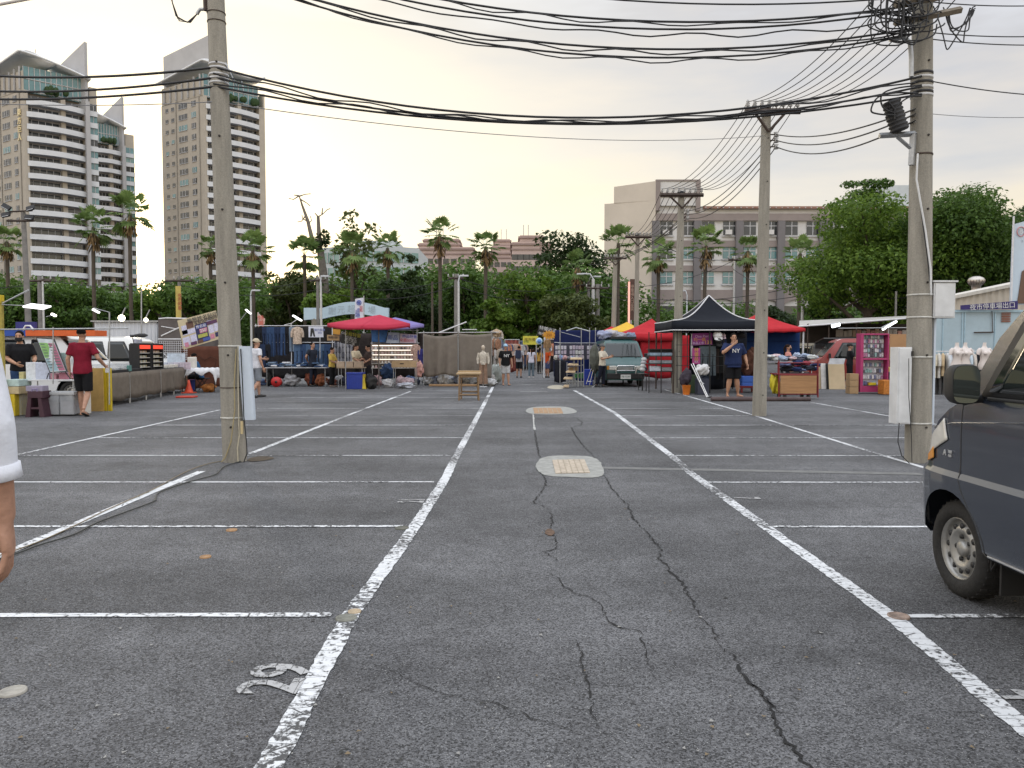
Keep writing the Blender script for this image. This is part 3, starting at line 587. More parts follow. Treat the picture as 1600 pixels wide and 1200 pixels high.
for i, (px, Y, pyc, spx, lb) in enumerate((
        (17, 62, 378, 52, 'palm at the far left edge in front of the lettered tower'), (152, 60, 356, 62, 'left palm of the taller two before the balcony tower, brown skirt on its trunk'),
        (209, 60, 335, 66, 'right palm of the taller two, against the bright gap between the towers'), (332, 64, 388, 40, 'small palm half hidden by the near left utility pole'),
        (398, 62, 392, 58, 'palm in front of the foot of the right tower'), (478, 64, 398, 58, 'palm left of the bare broken tree, against the sunset'),
        (552, 62, 392, 60, 'palm in front of the thin sparse tree and the pale office'), (607, 63, 388, 50, 'palm right of the pale office block, beside the sparse tree'),
        (688, 58, 366, 54, 'tallest central palm, standing clear above the trees before pink flats'), (760, 58, 386, 52, 'central palm between the two groups of pink flats'),
        (902, 58, 418, 52, 'short palm in front of the dark broad tree'), (965, 60, 380, 56, 'palm in front of the blank cream end wall of the school'),
        (1027, 62, 400, 54, 'palm in front of the first grey column of the school'), (1101, 60, 384, 58, 'palm between the two near right utility poles, before the school windows'),
        (1166, 62, 392, 50, 'palm just left of the second utility pole before the school'), (1247, 60, 396, 54, 'palm right of the second utility pole, beside the big green tree'))):
    palm(lb, px, Y, pyc, spx, 30+i, i not in (5, 11))
# the far belt that reads as one mass of leaves
bl = []
rg = random.Random(3)
for i in range(150):
    px = rg.uniform(-120, 985); Y = rg.uniform(66, 84); top = np.interp(px, [-120, 0, 120, 230, 300, 330, 420, 520, 620, 700, 790, 900, 985], [415, 425, 436, 445, 436, 425, 432, 425, 415, 405, 402, 410, 440])+rg.uniform(-4, 22)
    z = ZA(top, Y); r = rg.uniform(1.6, 3.4)
    for q in range(3): zz_ = z-r*.6-q*rg.uniform(1.4, 2.3); bl.append((XA(px, Y)+rg.uniform(-1, 1), Y+rg.uniform(-1, 1), max(.8, zz_), r, r*.8, r*.62))
for i in range(40):
    px = rg.uniform(985, 1420); Y = rg.uniform(74, 84); z = ZA(478+rg.uniform(-8, 20), Y); r = rg.uniform(1.2, 2.4); bl.append((XA(px, Y), Y, max(.8, z-r*.5), r, r*.8, r*.7))
wood_belt = obj('woodland', leaf_mesh('woodland', bl, 110000, .22, LEAF)); tag(wood_belt, 'dark green woodland massed behind the market stalls', 'woodland', kind='stuff')
tk = MB()
TREES = [(30, 63, 428, 150, LEAF, 'rounded green roadside tree behind the drink stall'), (118, 64, 440, 120, LEAF, 'low green tree left of the light bulb behind the white vans'), (262, 64, 446, 110, BRIGHT, 'low bright tree below the gap between the towers'),
         (300, 58, 428, 130, LEAF, 'fresh green tree left of the near utility pole, above the tilted banner'), (455, 66, 408, 80, OLIVE, 'thin airy tree against the sunset right of the tower'), (512, 62, 442, 100, BRIGHT, 'bright green low tree behind the left end of the white arch'),
         (640, 60, 420, 110, DARK, 'dark bushy tree right of the white arch'), (725, 62, 408, 120, LEAF, 'green tree between the tallest palm and the next palm'), (826, 57, 412, 130, BRIGHT, 'broad fresh green tree at the end of the lane'),
         (775, 55, 455, 90, BRIGHT, 'low light green tree above the hanging curtain'), (893, 54, 452, 120, OLIVE, 'yellow green tree behind the navy tarpaulin stall'), (1085, 72, 462, 90, LEAF, 'small tree before the school arcade behind the black tent'), (1215, 74, 478, 90, DARK, 'dark shrub tree before the school arcade right of the second pole')]
for i, (px, Y, top, w, lf, lb) in enumerate(TREES): tree(lb, px, Y, top, w, 200+i, lf, 7500, .16, .12)
tree('broad dark tree rising beside the cream end wall of the school', 890, 74, 352, 150, 41, DARK, 9500, .19, .3, gaps=.7)
tree('tall sparse tree with thin see-through crown above the pale office', 556, 70, 318, 92, 52, OLIVE, 900, .24, .45, gaps=.3)
tree('pointed dark conifer-like tree left of the pink flats', 645, 66, 376, 46, 53, DARK, 1500, .2, .3)
tree('airy little tree glowing at the foot of the right tower', 432, 72, 404, 50, 54, OLIVE, 700, .22, .3)
# the bare broken tree
bt = thing('bare_tree', 'tall bare tree with two broken leafless leaders against the sunset', 'tree', (XA(512, 68), 68, 0)); m = MB(); ox = XA(512, 68)
def bp(px, py): return V((XA(px, 68)-ox, 0, ZA(py, 68)))
m.tube([bp(512, 546), bp(508, 440), bp(503, 392)], [.5, .4, .3], 8)
m.tube([bp(503, 395), bp(490, 372), bp(484, 345), bp(476, 322), bp(471, 306)], [.26, .2, .15, .1, .05], 7)
m.tube([bp(503, 400), bp(501, 365), bp(500, 338)], [.24, .19, .13], 7)
for l in (((471, 306), (462, 312), (455, 310)), ((471, 307), (480, 304), (489, 303)), ((472, 311), (482, 317), (488, 322)), ((471, 306), (463, 305)), ((480, 338), (474, 346), (468, 347)), ((482, 345), (476, 342), (475, 336)), ((500, 339), (495, 333)), ((500, 339), (507, 335), (514, 328), (519, 326)), ((506, 336), (507, 325)), ((484, 350), (490, 345), (488, 338))):
    m.tube([bp(*p) for p in l], [.07]+[.04]*(len(l)-1), 5)
m.build('trunk', GREYB, bt)
obj('crown', leaf_mesh('crown', [(bp(496, 385).x, 0, bp(496, 385).z, 1.0, 1, .6), (bp(507, 372).x, 0, bp(507, 372).z, .7, .7, .8), (bp(484, 378).x, 0, bp(484, 378).z, .7, .6, .4)], 420, .2, DARK), bt)
# the large trees on the right
tree('huge bright green tree left of the near right utility pole', 1354, 46, 304, 272, 61, BRIGHT, 42000, .105, .05, flatc=.7, gaps=.8)
tree('dark flat-topped tree rising behind the huge bright green tree', 1352, 58, 258, 130, 62, LEAF, 11000, .14, .55, flatc=.35)
tree('tall dense dark green tree right of the near right utility pole', 1494, 45, 266, 236, 63, LEAF, 42000, .105, .05, flatc=.7, gaps=.8)
tree('layered dark tree at the right edge behind the white billboard', 1585, 54, 300, 130, 64, DARK, 13000, .13, .3, flatc=.4)
tree('bright twiggy tree reaching in at the upper right edge of the photo', 1632, 38, 238, 110, 65, BRIGHT, 6000, .09, .5, gaps=.4)
tree('low green tree beside the school arcade behind the awning', 1290, 52, 420, 90, 66, LEAF, 3600, .17, .2)
tree('dense dark tree filling the gap left of the white billboard', 1562, 49, 300, 150, 67, LEAF, 16000, .12, .08, gaps=.8)
# ------------------------------------------------------------------ poles, wires
def conc_m():
    m, nt, b, o = nodes('pole_concrete'); N = nt.nodes.new; L = nt.links.new; tc = N('ShaderNodeTexCoord')
    def ns(sc, st, det=5):
        mp = N('ShaderNodeMapping'); mp.inputs['Scale'].default_value = st; L(tc.outputs['Object'], mp.inputs[0]); n = N('ShaderNodeTexNoise'); n.inputs['Scale'].default_value = sc; n.inputs['Detail'].default_value = det; n.inputs['Roughness'].default_value = .65; L(mp.outputs[0], n.inputs[0]); return n.outputs[0]
    a = N('ShaderNodeMapRange'); L(ns(9, (1, 1, .12)), a.inputs[0]); a.inputs[1].default_value = .3; a.inputs[2].default_value = .7; a.inputs[3].default_value = .68; a.inputs[4].default_value = 1.15
    c = N('ShaderNodeMapRange'); L(ns(60, (1, 1, 1), 3), c.inputs[0]); c.inputs[1].default_value = .3; c.inputs[2].default_value = .7; c.inputs[3].default_value = .82; c.inputs[4].default_value = 1.12
    d = N('ShaderNodeMath'); d.operation = 'MULTIPLY'; L(a.outputs[0], d.inputs[0]); L(c.outputs[0], d.inputs[1])
    mx = N('ShaderNodeMix'); mx.data_type = 'RGBA'; mx.blend_type = 'MULTIPLY'; mx.inputs[0].default_value = 1; mx.inputs[6].default_value = (.285, .265, .225, 1); L(d.outputs[0], mx.inputs[7])
    w = N('ShaderNodeMapRange'); L(ns(2.2, (1, 1, .35), 6), w.inputs[0]); w.inputs[1].default_value = .60; w.inputs[2].default_value = .72; w.inputs[3].default_value = 0; w.inputs[4].default_value = .5
    m2 = N('ShaderNodeMix'); m2.data_type = 'RGBA'; L(w.outputs[0], m2.inputs[0]); L(mx.outputs[2], m2.inputs[6]); m2.inputs[7].default_value = (.13, .115, .10, 1)
    L(m2.outputs[2], b.inputs['Base Color']); b.inputs['Roughness'].default_value = .9
    bp_ = N('ShaderNodeBump'); bp_.inputs['Strength'].default_value = .35; bp_.inputs['Distance'].default_value = .01; L(ns(60, (1, 1, 1), 3), bp_.inputs['Height']); L(bp_.outputs[0], b.inputs['Normal']); return m
PCON = conc_m(); WBOX = M((.62, .63, .64), .5, .1, .18, 4, .05); PVC = M((.56, .63, .72), .45, 0, .12, 3); GALV = steel((.40, .41, .42), .5); RUBB = M((.018, .018, .02), .6, 0, .2, 20); BAND = M((.50, .49, .45), .5, .4, .3, 20)
CERA = M((.42, .42, .42), .35, 0, .2, 20); DSTEEL = M((.075, .055, .045), .75, .3, .4, 10); CREAM = M((.50, .45, .33), .5, 0, .2, 20); BOLT = M((.05, .045, .04), .7, .5)
class Pole:
    """tapered spun-concrete pole standing at a ground pixel, leaning to a pixel higher up"""
    def __init__(s, name, label, base, up, Y, rb, rt, h, holes=True):
        b = G(*base); b.y = Y; b.x = XA(base[0], Y); q = P(up[0], up[1], Y); s.d = (q-V((b.x, Y, 0))); s.d /= s.d.z; s.b = V((b.x, Y, 0)); s.h = h; s.rb, s.rt = rb, rt
        s.t = thing(name, label, 'utility pole', s.b); m = MB(); m.tube([s.d*(h*i/12) for i in range(13)], [rb+(rt-rb)*i/12 for i in range(13)], 28); m.build('shaft', PCON, s.t)
        if holes:
            for i in range(int(h/.9)):
                z = .45+i*.9
                if z < h: k = MB(); p = s.at(z, True); k.lathe([(.0005, -.012), (.013, -.012), (.013, .004), (.010, .005), (.009, 0), (.0005, 0)], 10, (p.x+.02, p.y-s.r(z)-.001, p.z), 0, True, 'y'); k.build('step_hole', BOLT, s.t)
    def r(s, z): return s.rb+(s.rt-s.rb)*z/s.h
    def at(s, z, local=False): p = s.d*z; return p if local else p+s.b
    def band(s, z, mat=None, w=.012, name='strap'):
        p = s.at(z, True); m = MB(); r = s.r(z); m.lathe([(r+.001, -w), (r+.007, -w*.8), (r+.007, w*.8), (r+.001, w)], 28, p); m.build(name, mat or BAND, s.t)
    def arm(s, z, a, b, sec, mat, name='crossarm'):
        p = s.at(z, True); m = MB(); m.bar(p+V(a), p+V(b), sec, 0, None); return m.build(name, mat, s.t)
def insul(parent, p, h=.13, r=.035):
    m = MB(); m.tube([p-V((0, 0, .06)), p+V((0, 0, .02))], .012, 6, 1); m.lathe([(.02, 0), (r, .02), (r*.6, h*.3), (r, h*.42), (r*.55, h*.6), (r*.85, h*.72), (.012, h)], 10, p); return m.build('insulator', [CERA, DSTEEL], parent)
Z1 = lambda py, Y: ZA(py, Y)
Y1 = 9.72
A = Pole('utility_pole', 'near left concrete utility pole with a long pale duct strapped to its side', (365, 722), (337, 0), Y1, .147, .088, 8.0)
B = Pole('utility_pole', 'near right concrete utility pole carrying grey meter boxes and a black cable closure', (1437, 722), (1441, 60), 9.65, .155, .105, 7.2)
C2 = Pole('utility_pole', 'second right utility pole beside the dark blue shirted vendor, broad crossarm on top', (1187, 650), (1197, 190), 16.4, .148, .095, Z1(168, 16.4))
C3 = Pole('utility_pole', 'third right utility pole at the corner of the black tent, with a braced crossarm', (1057, 614), (1064, 330), 25.2, .165, .10, Z1(299, 25.2))
C4 = Pole('utility_pole', 'galvanised fourth utility pole rising from the red tent in front of the cream wall', (993, 590), (996, 385), 38, .13, .10, Z1(364, 38), False)
C5 = Pole('utility_pole', 'fifth utility pole behind the green van with rusty crossarm', (957, 580), (961, 420), 48, .17, .13, Z1(398, 48), False)
# hardware of the left pole
for py in (541, 652): A.band(Z1(py, Y1))
for py in (605, 22, 36): A.band(Z1(py, Y1), DSTEEL, .006)
z0, z1 = Z1(652, Y1), Z1(541, Y1); m = MB(); q = A.d*z0+V((.185, -.05, 0)); q1 = A.d*z1+V((.185, -.05, 0))
m.X = Matrix.Identity(4)
def duct(p, w, d): return [p+V((x*w, y*d, 0)) for x, y in ((-.5, -.35), (-.35, -.5), (.0, -.42), (.35, -.5), (.5, -.35), (.5, .35), (.35, .5), (-.35, .5), (-.5, .35))]
lo = A.d*Z1(655, Y1); m.loft([duct(lo+V((.225, -.05, 0)), .14, .11), duct(q1+V((.035, -.05, 0)), .155, .11)]); m.build('cable_duct', PVC, A.t, bev=.006)
for k, (dx, mt, pts) in enumerate(((0, CREAM, [(372, 541), (372, 600), (373, 655), (374, 680), (371, 700), (372, 722)]), (1, RUBB, [(376, 545), (379, 600), (381, 650), (385, 690), (386, 708), (381, 722)]), (2, M((.33, .27, .14), .6), [(369, 545), (366, 600), (367, 640), (361, 690), (352, 715), (346, 722)]))):
    c = MB(); c.tube([P(a, b, Y1-.15-.01*k)-A.b for a, b in pts], .007, 6); c.build('hanging_cable', mt, A.t)
m = MB(); p = P(378, 668, Y1-.15)-A.b; m.cb(p, (.03, .02, .16)); m.build('cable_joint', M((.5, .4, .22), .6), A.t)
for z in (Z1(103, Y1), Z1(109, Y1), Z1(119, Y1), Z1(125, Y1), Z1(132, Y1)):
    A.band(z, M((.55, .55, .56), .5), .012, 'cable_clamp')
m = MB(); pa = A.d*Z1(100, Y1)+V((.10, -.03, 0)); m.tube([pa, pa+V((.05, -.02, -.1)), pa+V((.14, -.02, -.30)), pa+V((.2, -.02, -.22)), pa+V((.22, 0, -.4))], .008, 6); m.build('drop_wire', GALV, A.t)
m = MB(); p = A.d*Z1(5, Y1); m.bar(p+V((-.10, -.05, -.12)), p+V((-.13, -.05, 1.4)), .05); m.build('bracket', DSTEEL, A.t)
m = MB(); p0 = P(310, 17, Y1)-A.b; m.tube([p0+V((.12, 0, .02)), p0+V((.02, 0, .02)), p0+V((-.02, 0, -.04))], .022, 8); m.build('conduit_elbow', GALV, A.t)
for i in range(3):
    m = MB(); m.tube([p0+V((-.02, 0, -.04)), p0+V((-.10-.02*i, 0, -.14)), p0+V((-.24-.02*i, .0, -.12+.03*i)), p0+V((-.32, 0, .10)), p0+V((-.36-.03*i, 0, .5))], .007, 5); m.build('loose_wire', RUBB, A.t)
# hardware of the near right pole
YB = 9.65
for py in (461, 496, 558, 661): B.band(Z1(py, YB))
def box_part(name, mat, parent, c, d, bev=.01): m = MB(); m.cb(c, d); return m.build(name, mat, parent, bev=bev)
def hollow_edge(m, c, d):
    m.cb(c, d); m.cb((c[0], c[1]-d[1]/2-.004, c[2]), (d[0]-.03, .008, d[2]-.03))
m = MB(); c = P(1470, 470, YB)-B.b; hollow_edge(m, (c.x-.01, 0, c.z), (.27, .20, .44)); o = m.build('meter_box', WBOX, B.t, bev=.008)
m = MB(); m.cb((c.x-.01, 0, c.z+.235), (.31, .24, .02)); m.build('lid', WBOX, o)
c = P(1405, 602, YB)-B.b; m = MB(); hollow_edge(m, (c.x+.003, -.02, c.z), (.175, .20, .96)); o = m.build('cable_cabinet', WBOX, B.t, bev=.008)
m = MB(); m.cb((c.x+.09, -.13, c.z+.40), (.02, .02, .06)); m.build('latch', BOLT, o)
m = MB(); m.box(.150, .178, -.03, .05, Z1(664, YB), Z1(490, YB)); m.build('conduit_strip', PVC, B.t, bev=.004)
m = MB(); m.tube([P(1405, 661, YB-.16)-B.b, P(1403, 690, YB-.16)-B.b, P(1409, 712, YB-.16)-B.b, P(1425, 728, YB-.2)-B.b], .006, 6); m.build('ground_wire', RUBB, B.t)
m = MB(); m.tube([P(1420, 560, YB-.17)-B.b, P(1420, 620, YB-.17)-B.b, P(1424, 680, YB-.17)-B.b, P(1425, 722, YB-.17)-B.b], .005, 6); m.build('hanging_cable', RUBB, B.t)
m = MB(); m.tube([P(a, b, YB-.19)-B.b for a, b in ((1420, 300), (1434, 240), (1432, 280), (1446, 360), (1454, 420), (1455, 461))[1:]], .012, 8); m.build('hanging_cable', WBOX, B.t)
m = MB(); m.tube([P(a, b, YB-.18)-B.b for a, b in ((1436, 300), (1442, 350), (1449, 400), (1453, 440))], .008, 6); m.build('hanging_cable', RUBB, B.t)
m = MB(); m.bar(P(1374, 212, YB-.1)-B.b, P(1430, 209, YB-.1)-B.b, .05); m.bar(P(1427, 208, YB-.1)-B.b, P(1424, 258, YB-.1)-B.b, .06); m.bar(P(1402, 214, YB-.1)-B.b, P(1423, 232, YB-.1)-B.b, .035); m.build('angle_bracket', GALV, B.t)
m = MB(); p0, p1 = P(1392, 158, YB-.12)-B.b, P(1406, 205, YB-.12)-B.b
m.tube([p0.lerp(p1, i/24) for i in range(25)], [(.11 if i % 3 else .095) for i in range(25)], 14); m.build('cable_closure', RUBB, B.t)
m = MB(); m.tube([P(a, b, YB-.17)-B.b for a, b in ((1390, 62), (1396, 61), (1412, 58), (1422, 66), (1424, 90), (1424, 120))], .028, 10); m.build('conduit_elbow', GALV, B.t)
for i, py in enumerate((115, 122, 130, 138, 145, 150)): B.band(Z1(py, YB), M((.5, .5, .5), .5) if i % 2 else RUBB, .016, 'cable_clamp')
B.band(Z1(242, YB), DSTEEL, .012)
zc = Z1(8, YB); m = MB(); p = B.at(zc, True); m.bar(p+V((-.45, -.22, -.08)), p+V((.62, -.22, .12)), .075); m.bar(p+V((-.45, -.22, -.30)), p+V((.35, -.22, -.14)), .06); m.build('crossarm', M((.22, .19, .15), .8, .1, .4, 8), B.t)
for i in range(7): insul(B.t, p+V((-.40+.16*i, -.22, .02+.02*i)))
rg = random.Random(9)
for i in range(20):                                                        # the tangle of jumper loops round the pole head
    m = MB(); c0 = p+V((rg.uniform(-.35, .1), -.24-.006*i, rg.uniform(-.4, .05))); c1 = p+V((rg.uniform(-.80, -.2), -.26-.006*i, rg.uniform(-.35, .35))); lo = min(c0.z, c1.z)-rg.uniform(.04, .32)
    m.tube(spl([c0, V((c0.x-.06, -.27-.006*i, lo+.06)), V(((c0.x+c1.x)/2, -.27-.006*i, lo)), V((c1.x-.02, -.27-.006*i, lo+.08)), c1]), .009, 6); m.build('jumper_wire', RUBB, B.t)
for i in range(5):
    m = MB(); a = p+V((.02+rg.uniform(0, .2), -.2, -.12)); w_ = rg.uniform(.22, .5); dn = rg.uniform(.18, .55); m.tube([a+(V((w_*u, -.03*math.sin(u*3), -dn*math.sin(math.pi*min(1, u*1.05))*(1.2-u*.5)))) + V((.03*math.sin(u*9+i), 0, .03*math.cos(u*8+i))) for u in np.linspace(0, 1, 40)], .008, 6); m.build('jumper_wire', RUBB, B.t)
for i in range(4):
    m = MB(); a = p+V((-.12-.10*i, -.24, -.02)); m.tube([a+V((.09*math.cos(q_)-.05*i*.3+.02*math.sin(3*q_), -.02*i, -.12-.05*i+(.13+.03*i)*math.sin(q_))) for q_ in np.linspace(0, 6.6, 22)], .008, 6); m.build('jumper_wire', RUBB, B.t)
# crossarms of the receding line
def crossarm(Pq, z, wl, wr, n, Y, brace=True):
    p = Pq.at(z, True); m = MB(); m.bar(p+V((-wl, -.16, 0)), p+V((wr, -.16, 0)), .09); m.build('crossarm', DSTEEL, Pq.t); tips = []
    if brace: m = MB(); m.bar(p+V((.0, -.16, -.42)), p+V((-wl*.55, -.16, -.05)), .045); m.bar(p+V((0, -.16, -.42)), p+V((wr*.5, -.16, -.05)), .04); m.build('arm_brace', DSTEEL, Pq.t)
    for i in range(n): q = p+V((-wl+.06+(wl+wr-.12)*i/(n-1), -.16, .09)); insul(Pq.t, q, .15, .045); tips.append(q+Pq.b+V((0, 0, .10)))
    m = MB(); q = p+V((-.02, 0, 0)); m.lathe([(.06, -.02), (.115, .0), (.115, .14), (.03, .17)], 12, q); m.build('pole_cap', RUBB, Pq.t)
    return tips
T2 = crossarm(C2, Z1(177, 16.4), .50, .66, 8, 16.4); T3 = crossarm(C3, Z1(306, 25.2), .72, .68, 8, 25.2); T4 = crossarm(C4, Z1(371, 38), .62, .66, 8, 38); T5 = crossarm(C5, Z1(404, 48), .70, .68, 8, 48)
def spools(Pq, ys, Y):
    o = []
    for y in ys: z = Z1(y, Y); p = Pq.at(z, True)+V((Pq.r(z)+.10, -.06, 0)); m = MB(); m.lathe([(.025, -.05), (.055, -.045), (.03, 0), (.055, .045), (.025, .05)], 10, p); m.bar(p-V((.12, 0, 0)), p, .02, 1); m.build('spool_insulator', [CERA, DSTEEL], Pq.t); o.append(p+Pq.b)
    return o
S2 = spools(C2, (211, 220, 230), 16.4); S3 = spools(C3, (330, 335, 341), 25.2)
# wires
WIRE = M((.014, .014, .016), .55, 0, .1, 5); THIN = M((.20, .20, .21), .5, .5, .1, 5); n_w = 0
def wire(label, a, b, d, r, mat=WIRE, group=None, n=22, pts=None): m = MB(); m.tube(pts or sag(a, b, d, n), r, 6); return tag(m.build('overhead_cable', mat), label, 'cable', group)
pb = lambda px, py, Y: P(px, py, Y)
PA = lambda py: P(336, py, Y1-.10); PB_ = lambda py: P(1440, py, YB-.13)
GB = 'thick cables slung across the lane between the two near poles'
for lb, a, b, d, r in (('highest of the three black cables clamped round the near left pole', 105, 119, .555, .014), ('middle of the three black cables clamped round the near left pole', 121, 135, .50, .013), ('lowest of the three black cables clamped round the near left pole', 135, 147, .41, .013)): wire(lb, PA(a), PB_(b), d, r, group=GB)
for lb, a, y0, d, r in (('cable running off the left edge from the top clamp of the near left pole', 105, 112, .10, .016), ('cable running off the left edge from the middle clamp of the near left pole', 121, 138, .10, .015), ('cable running off the left edge from the bottom clamp of the near left pole', 135, 152, .08, .015)):
    e = P(-90, y0, Y1+1.2); wire(lb, e, PA(a), d, r, group='cables leaving the near left pole to the left')
wire('thin pale messenger wire crossing below the clamps of the near left pole', P(-90, 158, Y1+1), PA(159), .05, .006, THIN); wire('thin pale wire sagging right from below the clamps of the near left pole', PA(159), P(1195, 212, 16.3), .25, .006, THIN)
for i, (a, b, d, r) in enumerate(((-95, 8, .52, .013), (-86, 14, .56, .012), (-52, 44, .56, .013), (-46, 52, .61, .012), (-120, -6, .42, .010))):
    wire(('upper thick cable of the highest pair between the near poles', 'lower thick cable of the highest pair between the near poles', 'upper cable of the doubled line sagging at the top centre', 'lower cable of the doubled line sagging at the top centre', 'topmost thinner cable just inside the upper edge of the photo')[i], P(330, a, Y1-.1), P(1430, b, YB-.2), d, r, group=GB)
for i, (a, b, d, r, lb) in enumerate(((-93, 10, .535, .008, 'thin cable lashed under the highest pair between the near poles'), (-50, 47, .58, .009, 'thin cable lashed along the doubled line at the top centre'), (-48, 54, .645, .008, 'lowest strand sagging under the doubled line at the top centre'), (-70, 30, .50, .009, 'single cable between the two highest bundles over the lane'), (112, 126, .54, .009, 'thin cable twisted with the clamped cables of the near left pole'), (128, 141, .43, .009, 'loose strand under the clamped cables of the near left pole'))):
    q0, q1 = P(333, a, Y1-.12), P(1432, b, YB-.22); wire(lb, None, None, 0, r, group=GB, pts=[x+V((0, .02*math.sin(j*1.3), .022*math.sin(j*1.1+i))) for j, x in enumerate(sag(q0, q1, d, 40))])
wire('pale conduit-like cable crossing the top left corner', P(-60, 18, 6), P(140, -20, 6.4), .0, .012, M((.55, .5, .47), .5))
top = [B.b+p+V((-.40+.16*i, -.22, .12+.02*i)) for i in range(8)]
for i in range(8): wire('one of eight parallel wires from the near right pole head down to the second pole', top[i]+V((0, 0, .25)), T2[i], .30+.03*i, .0075, group='eight wires from the near right pole to the second pole')
for i in range(8): wire('one of eight parallel wires between the crossarms of the second and third poles', T2[i], T3[i], .42+.02*i, .0085, group='eight wires from the second to the third pole')
for i in range(8): wire('one of eight parallel wires between the crossarms of the third and fourth poles', T3[i], T4[i], .55+.02*i, .010, group='eight wires from the third to the fourth pole')
for i in range(0, 8, 2): wire('one of four wires between the crossarms of the fourth and fifth poles', T4[i], T5[i], .5, .012, group='wires from the fourth to the fifth pole')
for i, y in enumerate((176, 184, 194)): wire('one of three cables dropping from the black closure to the spools of the second pole', P(1430, y-6, YB-.13), S2[i], .16+.05*i, .011, group='three service cables from the near right pole to the second pole')
for i in range(3): wire('one of three cables between the spools of the second and third poles', S2[i], S3[i], .35+.05*i, .011, group='three service cables from the second to the third pole')
for i in range(3): e = P(960-20*i, 395+9*i, 40); wire('one of three cables sinking left from the spools of the third pole', S3[i], e, .45, .013, group='three service cables sinking left behind the third pole')
for lb, y0, y1 in (('black wire leaving the near right pole head to the right edge, highest of three', 2, 8), ('black wire leaving the near right pole head to the right edge, middle of three', 50, 56), ('black wire leaving the near right pole head to the right edge, lowest of three', 60, 70), ('black wire falling right from the clamps of the near right pole', 125, 150), ('thin pale wire leaving the near right pole to the right below the clamps', 177, 182)):
    wire(lb, P(1446, y0, YB-.1), P(1640, y1, YB+.6), .03, .007 if y0 < 170 else .004, WIRE if y0 < 170 else THIN)
# loose loops of cable by the black closure
for i, pts in enumerate((((1440, 133), (1400, 138), (1378, 148), (1380, 168), (1400, 176), (1388, 158)), ((1435, 146), (1400, 145), (1372, 152), (1361, 172), (1372, 178), (1400, 180)), ((1440, 150), (1420, 152), (1400, 168), (1398, 186)))):
    m = MB(); m.tube(spl([P(a, b, YB-.22) for a, b in pts]), .010, 6); o = m.build('cable_loop', RUBB); tag(o, ('outer', 'widest low', 'short')[i]+' loop of black cable hanging by the black closure of the near right pole', 'cable')
# cables on the asphalt by the left pole
def ground_cable(pts, mat, label, r=.010):
    g_ = [G(a, b)+V((0, 0, r+.008)) for a, b in pts]; s = []
    for a, b, c, d in zip([g_[0]]+g_, g_, g_[1:], g_[2:]+[g_[-1]]):
        for i in range(6): t = i/6; s.append(.5*((2*b)+(c-a)*t+(2*a-5*b+4*c-d)*t*t+(3*b-a-3*c+d)*t**3))
    m = MB(); m.tube(s, r, 6); tag(m.build('ground_cable', mat), label, 'cable')
ground_cable([(378, 722), (350, 731), (337, 743), (310, 751), (285, 758), (250, 771), (243, 780), (243, 784), (230, 790), (195, 803), (150, 820), (115, 838), (60, 855), (25, 868), (-60, 895)], M((.05, .053, .05), .6), 'dark grey cable winding over the asphalt from the near left pole', .0065)
ground_cable([(346, 722), (322, 727), (290, 739), (240, 766), (195, 786), (160, 802), (120, 822), (70, 845), (25, 862), (-60, 890)], M((.20, .16, .10), .6), 'tan cable lying along the white line from the near left pole', .0045)
# slim poles along the far street
def street_pole(label, px, yb, yt, Y, r, mat, lamp=0, arm=0):
    x = XA(px, Y); h = ZA(yt, Y); t = thing('street_pole', label, 'pole', (x, Y, 0)); m = MB(); m.tube([(0, 0, 0), (0, 0, h)], [r, r*.75], 10); m.build('shaft', mat, t)
    if lamp: m = MB(); m.tube([(0, 0, h-.6), (.0, -.05, h), (lamp*.25, -.1, h+.35), (lamp*.9, -.1, h+.40)], .05, 8); m.cb((lamp*1.05, -.1, h+.37), (.55, .2, .10)); m.build('lamp_head', BALC, t)
    if arm: m = MB(); m.bar((-arm, -.1, h-.3), (arm, -.1, h-.3), .10); m.build('crossarm', DSTEEL, t); [insul(t, V((-arm+arm*.66*i, -.1, h-.2)), .2, .06) for i in range(4)]
    return t
GR = M((.20, .19, .18), .9, 0, .3, 4); GP = M((.50, .50, .50), .5, .3, .15, 6)
SP = [('dark concrete pole left of the lettered tower foot, behind the white vans', 66, 432, 50, .16, GR, 0, .8), ('white steel pipe pole just right of the dark pole behind the white vans', 71, 440, 49, .07, GP, 0, 0), ('concrete pole with the yellow vertical banner behind the corrugated wall', 283, 432, 52, .14, GR, 0, .9),
      ('pale pole with lamp behind the left end of the white arch', 503, 440, 54, .10, GP, .3, 0), ('grey concrete pole left of the lamp pole at the white arch', 498, 432, 56, .14, GR, 0, .6), ('pale lamp pole rising above the hanging curtain', 717, 440, 50, .09, GP, .35, 0), ('grey concrete pole beside the lamp pole above the curtain', 713, 428, 51, .15, GR, 0, .5),
      ('brown wooden pole left of the curtain among the trees', 676, 440, 56, .10, BARK, 0, 0), ('pole with wires right of the near left pole among the trees', 394, 462, 56, .09, GP, .4, 0), ('leftmost of the clustered poles behind the navy tarpaulin', 919, 440, 58, .15, GR, .6, 1.0), ('middle pole of the cluster behind the navy tarpaulin, with street lamp', 926, 436, 57, .16, GP, -.9, 0), ('rightmost pole of the cluster behind the navy tarpaulin', 933, 444, 55, .19, GR, 0, .8),
      ('slim grey pole before the school between the second pole and the palm', 1145, 400, 60, .11, GP, 0, .5), ('curved white street lamp before the school arcade', 1072, 462, 58, .07, BALC, -.5, 0), ('pale pole at the edge of the huge green tree behind the awning', 1252, 440, 50, .12, GP, 0, .5), ('slim pole behind the awning in front of the huge green tree', 1397, 455, 42, .07, GR, 0, 0)]
for lb, px, yt, Y, r, mt, lm, ar in SP: street_pole(lb, px, 546, yt, Y, r, mt, lm, ar)
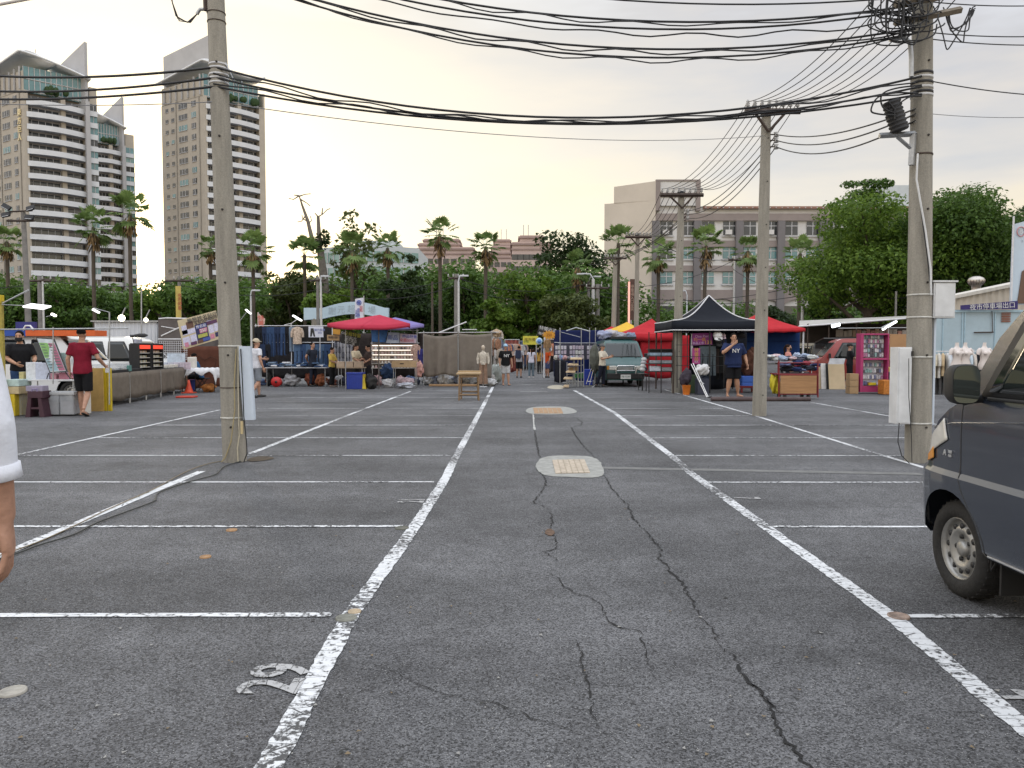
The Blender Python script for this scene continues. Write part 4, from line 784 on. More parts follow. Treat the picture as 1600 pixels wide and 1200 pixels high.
for i, (a, b, d) in enumerate((((66, 436, 50), (283, 436, 52), .5), ((283, 436, 52), (498, 436, 56), .6), ((498, 440, 56), (713, 434, 51), .7), ((713, 434, 51), (926, 440, 57), .8), ((283, 445, 52), (498, 452, 56), .6), ((498, 452, 56), (713, 446, 51), .8), ((713, 446, 51), (926, 452, 57), .9), ((-60, 445, 50), (66, 440, 50), .3),
        ((933, 448, 55), (1145, 408, 60), .7), ((933, 455, 55), (1252, 446, 50), .8), ((1145, 420, 60), (1252, 452, 50), .5), ((1252, 448, 50), (1450, 462, 42), .4), ((933, 462, 55), (1252, 462, 50), .6), ((1145, 404, 60), (1010, 372, 40), .5))):
    wire('one of the thin street wires strung between the slim far poles before the trees', P(*a), P(*b), d, .022, group='street wires between the far poles')
# floodlight mast on the left
fx = thing('floodlight_mast', 'dark mast with four floodlights on two bars left of the lettered tower', 'floodlight mast', (XA(46, 40), 40, 0)); q = lambda px, py: V((XA(px, 40)-XA(46, 40), 0, ZA(py, 40)))
m = MB(); m.tube([q(48, 560), q(44, 332)], [.16, .11], 10); m.build('shaft', GR, fx)
m = MB(); m.bar(q(20, 346)+V((0, -.1, 0)), q(62, 346)+V((0, -.1, 0)), .08); m.bar(q(24, 332)+V((0, -.1, 0)), q(60, 330)+V((0, -.1, 0)), .06); m.build('bar', DSTEEL, fx)
for a, b, tl in ((22, 325, .5), (21, 337, -.2), (59, 327, -.3), (57, 341, .1)):
    m = MB(); m.cb(q(a, b)+V((0, -.2, 0)), (.42, .12, .24), 0, Matrix.Rotation(tl, 3, 'Y') @ Matrix.Rotation(-.5, 3, 'X')); f = m.build('floodlight', RUBB, fx); m = MB(); m.cb(q(a, b)+V((0, -.27, -.03)), (.34, .02, .16), 0, Matrix.Rotation(tl, 3, 'Y') @ Matrix.Rotation(-.5, 3, 'X')); m.build('glass', BALC, f)
# ------------------------------------------------------------------ vans
def bake(o, cutters=()):
    dg = bpy.context.evaluated_depsgraph_get(); dg.update(); me = bpy.data.meshes.new_from_object(o.evaluated_get(dg)); o.modifiers.clear(); o.data = me
    for c in cutters: bpy.data.objects.remove(c)
def paint(c, rough=.32, coat=.6): return M(c, rough, .0, .10, 2.5, 0, .5, coat)
GLASS = M((.012, .016, .016), .05, 0, .3, 1.5, 0, .6); BLKP = M((.02, .02, .021), .55, 0, .2, 12); TYRE = M((.022, .021, .020), .85, 0, .35, 30, .3); RIM = M((.34, .335, .32), .42, .55, .25, 12); CHROME = steel((.6, .6, .6), .2); LENS = M((.62, .60, .55), .12, .1, .2, 8, 0, .7); LAMPR = M((.35, .02, .015), .2, 0, .2, 8); LAMPO = M((.6, .25, .04), .2, 0, .2, 8)
class Van:
    """lofted body. half(z) half width by height, roof(y) upper outline from tail to nose, taper(y) narrows nose and tail; origin on the ground under the front axle, nose towards +Y"""
    def __init__(s, name, label, cat, loc, rz, col, half, roof, taper, zb, axles, rw, tw, n_extra=()):
        s.half, s.roof, s.taper, s.zb = half, roof, taper, zb; s.t = thing(name, label, cat, loc, rz)
        ys = sorted(set([p[0] for p in roof]+[p[0] for p in taper]+list(n_extra))); ys = [a+(b-a)*k/2 for a, b in zip(ys, ys[1:]) for k in (0, 1)]+[ys[-1]]; rings = []
        zs = [p[0] for p in half]
        for y in ys:
            zr = s.zr(y); pts = []
            for z in zs: zc = min(z, zr-.0005*(zs[-1]-z)); pts.append(V((s.hw(y, zc), y, zc)))
            rings.append(pts+[V((-p.x, p.y, p.z)) for p in pts[::-1]])
        m = MB(); m.loft(rings); b = m.build('body', col, s.t); s.body = b
        cs = []
        for ay in axles:
            c = MB(); c.lathe([(.001, -1.5), (rw+.055, -1.5), (rw+.055, 1.5), (.001, 1.5)], 32, (0, ay, rw+.01), 0, False, 'x'); q = c.build('cutter', col, s.t); cs.append(q)
            md = b.modifiers.new('b', 'BOOLEAN'); md.object = q; md.operation = 'DIFFERENCE'
            in_ = MB(); in_.box(-.50, .50, ay-rw-.12, ay+rw+.12, zb+.02, rw*2+.12); in_.build('wheel_well', BLKP, s.t)
        bake(b, cs)
        for f in b.data.polygons: f.use_smooth = True
        try: b.data.set_sharp_from_angle(angle=R(32))
        except Exception: pass
        for ay in axles:
            for sd in (-1, 1): s.wheel(ay, sd, rw, tw)
    def zr(s, y): return float(np.interp(y, [p[0] for p in s.roof], [p[1] for p in s.roof]))
    def hw(s, y, z): return float(np.interp(z, [p[0] for p in s.half], [p[1] for p in s.half]))*float(np.interp(y, [p[0] for p in s.taper], [p[1] for p in s.taper]))
    def wheel(s, ay, sd, r, tw):
        x = s.hw(ay, r)*sd; w = bpy.data.objects.new('wheel', None); COL.objects.link(w); w.parent = s.t; w.location = (x-sd*(tw/2+.012), ay, r); w.scale = (sd, 1, 1)
        h = tw/2; m = MB(); m.lathe([(r*.64, -h), (r*.9, -h*1.0), (r*.985, -h*.8), (r, -h*.6), (r, h*.6), (r*.985, h*.8), (r*.9, h*1.0), (r*.78, h*1.06), (r*.66, h*.9), (r*.64, h*.7)], 40, axis='x')
        for k in range(36): a = 2*math.pi*k/36; c, q = math.cos(a), math.sin(a); [m.cb((h*e, c*r*1.0, q*r*1.0), (h*.42, .014, .010), 0, Matrix.Rotation(a-math.pi/2, 3, 'X')) for e in (-.55, 0, .55)]
        m.build('tyre', TYRE, w)
        m = MB(); m.lathe([(r*.66, h*.74), (r*.63, h*.86), (r*.60, h*.5), (r*.56, h*.2), (r*.50, h*.42), (r*.44, h*.62), (r*.36, h*.66), (r*.30, h*.40), (r*.2, h*.34), (.001, h*.34)], 36, axis='x')
        for k in range(12):
            a = 2*math.pi*k/12; m.lathe([(.0005, h*.60), (.017, h*.58), (.018, h*.5)], 10, (.004, math.cos(a)*r*.47, math.sin(a)*r*.47), 1, True, 'x')
        m.lathe([(r*.17, h*.3), (r*.165, h*.62), (r*.11, h*.74), (.001, h*.76)], 20, axis='x')
        for k in range(5): a = 2*math.pi*k/5; m.lathe([(.014, h*.3), (.013, h*.52), (.0005, h*.54)], 8, (0, math.cos(a)*r*.245, math.sin(a)*r*.245), 1, True, 'x')
        m.build('rim', [RIM, BLKP], w)
    def panel(s, name, mat, poly, sd=1, off=.005, parent=None, n=8):
        """a pane or lamp lying on the body side: poly is a (y,z) quad, listed from lower rear, lower front, upper front, upper rear"""
        p = [V((a, b, 0)) for a, b in poly]; m = MB()
        def fn(u, v): q = p[0].lerp(p[1], u).lerp(p[3].lerp(p[2], u), v); return V((sd*(s.hw(q.x, q.y)+off), q.x, q.y))
        m.grid(fn, n, n)
        if sd > 0: m.f = [f for f in m.f]
        return m.build(name, mat, parent or s.t, solid=.006)
    def line(s, name, mat, pts, sd, r=.004, off=.001):
        m = MB(); q = []
        for a, b in zip(pts, pts[1:]): q += [(a[0]+(b[0]-a[0])*k/5, a[1]+(b[1]-a[1])*k/5) for k in range(5)]
        q.append(pts[-1]); m.tube([V((sd*(s.hw(y, z)+off), y, z)) for y, z in q], r, 6); return m.build(name, mat, s.t)
    def front(s, name, mat, y0, y1, wf, off=.006, n=10):
        """a pane lying on the sloping front between two stations of the roof line"""
        m = MB()
        def fn(u, v): y = y0+(y1-y0)*v; z = s.zr(y); x = s.hw(y, z)*wf*(2*u-1); return V((x, y+off*.8, z+off*.6))
        m.grid(fn, n, n); return m.build(name, mat, s.t, solid=.006)
# --- the dark blue van at the right edge
NAVY = paint((.031, .039, .056), .24, .8)
half = [(.30, .70), (.34, .735), (.50, .748), (.62, .752), (.695, .750), (.725, .728), (.80, .724), (.95, .722), (1.06, .715), (1.15, .705), (1.30, .695), (1.50, .675), (1.66, .655), (1.78, .625), (1.845, .55), (1.87, .30), (1.88, .0)]
roof = [(-2.95, 1.0), (-2.93, 1.5), (-2.86, 1.82), (-2.75, 1.86), (-1.05, 1.88), (-.92, 1.86), (-.76, 1.80), (-.56, 1.68), (-.33, 1.48), (-.17, 1.26), (-.10, 1.155), (-.05, 1.125), (.06, 1.075), (.17, 1.0), (.25, .90), (.29, .80), (.31, .735), (.40, .71), (.44, .62), (.455, .45), (.45, .30)]
roof[-1] = (.46, .32)
taper = [(-2.95, .88), (-2.88, .96), (-2.7, 1.0), (.05, 1.0), (.20, .985), (.30, .955), (.38, .91), (.44, .84), (.46, .80)]
vx, vy = 2.512+.75, 4.36
VN = Van('parked_van', 'dark blue van parked at the right edge, front wheel and door mirror in view', 'van', (vx, vy, 0), R(-.5), NAVY, half, roof, taper, .30, (0, -2.05), .275, .16)
for sd in (-1, 1):
    VN.panel('window_rubber', BLKP, [(-1.20, 1.165), (-.235, 1.165), (-.60, 1.69), (-1.20, 1.73)], sd, .004); VN.panel('side_window', GLASS, [(-1.16, 1.195), (-.315, 1.195), (-.645, 1.655), (-1.16, 1.695)], sd, .010)
    VN.panel('window_rubber', BLKP, [(-2.2, 1.165), (-1.30, 1.165), (-1.30, 1.72), (-2.2, 1.72)], sd, .004); VN.panel('side_window', GLASS, [(-2.16, 1.2), (-1.34, 1.2), (-1.34, 1.68), (-2.16, 1.68)], sd, .010)
    VN.panel('headlight', LENS, [(.04, .90), (.275, .79), (.235, .905), (.09, 1.02)], sd, .006); VN.panel('indicator', LAMPO, [(.19, .775), (.28, .745), (.28, .785), (.2, .84)], sd, .009)
    arch = [(.33*math.cos(a), .285+.33*math.sin(a)) for a in np.linspace(R(128), R(187), 8)]
    VN.line('door_gap', BLKP, [(-.075, 1.13), (-.085, .9), (-.095, .72), (-.14, .64)]+[(y*1.06, z) for y, z in arch]+[(-.40, .315)], sd, .0045, -.001)
    VN.line('door_gap', BLKP, [(-1.25, 1.15), (-1.25, .33)], sd, .0045, -.001); VN.line('sill_trim', M((.34, .36, .40), .3, .4, .1, 5), [(-.36, .325), (-1.2, .322), (-1.72, .322)], sd, .008, .002)
    VN.line('waist_trim', BLKP, [(-.30, 1.158), (-1.2, 1.16), (-2.7, 1.16)], sd, .011, .002)
    VN.line('crease', NAVY, [(.22, .955), (.0, 1.0), (-.6, 1.055), (-2.6, 1.075)], sd, .006, -.003)
    m = MB(); m.box(.56*sd-.10, .56*sd+.10+.065*sd, -.375, -.36, .12, .34); m.build('mud_flap', BLKP, VN.t)
    k = MB(); k.tube([V((sd*(.72), -1.02, .95)), V((sd*.745, -1.05, .95)), V((sd*.745, -1.18, .95)), V((sd*.72, -1.21, .95))], .012, 6); k.build('door_handle', NAVY, VN.t)
    mr = MB(); mo = VN.t; cx, cy, cz = sd*.835, -.27, 1.235
    rr = []
    for yy, sc in ((-.045, .94), (-.03, 1.0), (.02, .97), (.07, .78), (.095, .4)):
        rr.append([V((cx+sc*.078*math.copysign(abs(math.cos(a))**.55, math.cos(a)), cy+yy, cz+sc*.108*math.copysign(abs(math.sin(a))**.55, math.sin(a)))) for a in np.linspace(0, 2*math.pi, 25)[:-1]])
    mr.loft(rr); ob = mr.build('mirror_housing', BLKP, mo); m2 = MB(); m2.add([V((cx+.92*(p.x-cx), cy-.047, cz+.92*(p.z-cz))) for p in rr[1]], [tuple(range(24))]); m2.build('mirror_glass', M((.30, .34, .31), .03, .9, .05, 2), ob)
    m3 = MB(); m3.tube([V((sd*.69, -.23, 1.155)), V((sd*.77, -.25, 1.15)), V((cx-sd*.02, cy+.01, 1.14))], .022, 8); m3.build('mirror_arm', BLKP, ob)
VN.front('windscreen', GLASS, -.62, -.18, .90); VN.front('grille', BLKP, .30, .31, .6)
pl = text('A', .048, M((.7, .7, .7), .3, .5, .1, 9), VN.t, V((-.732, .060, .822)), (math.pi/2, 0, -math.pi/2), 'badge'); text('180', .026, M((.7, .7, .7), .3, .5, .1, 9), VN.t, V((-.732, .008, .832)), (math.pi/2, 0, -math.pi/2), 'badge'); text('165', .022, M((.7, .7, .7), .3, .5, .1, 9), VN.t, V((-.732, .008, .810)), (math.pi/2, 0, -math.pi/2), 'badge')
# --- generic older box vans for the stalls
def box_van(label, px, Y, rz, col, Ht=1.85, name='parked_van', L_=3.9, hw=.78):
    h = [(.25, hw*.93), (.32, hw), (.75, hw*1.0), (.98, hw*.985), (1.05, hw*.975), (Ht-.18, hw*.86), (Ht-.05, hw*.76), (Ht-.005, hw*.4), (Ht, 0)]
    rf = [(-L_+.75, .95), (-L_+.77, Ht-.5), (-L_+.86, Ht-.08), (-L_+1.0, Ht-.01), (-.75, Ht), (-.5, Ht-.03), (-.3, Ht-.12), (.28, 1.08), (.40, .98), (.62, .86), (.70, .75), (.74, .55), (.745, .27)]
    tp = [(-L_+.75, .9), (-L_+.9, .98), (-L_+1.1, 1), (.3, 1), (.55, .96), (.68, .90), (.745, .84)]
    v = Van(name, label, 'van', (XA(px, Y), Y, 0), rz, col, h, rf, tp, .25, (0, -L_+1.75), .30, .17)
    for sd in (-1, 1):
        for a, b in ((-1.0, -.22), (-1.95, -1.1), (-2.85, -2.05)):
            v.panel('window_frame', BLKP, [(a-.03, 1.04), (b+.08, 1.04), (b-.12 if b < -.3 else b-.28, Ht-.17), (a-.03, Ht-.17)], sd, .004); v.panel('side_window', GLASS, [(a, 1.08), (b, 1.08), (b-.12 if b < -.3 else b-.32, Ht-.21), (a, Ht-.21)], sd, .009)
        v.panel('headlight', LENS, [(.42, .70), (.66, .70), (.60, .86), (.42, .88)], sd, .008)
        v.line('door_gap', BLKP, [(-1.05, 1.02), (-1.05, .3)], sd); v.line('door_gap', BLKP, [(-.08, 1.04), (-.1, .75)], sd); v.line('rubbing_strip', BLKP, [(.35, .6), (-.3, .6)], sd, .015)
        m = MB(); m.cb((sd*(hw+.13), .02, 1.16), (.16, .07, .22)); m.build('mirror', BLKP, v.t, bev=.02)
        m = MB(); m.cb((sd*hw*.80, -L_+.765, .85), (.10, .03, .24)); m.build('tail_lamp', LAMPR, v.t)
    v.front('windscreen', GLASS, -.26, .24, .90)
    m = MB(); m.box(-hw*.88, hw*.88, .70, .80, .30, .52); m.build('bumper', BLKP, v.t, bev=.03)
    return v
WHITE = paint((.60, .61, .62)); GREEN = paint((.008, .062, .060), .38, .4); RED = paint((.26, .025, .02), .4, .4); BLACK = paint((.02, .02, .022))
v1 = box_van('white van with an orange and blue banner on its roof behind the drink stall', 135, 20.8, R(-90), WHITE)
v2 = box_van('white van with silver window frames behind the long covered counter', 236, 25.5, R(-93), paint((.66, .67, .67)), L_=4.1)
vg = box_van('green van facing the lane with a loaded roof beside the man in the cream shirt', 972, 29.8, R(181), GREEN, 1.82, hw=.80)
vr = box_van('red van parked behind the leaning boards under the awning', 1288, 31, R(80), RED, 1.86)
vb = box_van('black van seen from behind with its rear hatch raised left of the red van', 1249, 37, R(2), BLACK, 1.75)
m = MB(); m.add([V((-.70, -3.12, 1.70)), V((.70, -3.12, 1.70)), V((.70, -4.1, 1.90)), V((-.70, -4.1, 1.90))], [(0, 1, 2, 3)]); m.build('tailgate', BLACK, vb.t, solid=.05)
# front of the green van: guard bar, plate, lamps, curtain folds, wipers
def gfront(v):
    m = MB(); m.tube([(-.37, .86, .50), (-.37, .88, .74), (-.30, .88, .80), (.30, .88, .80), (.37, .88, .74), (.37, .86, .50)], .028, 8); m.tube([(-.34, .88, .62), (.34, .88, .62)], .02, 6); m.build('bull_bar', CHROME, v.t)
    m = MB(); m.box(-.62, -.34, .70, .745, .64, .80); m.build('headlight', LENS, v.t, bev=.03); m = MB(); m.box(.34, .62, .70, .745, .64, .80); m.build('headlight', LENS, v.t, bev=.03)
    m = MB(); m.box(-.70, -.62, .68, .74, .66, .8); m.build('indicator', LAMPO, v.t); m = MB(); m.box(.62, .70, .68, .74, .66, .8); m.build('indicator', LAMPO, v.t)
    p = MB(); p.box(-.19, .19, .815, .83, .31, .47); pl_ = p.build('number_plate', M((.66, .67, .66), .5), v.t); text('T8-1530', .095, M((.03, .08, .04), .6), pl_, V((0, .834, .39)), (math.pi/2, 0, math.pi))
    m = MB(); m.box(-.30, .30, .72, .75, .64, .76); m.build('grille', M((.35, .36, .36), .4, .4), v.t)
    m = MB(); [m.tube([(x, .29, 1.10), (x+.1, .2, 1.14), (x+.45, .10, 1.20)], .009, 5) for x in (-.5, .05)]; m.build('wiper', BLKP, v.t)
gfront(vg)
def sack(label, loc, r, mat, cat='bundle', name='bundle', seed=0, par=None):
    m = MB(); rg = random.Random(seed); k = [(rg.uniform(-1, 1), rg.uniform(-1, 1), rg.uniform(-1, 1), rg.uniform(1.5, 7)) for _ in range(9)]
    def fn(u, v):
        a = u*2*math.pi; e = (v-.5)*math.pi; d = V((math.cos(a)*math.cos(e), math.sin(a)*math.cos(e), math.sin(e))); w = 1+sum(.075*math.sin(q*(x*d.x+y*d.y+z*d.z)*2+x*5) for x, y, z, q in k)
        p = V((d.x*r[0]*w, d.y*r[1]*w, r[2]+d.z*r[2]*w)); p.z = max(p.z, .0); return p
    m.grid(fn, 30, 16); o = m.build(name, mat, par, loc); 
    return tag(o, label, cat) if label else o
for i, (dx, dy, r, c) in enumerate(((-.55, 1.3, .27, (.28, .30, .42)), (-.25, 1.5, .3, (.42, .40, .42)), (.1, 1.4, .22, (.3, .3, .34)), (.55, 1.6, .22, (.22, .26, .36)))):
    sack(('pale blue cloth bundle at the left of the green van roof', 'large grey cloth bundle tied on the green van roof', 'small grey bundle in the middle of the green van roof', 'blue bundle at the right of the green van roof')[i], (vg.t.location.x+dx, vg.t.location.y+dy, 1.80), (r, r, r*.7), cloth(c), seed=i)
m = MB(); m.cb((0, 0, .05), (1.0, .8, .09)); o = m.build('roof_board', BLKP, None, (vg.t.location.x+.15, vg.t.location.y+1.0, 1.83)); tag(o, 'flat black case strapped on top of the green van', 'case')
# ------------------------------------------------------------------ people
REMESH = []
SKIN1 = M((.42, .235, .16), .55, 0, .25, 16, .25, .35); SKIN2 = M((.40, .22, .14), .55, 0, .15, 12, 0, .35); HAIR = M((.010, .008, .007), .9, 0, .3, 60, .5, .08); EYE = M((.02, .015, .012), .2); LIP = M((.28, .11, .09), .5); SOLE = M((.5, .5, .5), .7)
TORSO = [(.84, .140, .100, .0), (.90, .165, .115, .005), (1.0, .155, .105, .0), (1.08, .145, .098, -.004), (1.20, .158, .106, -.004), (1.31, .174, .106, .0), (1.385, .160, .090, .006), (1.43, .095, .068, .010), (1.465, .056, .056, .012), (1.54, .050, .055, .004)]
HEADR = [(1.497, .022, .026, -.058), (1.51, .038, .045, -.046), (1.535, .053, .066, -.030), (1.57, .065, .086, -.012), (1.61, .072, .096, -.002), (1.65, .075, .098, .002), (1.685, .066, .087, .006), (1.708, .045, .058, .010), (1.72, .012, .015, .012)]
def oval(c, rx, ry, n=20, rot=None):
    o = [V((rx*math.cos(2*math.pi*i/n), ry*math.sin(2*math.pi*i/n), 0)) for i in range(n)]; return [V(c)+(rot @ q if rot else q) for q in o]
def person(label, loc, rz, h=1.72, pose=None, skin=SKIN1, top=None, tcol=(.1, .1, .1), sleeve=.55, bottom='pants', bcol=(.02, .02, .025), hair='short', hcol=None, cap=None, mask=None, shoes=None, fat=1.0, lean=(0, 0), head=(0, 0), legs=True, voxel=.012, group=None, hem=.86, logo=None):
    t = thing('person', label, 'person', loc, rz, group); s = h/1.72; J = {}
    for sd, k in ((1, 'L'), (-1, 'R')):
        J[k+'hip'] = V((sd*.085*min(fat, 1.2), 0, .90)); J[k+'knee'] = V((sd*.10, -.015, .48)); J[k+'ank'] = V((sd*.105, .02, .085)); J[k+'toe'] = V((sd*.125, -.15, .03))
        J[k+'sh'] = V((sd*.172*(1+(fat-1)*.6), .012, 1.395)); J[k+'el'] = V((sd*.235*(1+(fat-1)*.7), .035, 1.125)); J[k+'wr'] = V((sd*.250*(1+(fat-1)*.6), -.05, .885)); J[k+'palm'] = V((-sd, -.25, 0))
    for k, v in (pose or {}).items(): J[k] = V(v)
    pv = J.get('pelvis', V((0, 0, 0)))                                       # offset of hips for seated or bent figures
    lx_, ly_ = lean
    def bend(p, amount=1.0):                                                # torso lean, growing with height above the hips
        f = max(0, (p.z-.92)/.6); return V((p.x+lx_*f+pv.x, p.y+ly_*f+pv.y, p.z-(lx_*lx_+ly_*ly_)*f*f*.6+pv.z))
    top_off = bend(V((0, .01, 1.50)))-V((0, .01, 1.50)); hr = Matrix.Rotation(R(head[0]), 3, 'Z') @ Matrix.Rotation(R(head[1]), 3, 'X')
    def hd(p): q = V(p)-V((0, .01, 1.53)); return hr @ q+V((0, .01, 1.53))+top_off
    for k in ('Lhip', 'Rhip'): J[k] = J[k]+pv
    for k in ('Lsh', 'Rsh'): J[k] = bend(J[k])
    for sd in 'LR':
        for q in ('el', 'wr'):
            if sd+q not in (pose or {}): J[sd+q] = J[sd+q]+(J[sd+'sh']-V((J[sd+'sh'].x, .012, 1.395)))
    m = MB(); f = fat
    m.loft([oval(bend(V((0, y, z))), rx*(f if z < 1.42 else 1), ry*(1+(f-1)*1.7 if z < 1.36 else 1)) for z, rx, ry, y in TORSO])
    m.loft([[hd(p) for p in oval((0, y, z), rx*.97, ry)] for z, rx, ry, y in HEADR])
    m.tube([hd((0, -.094, 1.632)), hd((0, -.108, 1.602)), hd((0, -.116, 1.585)), hd((0, -.092, 1.573))], [.008, .011, .014, .008], 8)
    for sd in (-1, 1): m.ell(hd((sd*.075, .008, 1.605)), (.012, .02, .032), 8, 6)
    fing = MB()
    for k, sd in (('L', 1), ('R', -1)):
        a, e, w = J[k+'sh'], J[k+'el'], J[k+'wr']; fa = 1+(f-1)*.8
        m.tube([a+V((-sd*.05, 0, .015)), a, a.lerp(e, .35), a.lerp(e, .75), e, e.lerp(w, .25), e.lerp(w, .65), w], [.045, .056*fa, .050*fa, .043*fa, .039*fa, .041*fa, .034*fa, (.027)], 14)
        d = (w-e).normalized(); n = J[k+'palm']-d*J[k+'palm'].dot(d); n = n.normalized() if n.length > .05 else d.orthogonal().normalized(); sx = d.cross(n)*-sd     # sx: towards the thumb
        def pr(c, wx, th): return [c+sx*wx*math.cos(q)+n*th*math.sin(q) for q in np.linspace(0, 2*math.pi, 13)[:-1]]
        m.loft([pr(w-d*.01, .024, .022), pr(w+d*.02, .032, .019), pr(w+d*.055, .041, .017), pr(w+d*.088, .040, .014), pr(w+d*.096, .034, .010)])
        for i, (o, L_, r) in enumerate(((.030, .072, .0085), (.0105, .082, .009), (-.010, .076, .0085), (-.029, .058, .0075))):
            b = w+d*.078+sx*o; cv = .35+.12*i; p1 = b+(d*math.cos(cv*.5)+n*math.sin(cv*.5))*(L_*.45+.02); p2 = p1+(d*math.cos(cv*1.5)+n*math.sin(cv*1.5))*L_*.33; p3 = p2+(d*math.cos(cv*2.4)+n*math.sin(cv*2.4))*L_*.25
            fing.tube([b, b.lerp(p1, .5), p1, p2, p3, p3+(p3-p2)*.12], [r*1.05, r*1.02, r*1.05, r*.95, r*.8, r*.4], 8)
        b = w+d*.022+sx*.026; p1 = b+(d*.55+sx*.65+n*.25).normalized()*.045; p2 = p1+(d*.85+sx*.28+n*.35).normalized()*.034; p3 = p2+(d*.95+n*.35).normalized()*.024
        fing.tube([b-sx*.012, b, p1, p2, p3], [.013, .0125, .011, .0095, .005], 8)
        if legs:
            hp, kn, an, to = J[k+'hip'], J[k+'knee'], J[k+'ank'], J[k+'toe']; fl = 1+(f-1)*.7
            m.tube([hp+V((0, 0, .05)), hp.lerp(kn, .1), hp.lerp(kn, .5), hp.lerp(kn, .9), kn, kn.lerp(an, .3), kn.lerp(an, .6), kn.lerp(an, .92), an], [.075*fl, .086*fl, .074*fl, .056*fl, .054*fl, .057*fl, .046*fl, .033, .034], 14)
            fd = (to-an); fd.z *= .2; fd.normalize(); fs = V((-fd.y, fd.x, 0)); heel = an-fd*.045+(to-an).normalized()*0+V((0, 0, -.05)); tip = to+fd*.05
            up = V((0, 0, 1)); ft = []
            for u, wd, ht in ((-.02, .020, .028), (.12, .033, .040), (.4, .036, .040), (.7, .043, .028), (.92, .038, .018), (1.0, .016, .010)):
                c = heel.lerp(tip, u); ft.append([c+fs*wd*math.cos(q)+up*ht*math.sin(q) for q in np.linspace(0, 2*math.pi, 13)[:-1]])
            m.loft(ft); J[k+'foot'] = (heel, tip, fs, fd)
    body = m.build('body', skin, t); body.scale = (s, s, s); REMESH.append((body, voxel, 4, fing))
    def garment(name, mb, mat, vx=.014, it=3): o = mb.build(name, mat, t); o.scale = (s, s, s); REMESH.append((o, vx, it, None)); return o
    mt = tcol if not isinstance(tcol, tuple) else M(tcol, .85, 0, .22, 7, .9, .15)
    c = MB(); ez = .016; 
    rings = [(hem, .158, .118, .002)]+[r for r in TORSO if hem+.03 < r[0] < 1.40]+[(1.425, .120, .080, .01), (1.448, .072, .066, .012)]
    c.loft([oval(bend(V((0, y, z))), (rx+ez)*f, (ry+ez*.9)*(1+(f-1)*1.7 if z < 1.36 else 1)) for z, rx, ry, y in rings])
    for k, sd in (('L', 1), ('R', -1)):
        a, e, w = J[k+'sh'], J[k+'el'], J[k+'wr']; fa = 1+(f-1)*.8
        if sleeve <= 0: continue
        if sleeve <= 1: q = [a+V((-sd*.06, 0, .01)), a+V((0, 0, .004)), a.lerp(e, sleeve*.5), a.lerp(e, sleeve)]; rr = [.055, .071*fa, .068*fa, .070*fa]
        else: q = [a+V((-sd*.06, 0, .01)), a+V((0, 0, .004)), a.lerp(e, .5), e, e.lerp(w, (sleeve-1)*.5), e.lerp(w, sleeve-1)]; rr = [.055, .071*fa, .064*fa, .057*fa, .053*fa, .048*fa]
        c.tube(q, rr, 16)
    sh = garment(top or 'shirt', c, mt)
    if legs:
        c = MB(); c.loft([oval(bend(V((0, y, z)))-V((0, 0, 0)), (rx+.010)*f, (ry+.010)*(1+(f-1)*1.5)) for z, rx, ry, y in ((.80, .14, .10, 0), (.86, .155, .112, .004), (.93, .163, .112, .003), (1.0, .15, .100, 0))])
        for k in 'LR':
            hp, kn, an = J[k+'hip'], J[k+'knee'], J[k+'ank']; fl = 1+(f-1)*.7
            if bottom == 'shorts': q = [hp+V((0, 0, .04)), hp.lerp(kn, .15), hp.lerp(kn, .6), hp.lerp(kn, .97)]; rr = [.085*fl, .098*fl, .092*fl, .090*fl]
            else: q = [hp+V((0, 0, .04)), hp.lerp(kn, .15), hp.lerp(kn, .6), kn, kn.lerp(an, .5), kn.lerp(an, .95)]; rr = [.085*fl, .096*fl, .080*fl, .070*fl, .066*fl, .064*fl]
            c.tube(q, rr, 16)
        garment(bottom, c, M(bcol, .85, 0, .25, 7, .9, .15))
        if shoes is not None:
            for k in 'LR':
                heel, tip, fs, fd = J[k+'foot']; c = MB(); up = V((0, 0, 1)); ft = []
                for u, wd, ht in ((-.07, .022, .03), (.08, .042, .050), (.35, .044, .055), (.68, .052, .040), (.95, .046, .028), (1.07, .016, .014)):
                    p = heel.lerp(tip, u)-V((0, 0, .004)); ft.append([p+fs*wd*math.cos(q)+up*ht*math.sin(q) for q in np.linspace(0, 2*math.pi, 15)[:-1]])
                c.loft(ft); o = c.build('shoe', M(shoes, .7, 0, .2, 20), t); o.scale = (s, s, s)
    hm = M(hcol, .9, 0, .3, 60, .5, .08) if hcol else HAIR
    def hshape(n, mat, sc, dz=0, dy=.022, cut=1.60): 
        c = MB(); c.grid(lambda u, v: hd(((.075*sc)*math.sin(u*2*math.pi)*math.sin(max(.02, v)*math.pi*.60), dy+(.097*sc)*-math.cos(u*2*math.pi)*math.sin(max(.02, v)*math.pi*.60), 1.645+dz+.083*sc*math.cos(v*math.pi*.60)*(1 if v < .8 else 1))), 20, 9); o = c.build(n, mat, t); o.scale = (s, s, s); return o
    if hair: hshape('hair', hm, 1.09)
    if hair == 'long':
        c = MB(); c.loft([[hd(p) for p in oval((0, y, z), rx, ry, 14)] for z, rx, ry, y in ((1.66, .06, .05, .05), (1.56, .065, .04, .07), (1.45, .06, .035, .085), (1.34, .045, .028, .10), (1.26, .02, .015, .105))]); o = c.build('long_hair', hm, t); o.scale = (s, s, s)
    if hair == 'tail':
        c = MB(); c.tube([hd((0, .10, 1.66)), hd((0, .135, 1.60)), hd((0, .13, 1.48)), hd((0, .125, 1.34)), hd((0, .12, 1.24))], [.03, .035, .034, .028, .008], 10); o = c.build('ponytail', hm, t); o.scale = (s, s, s)
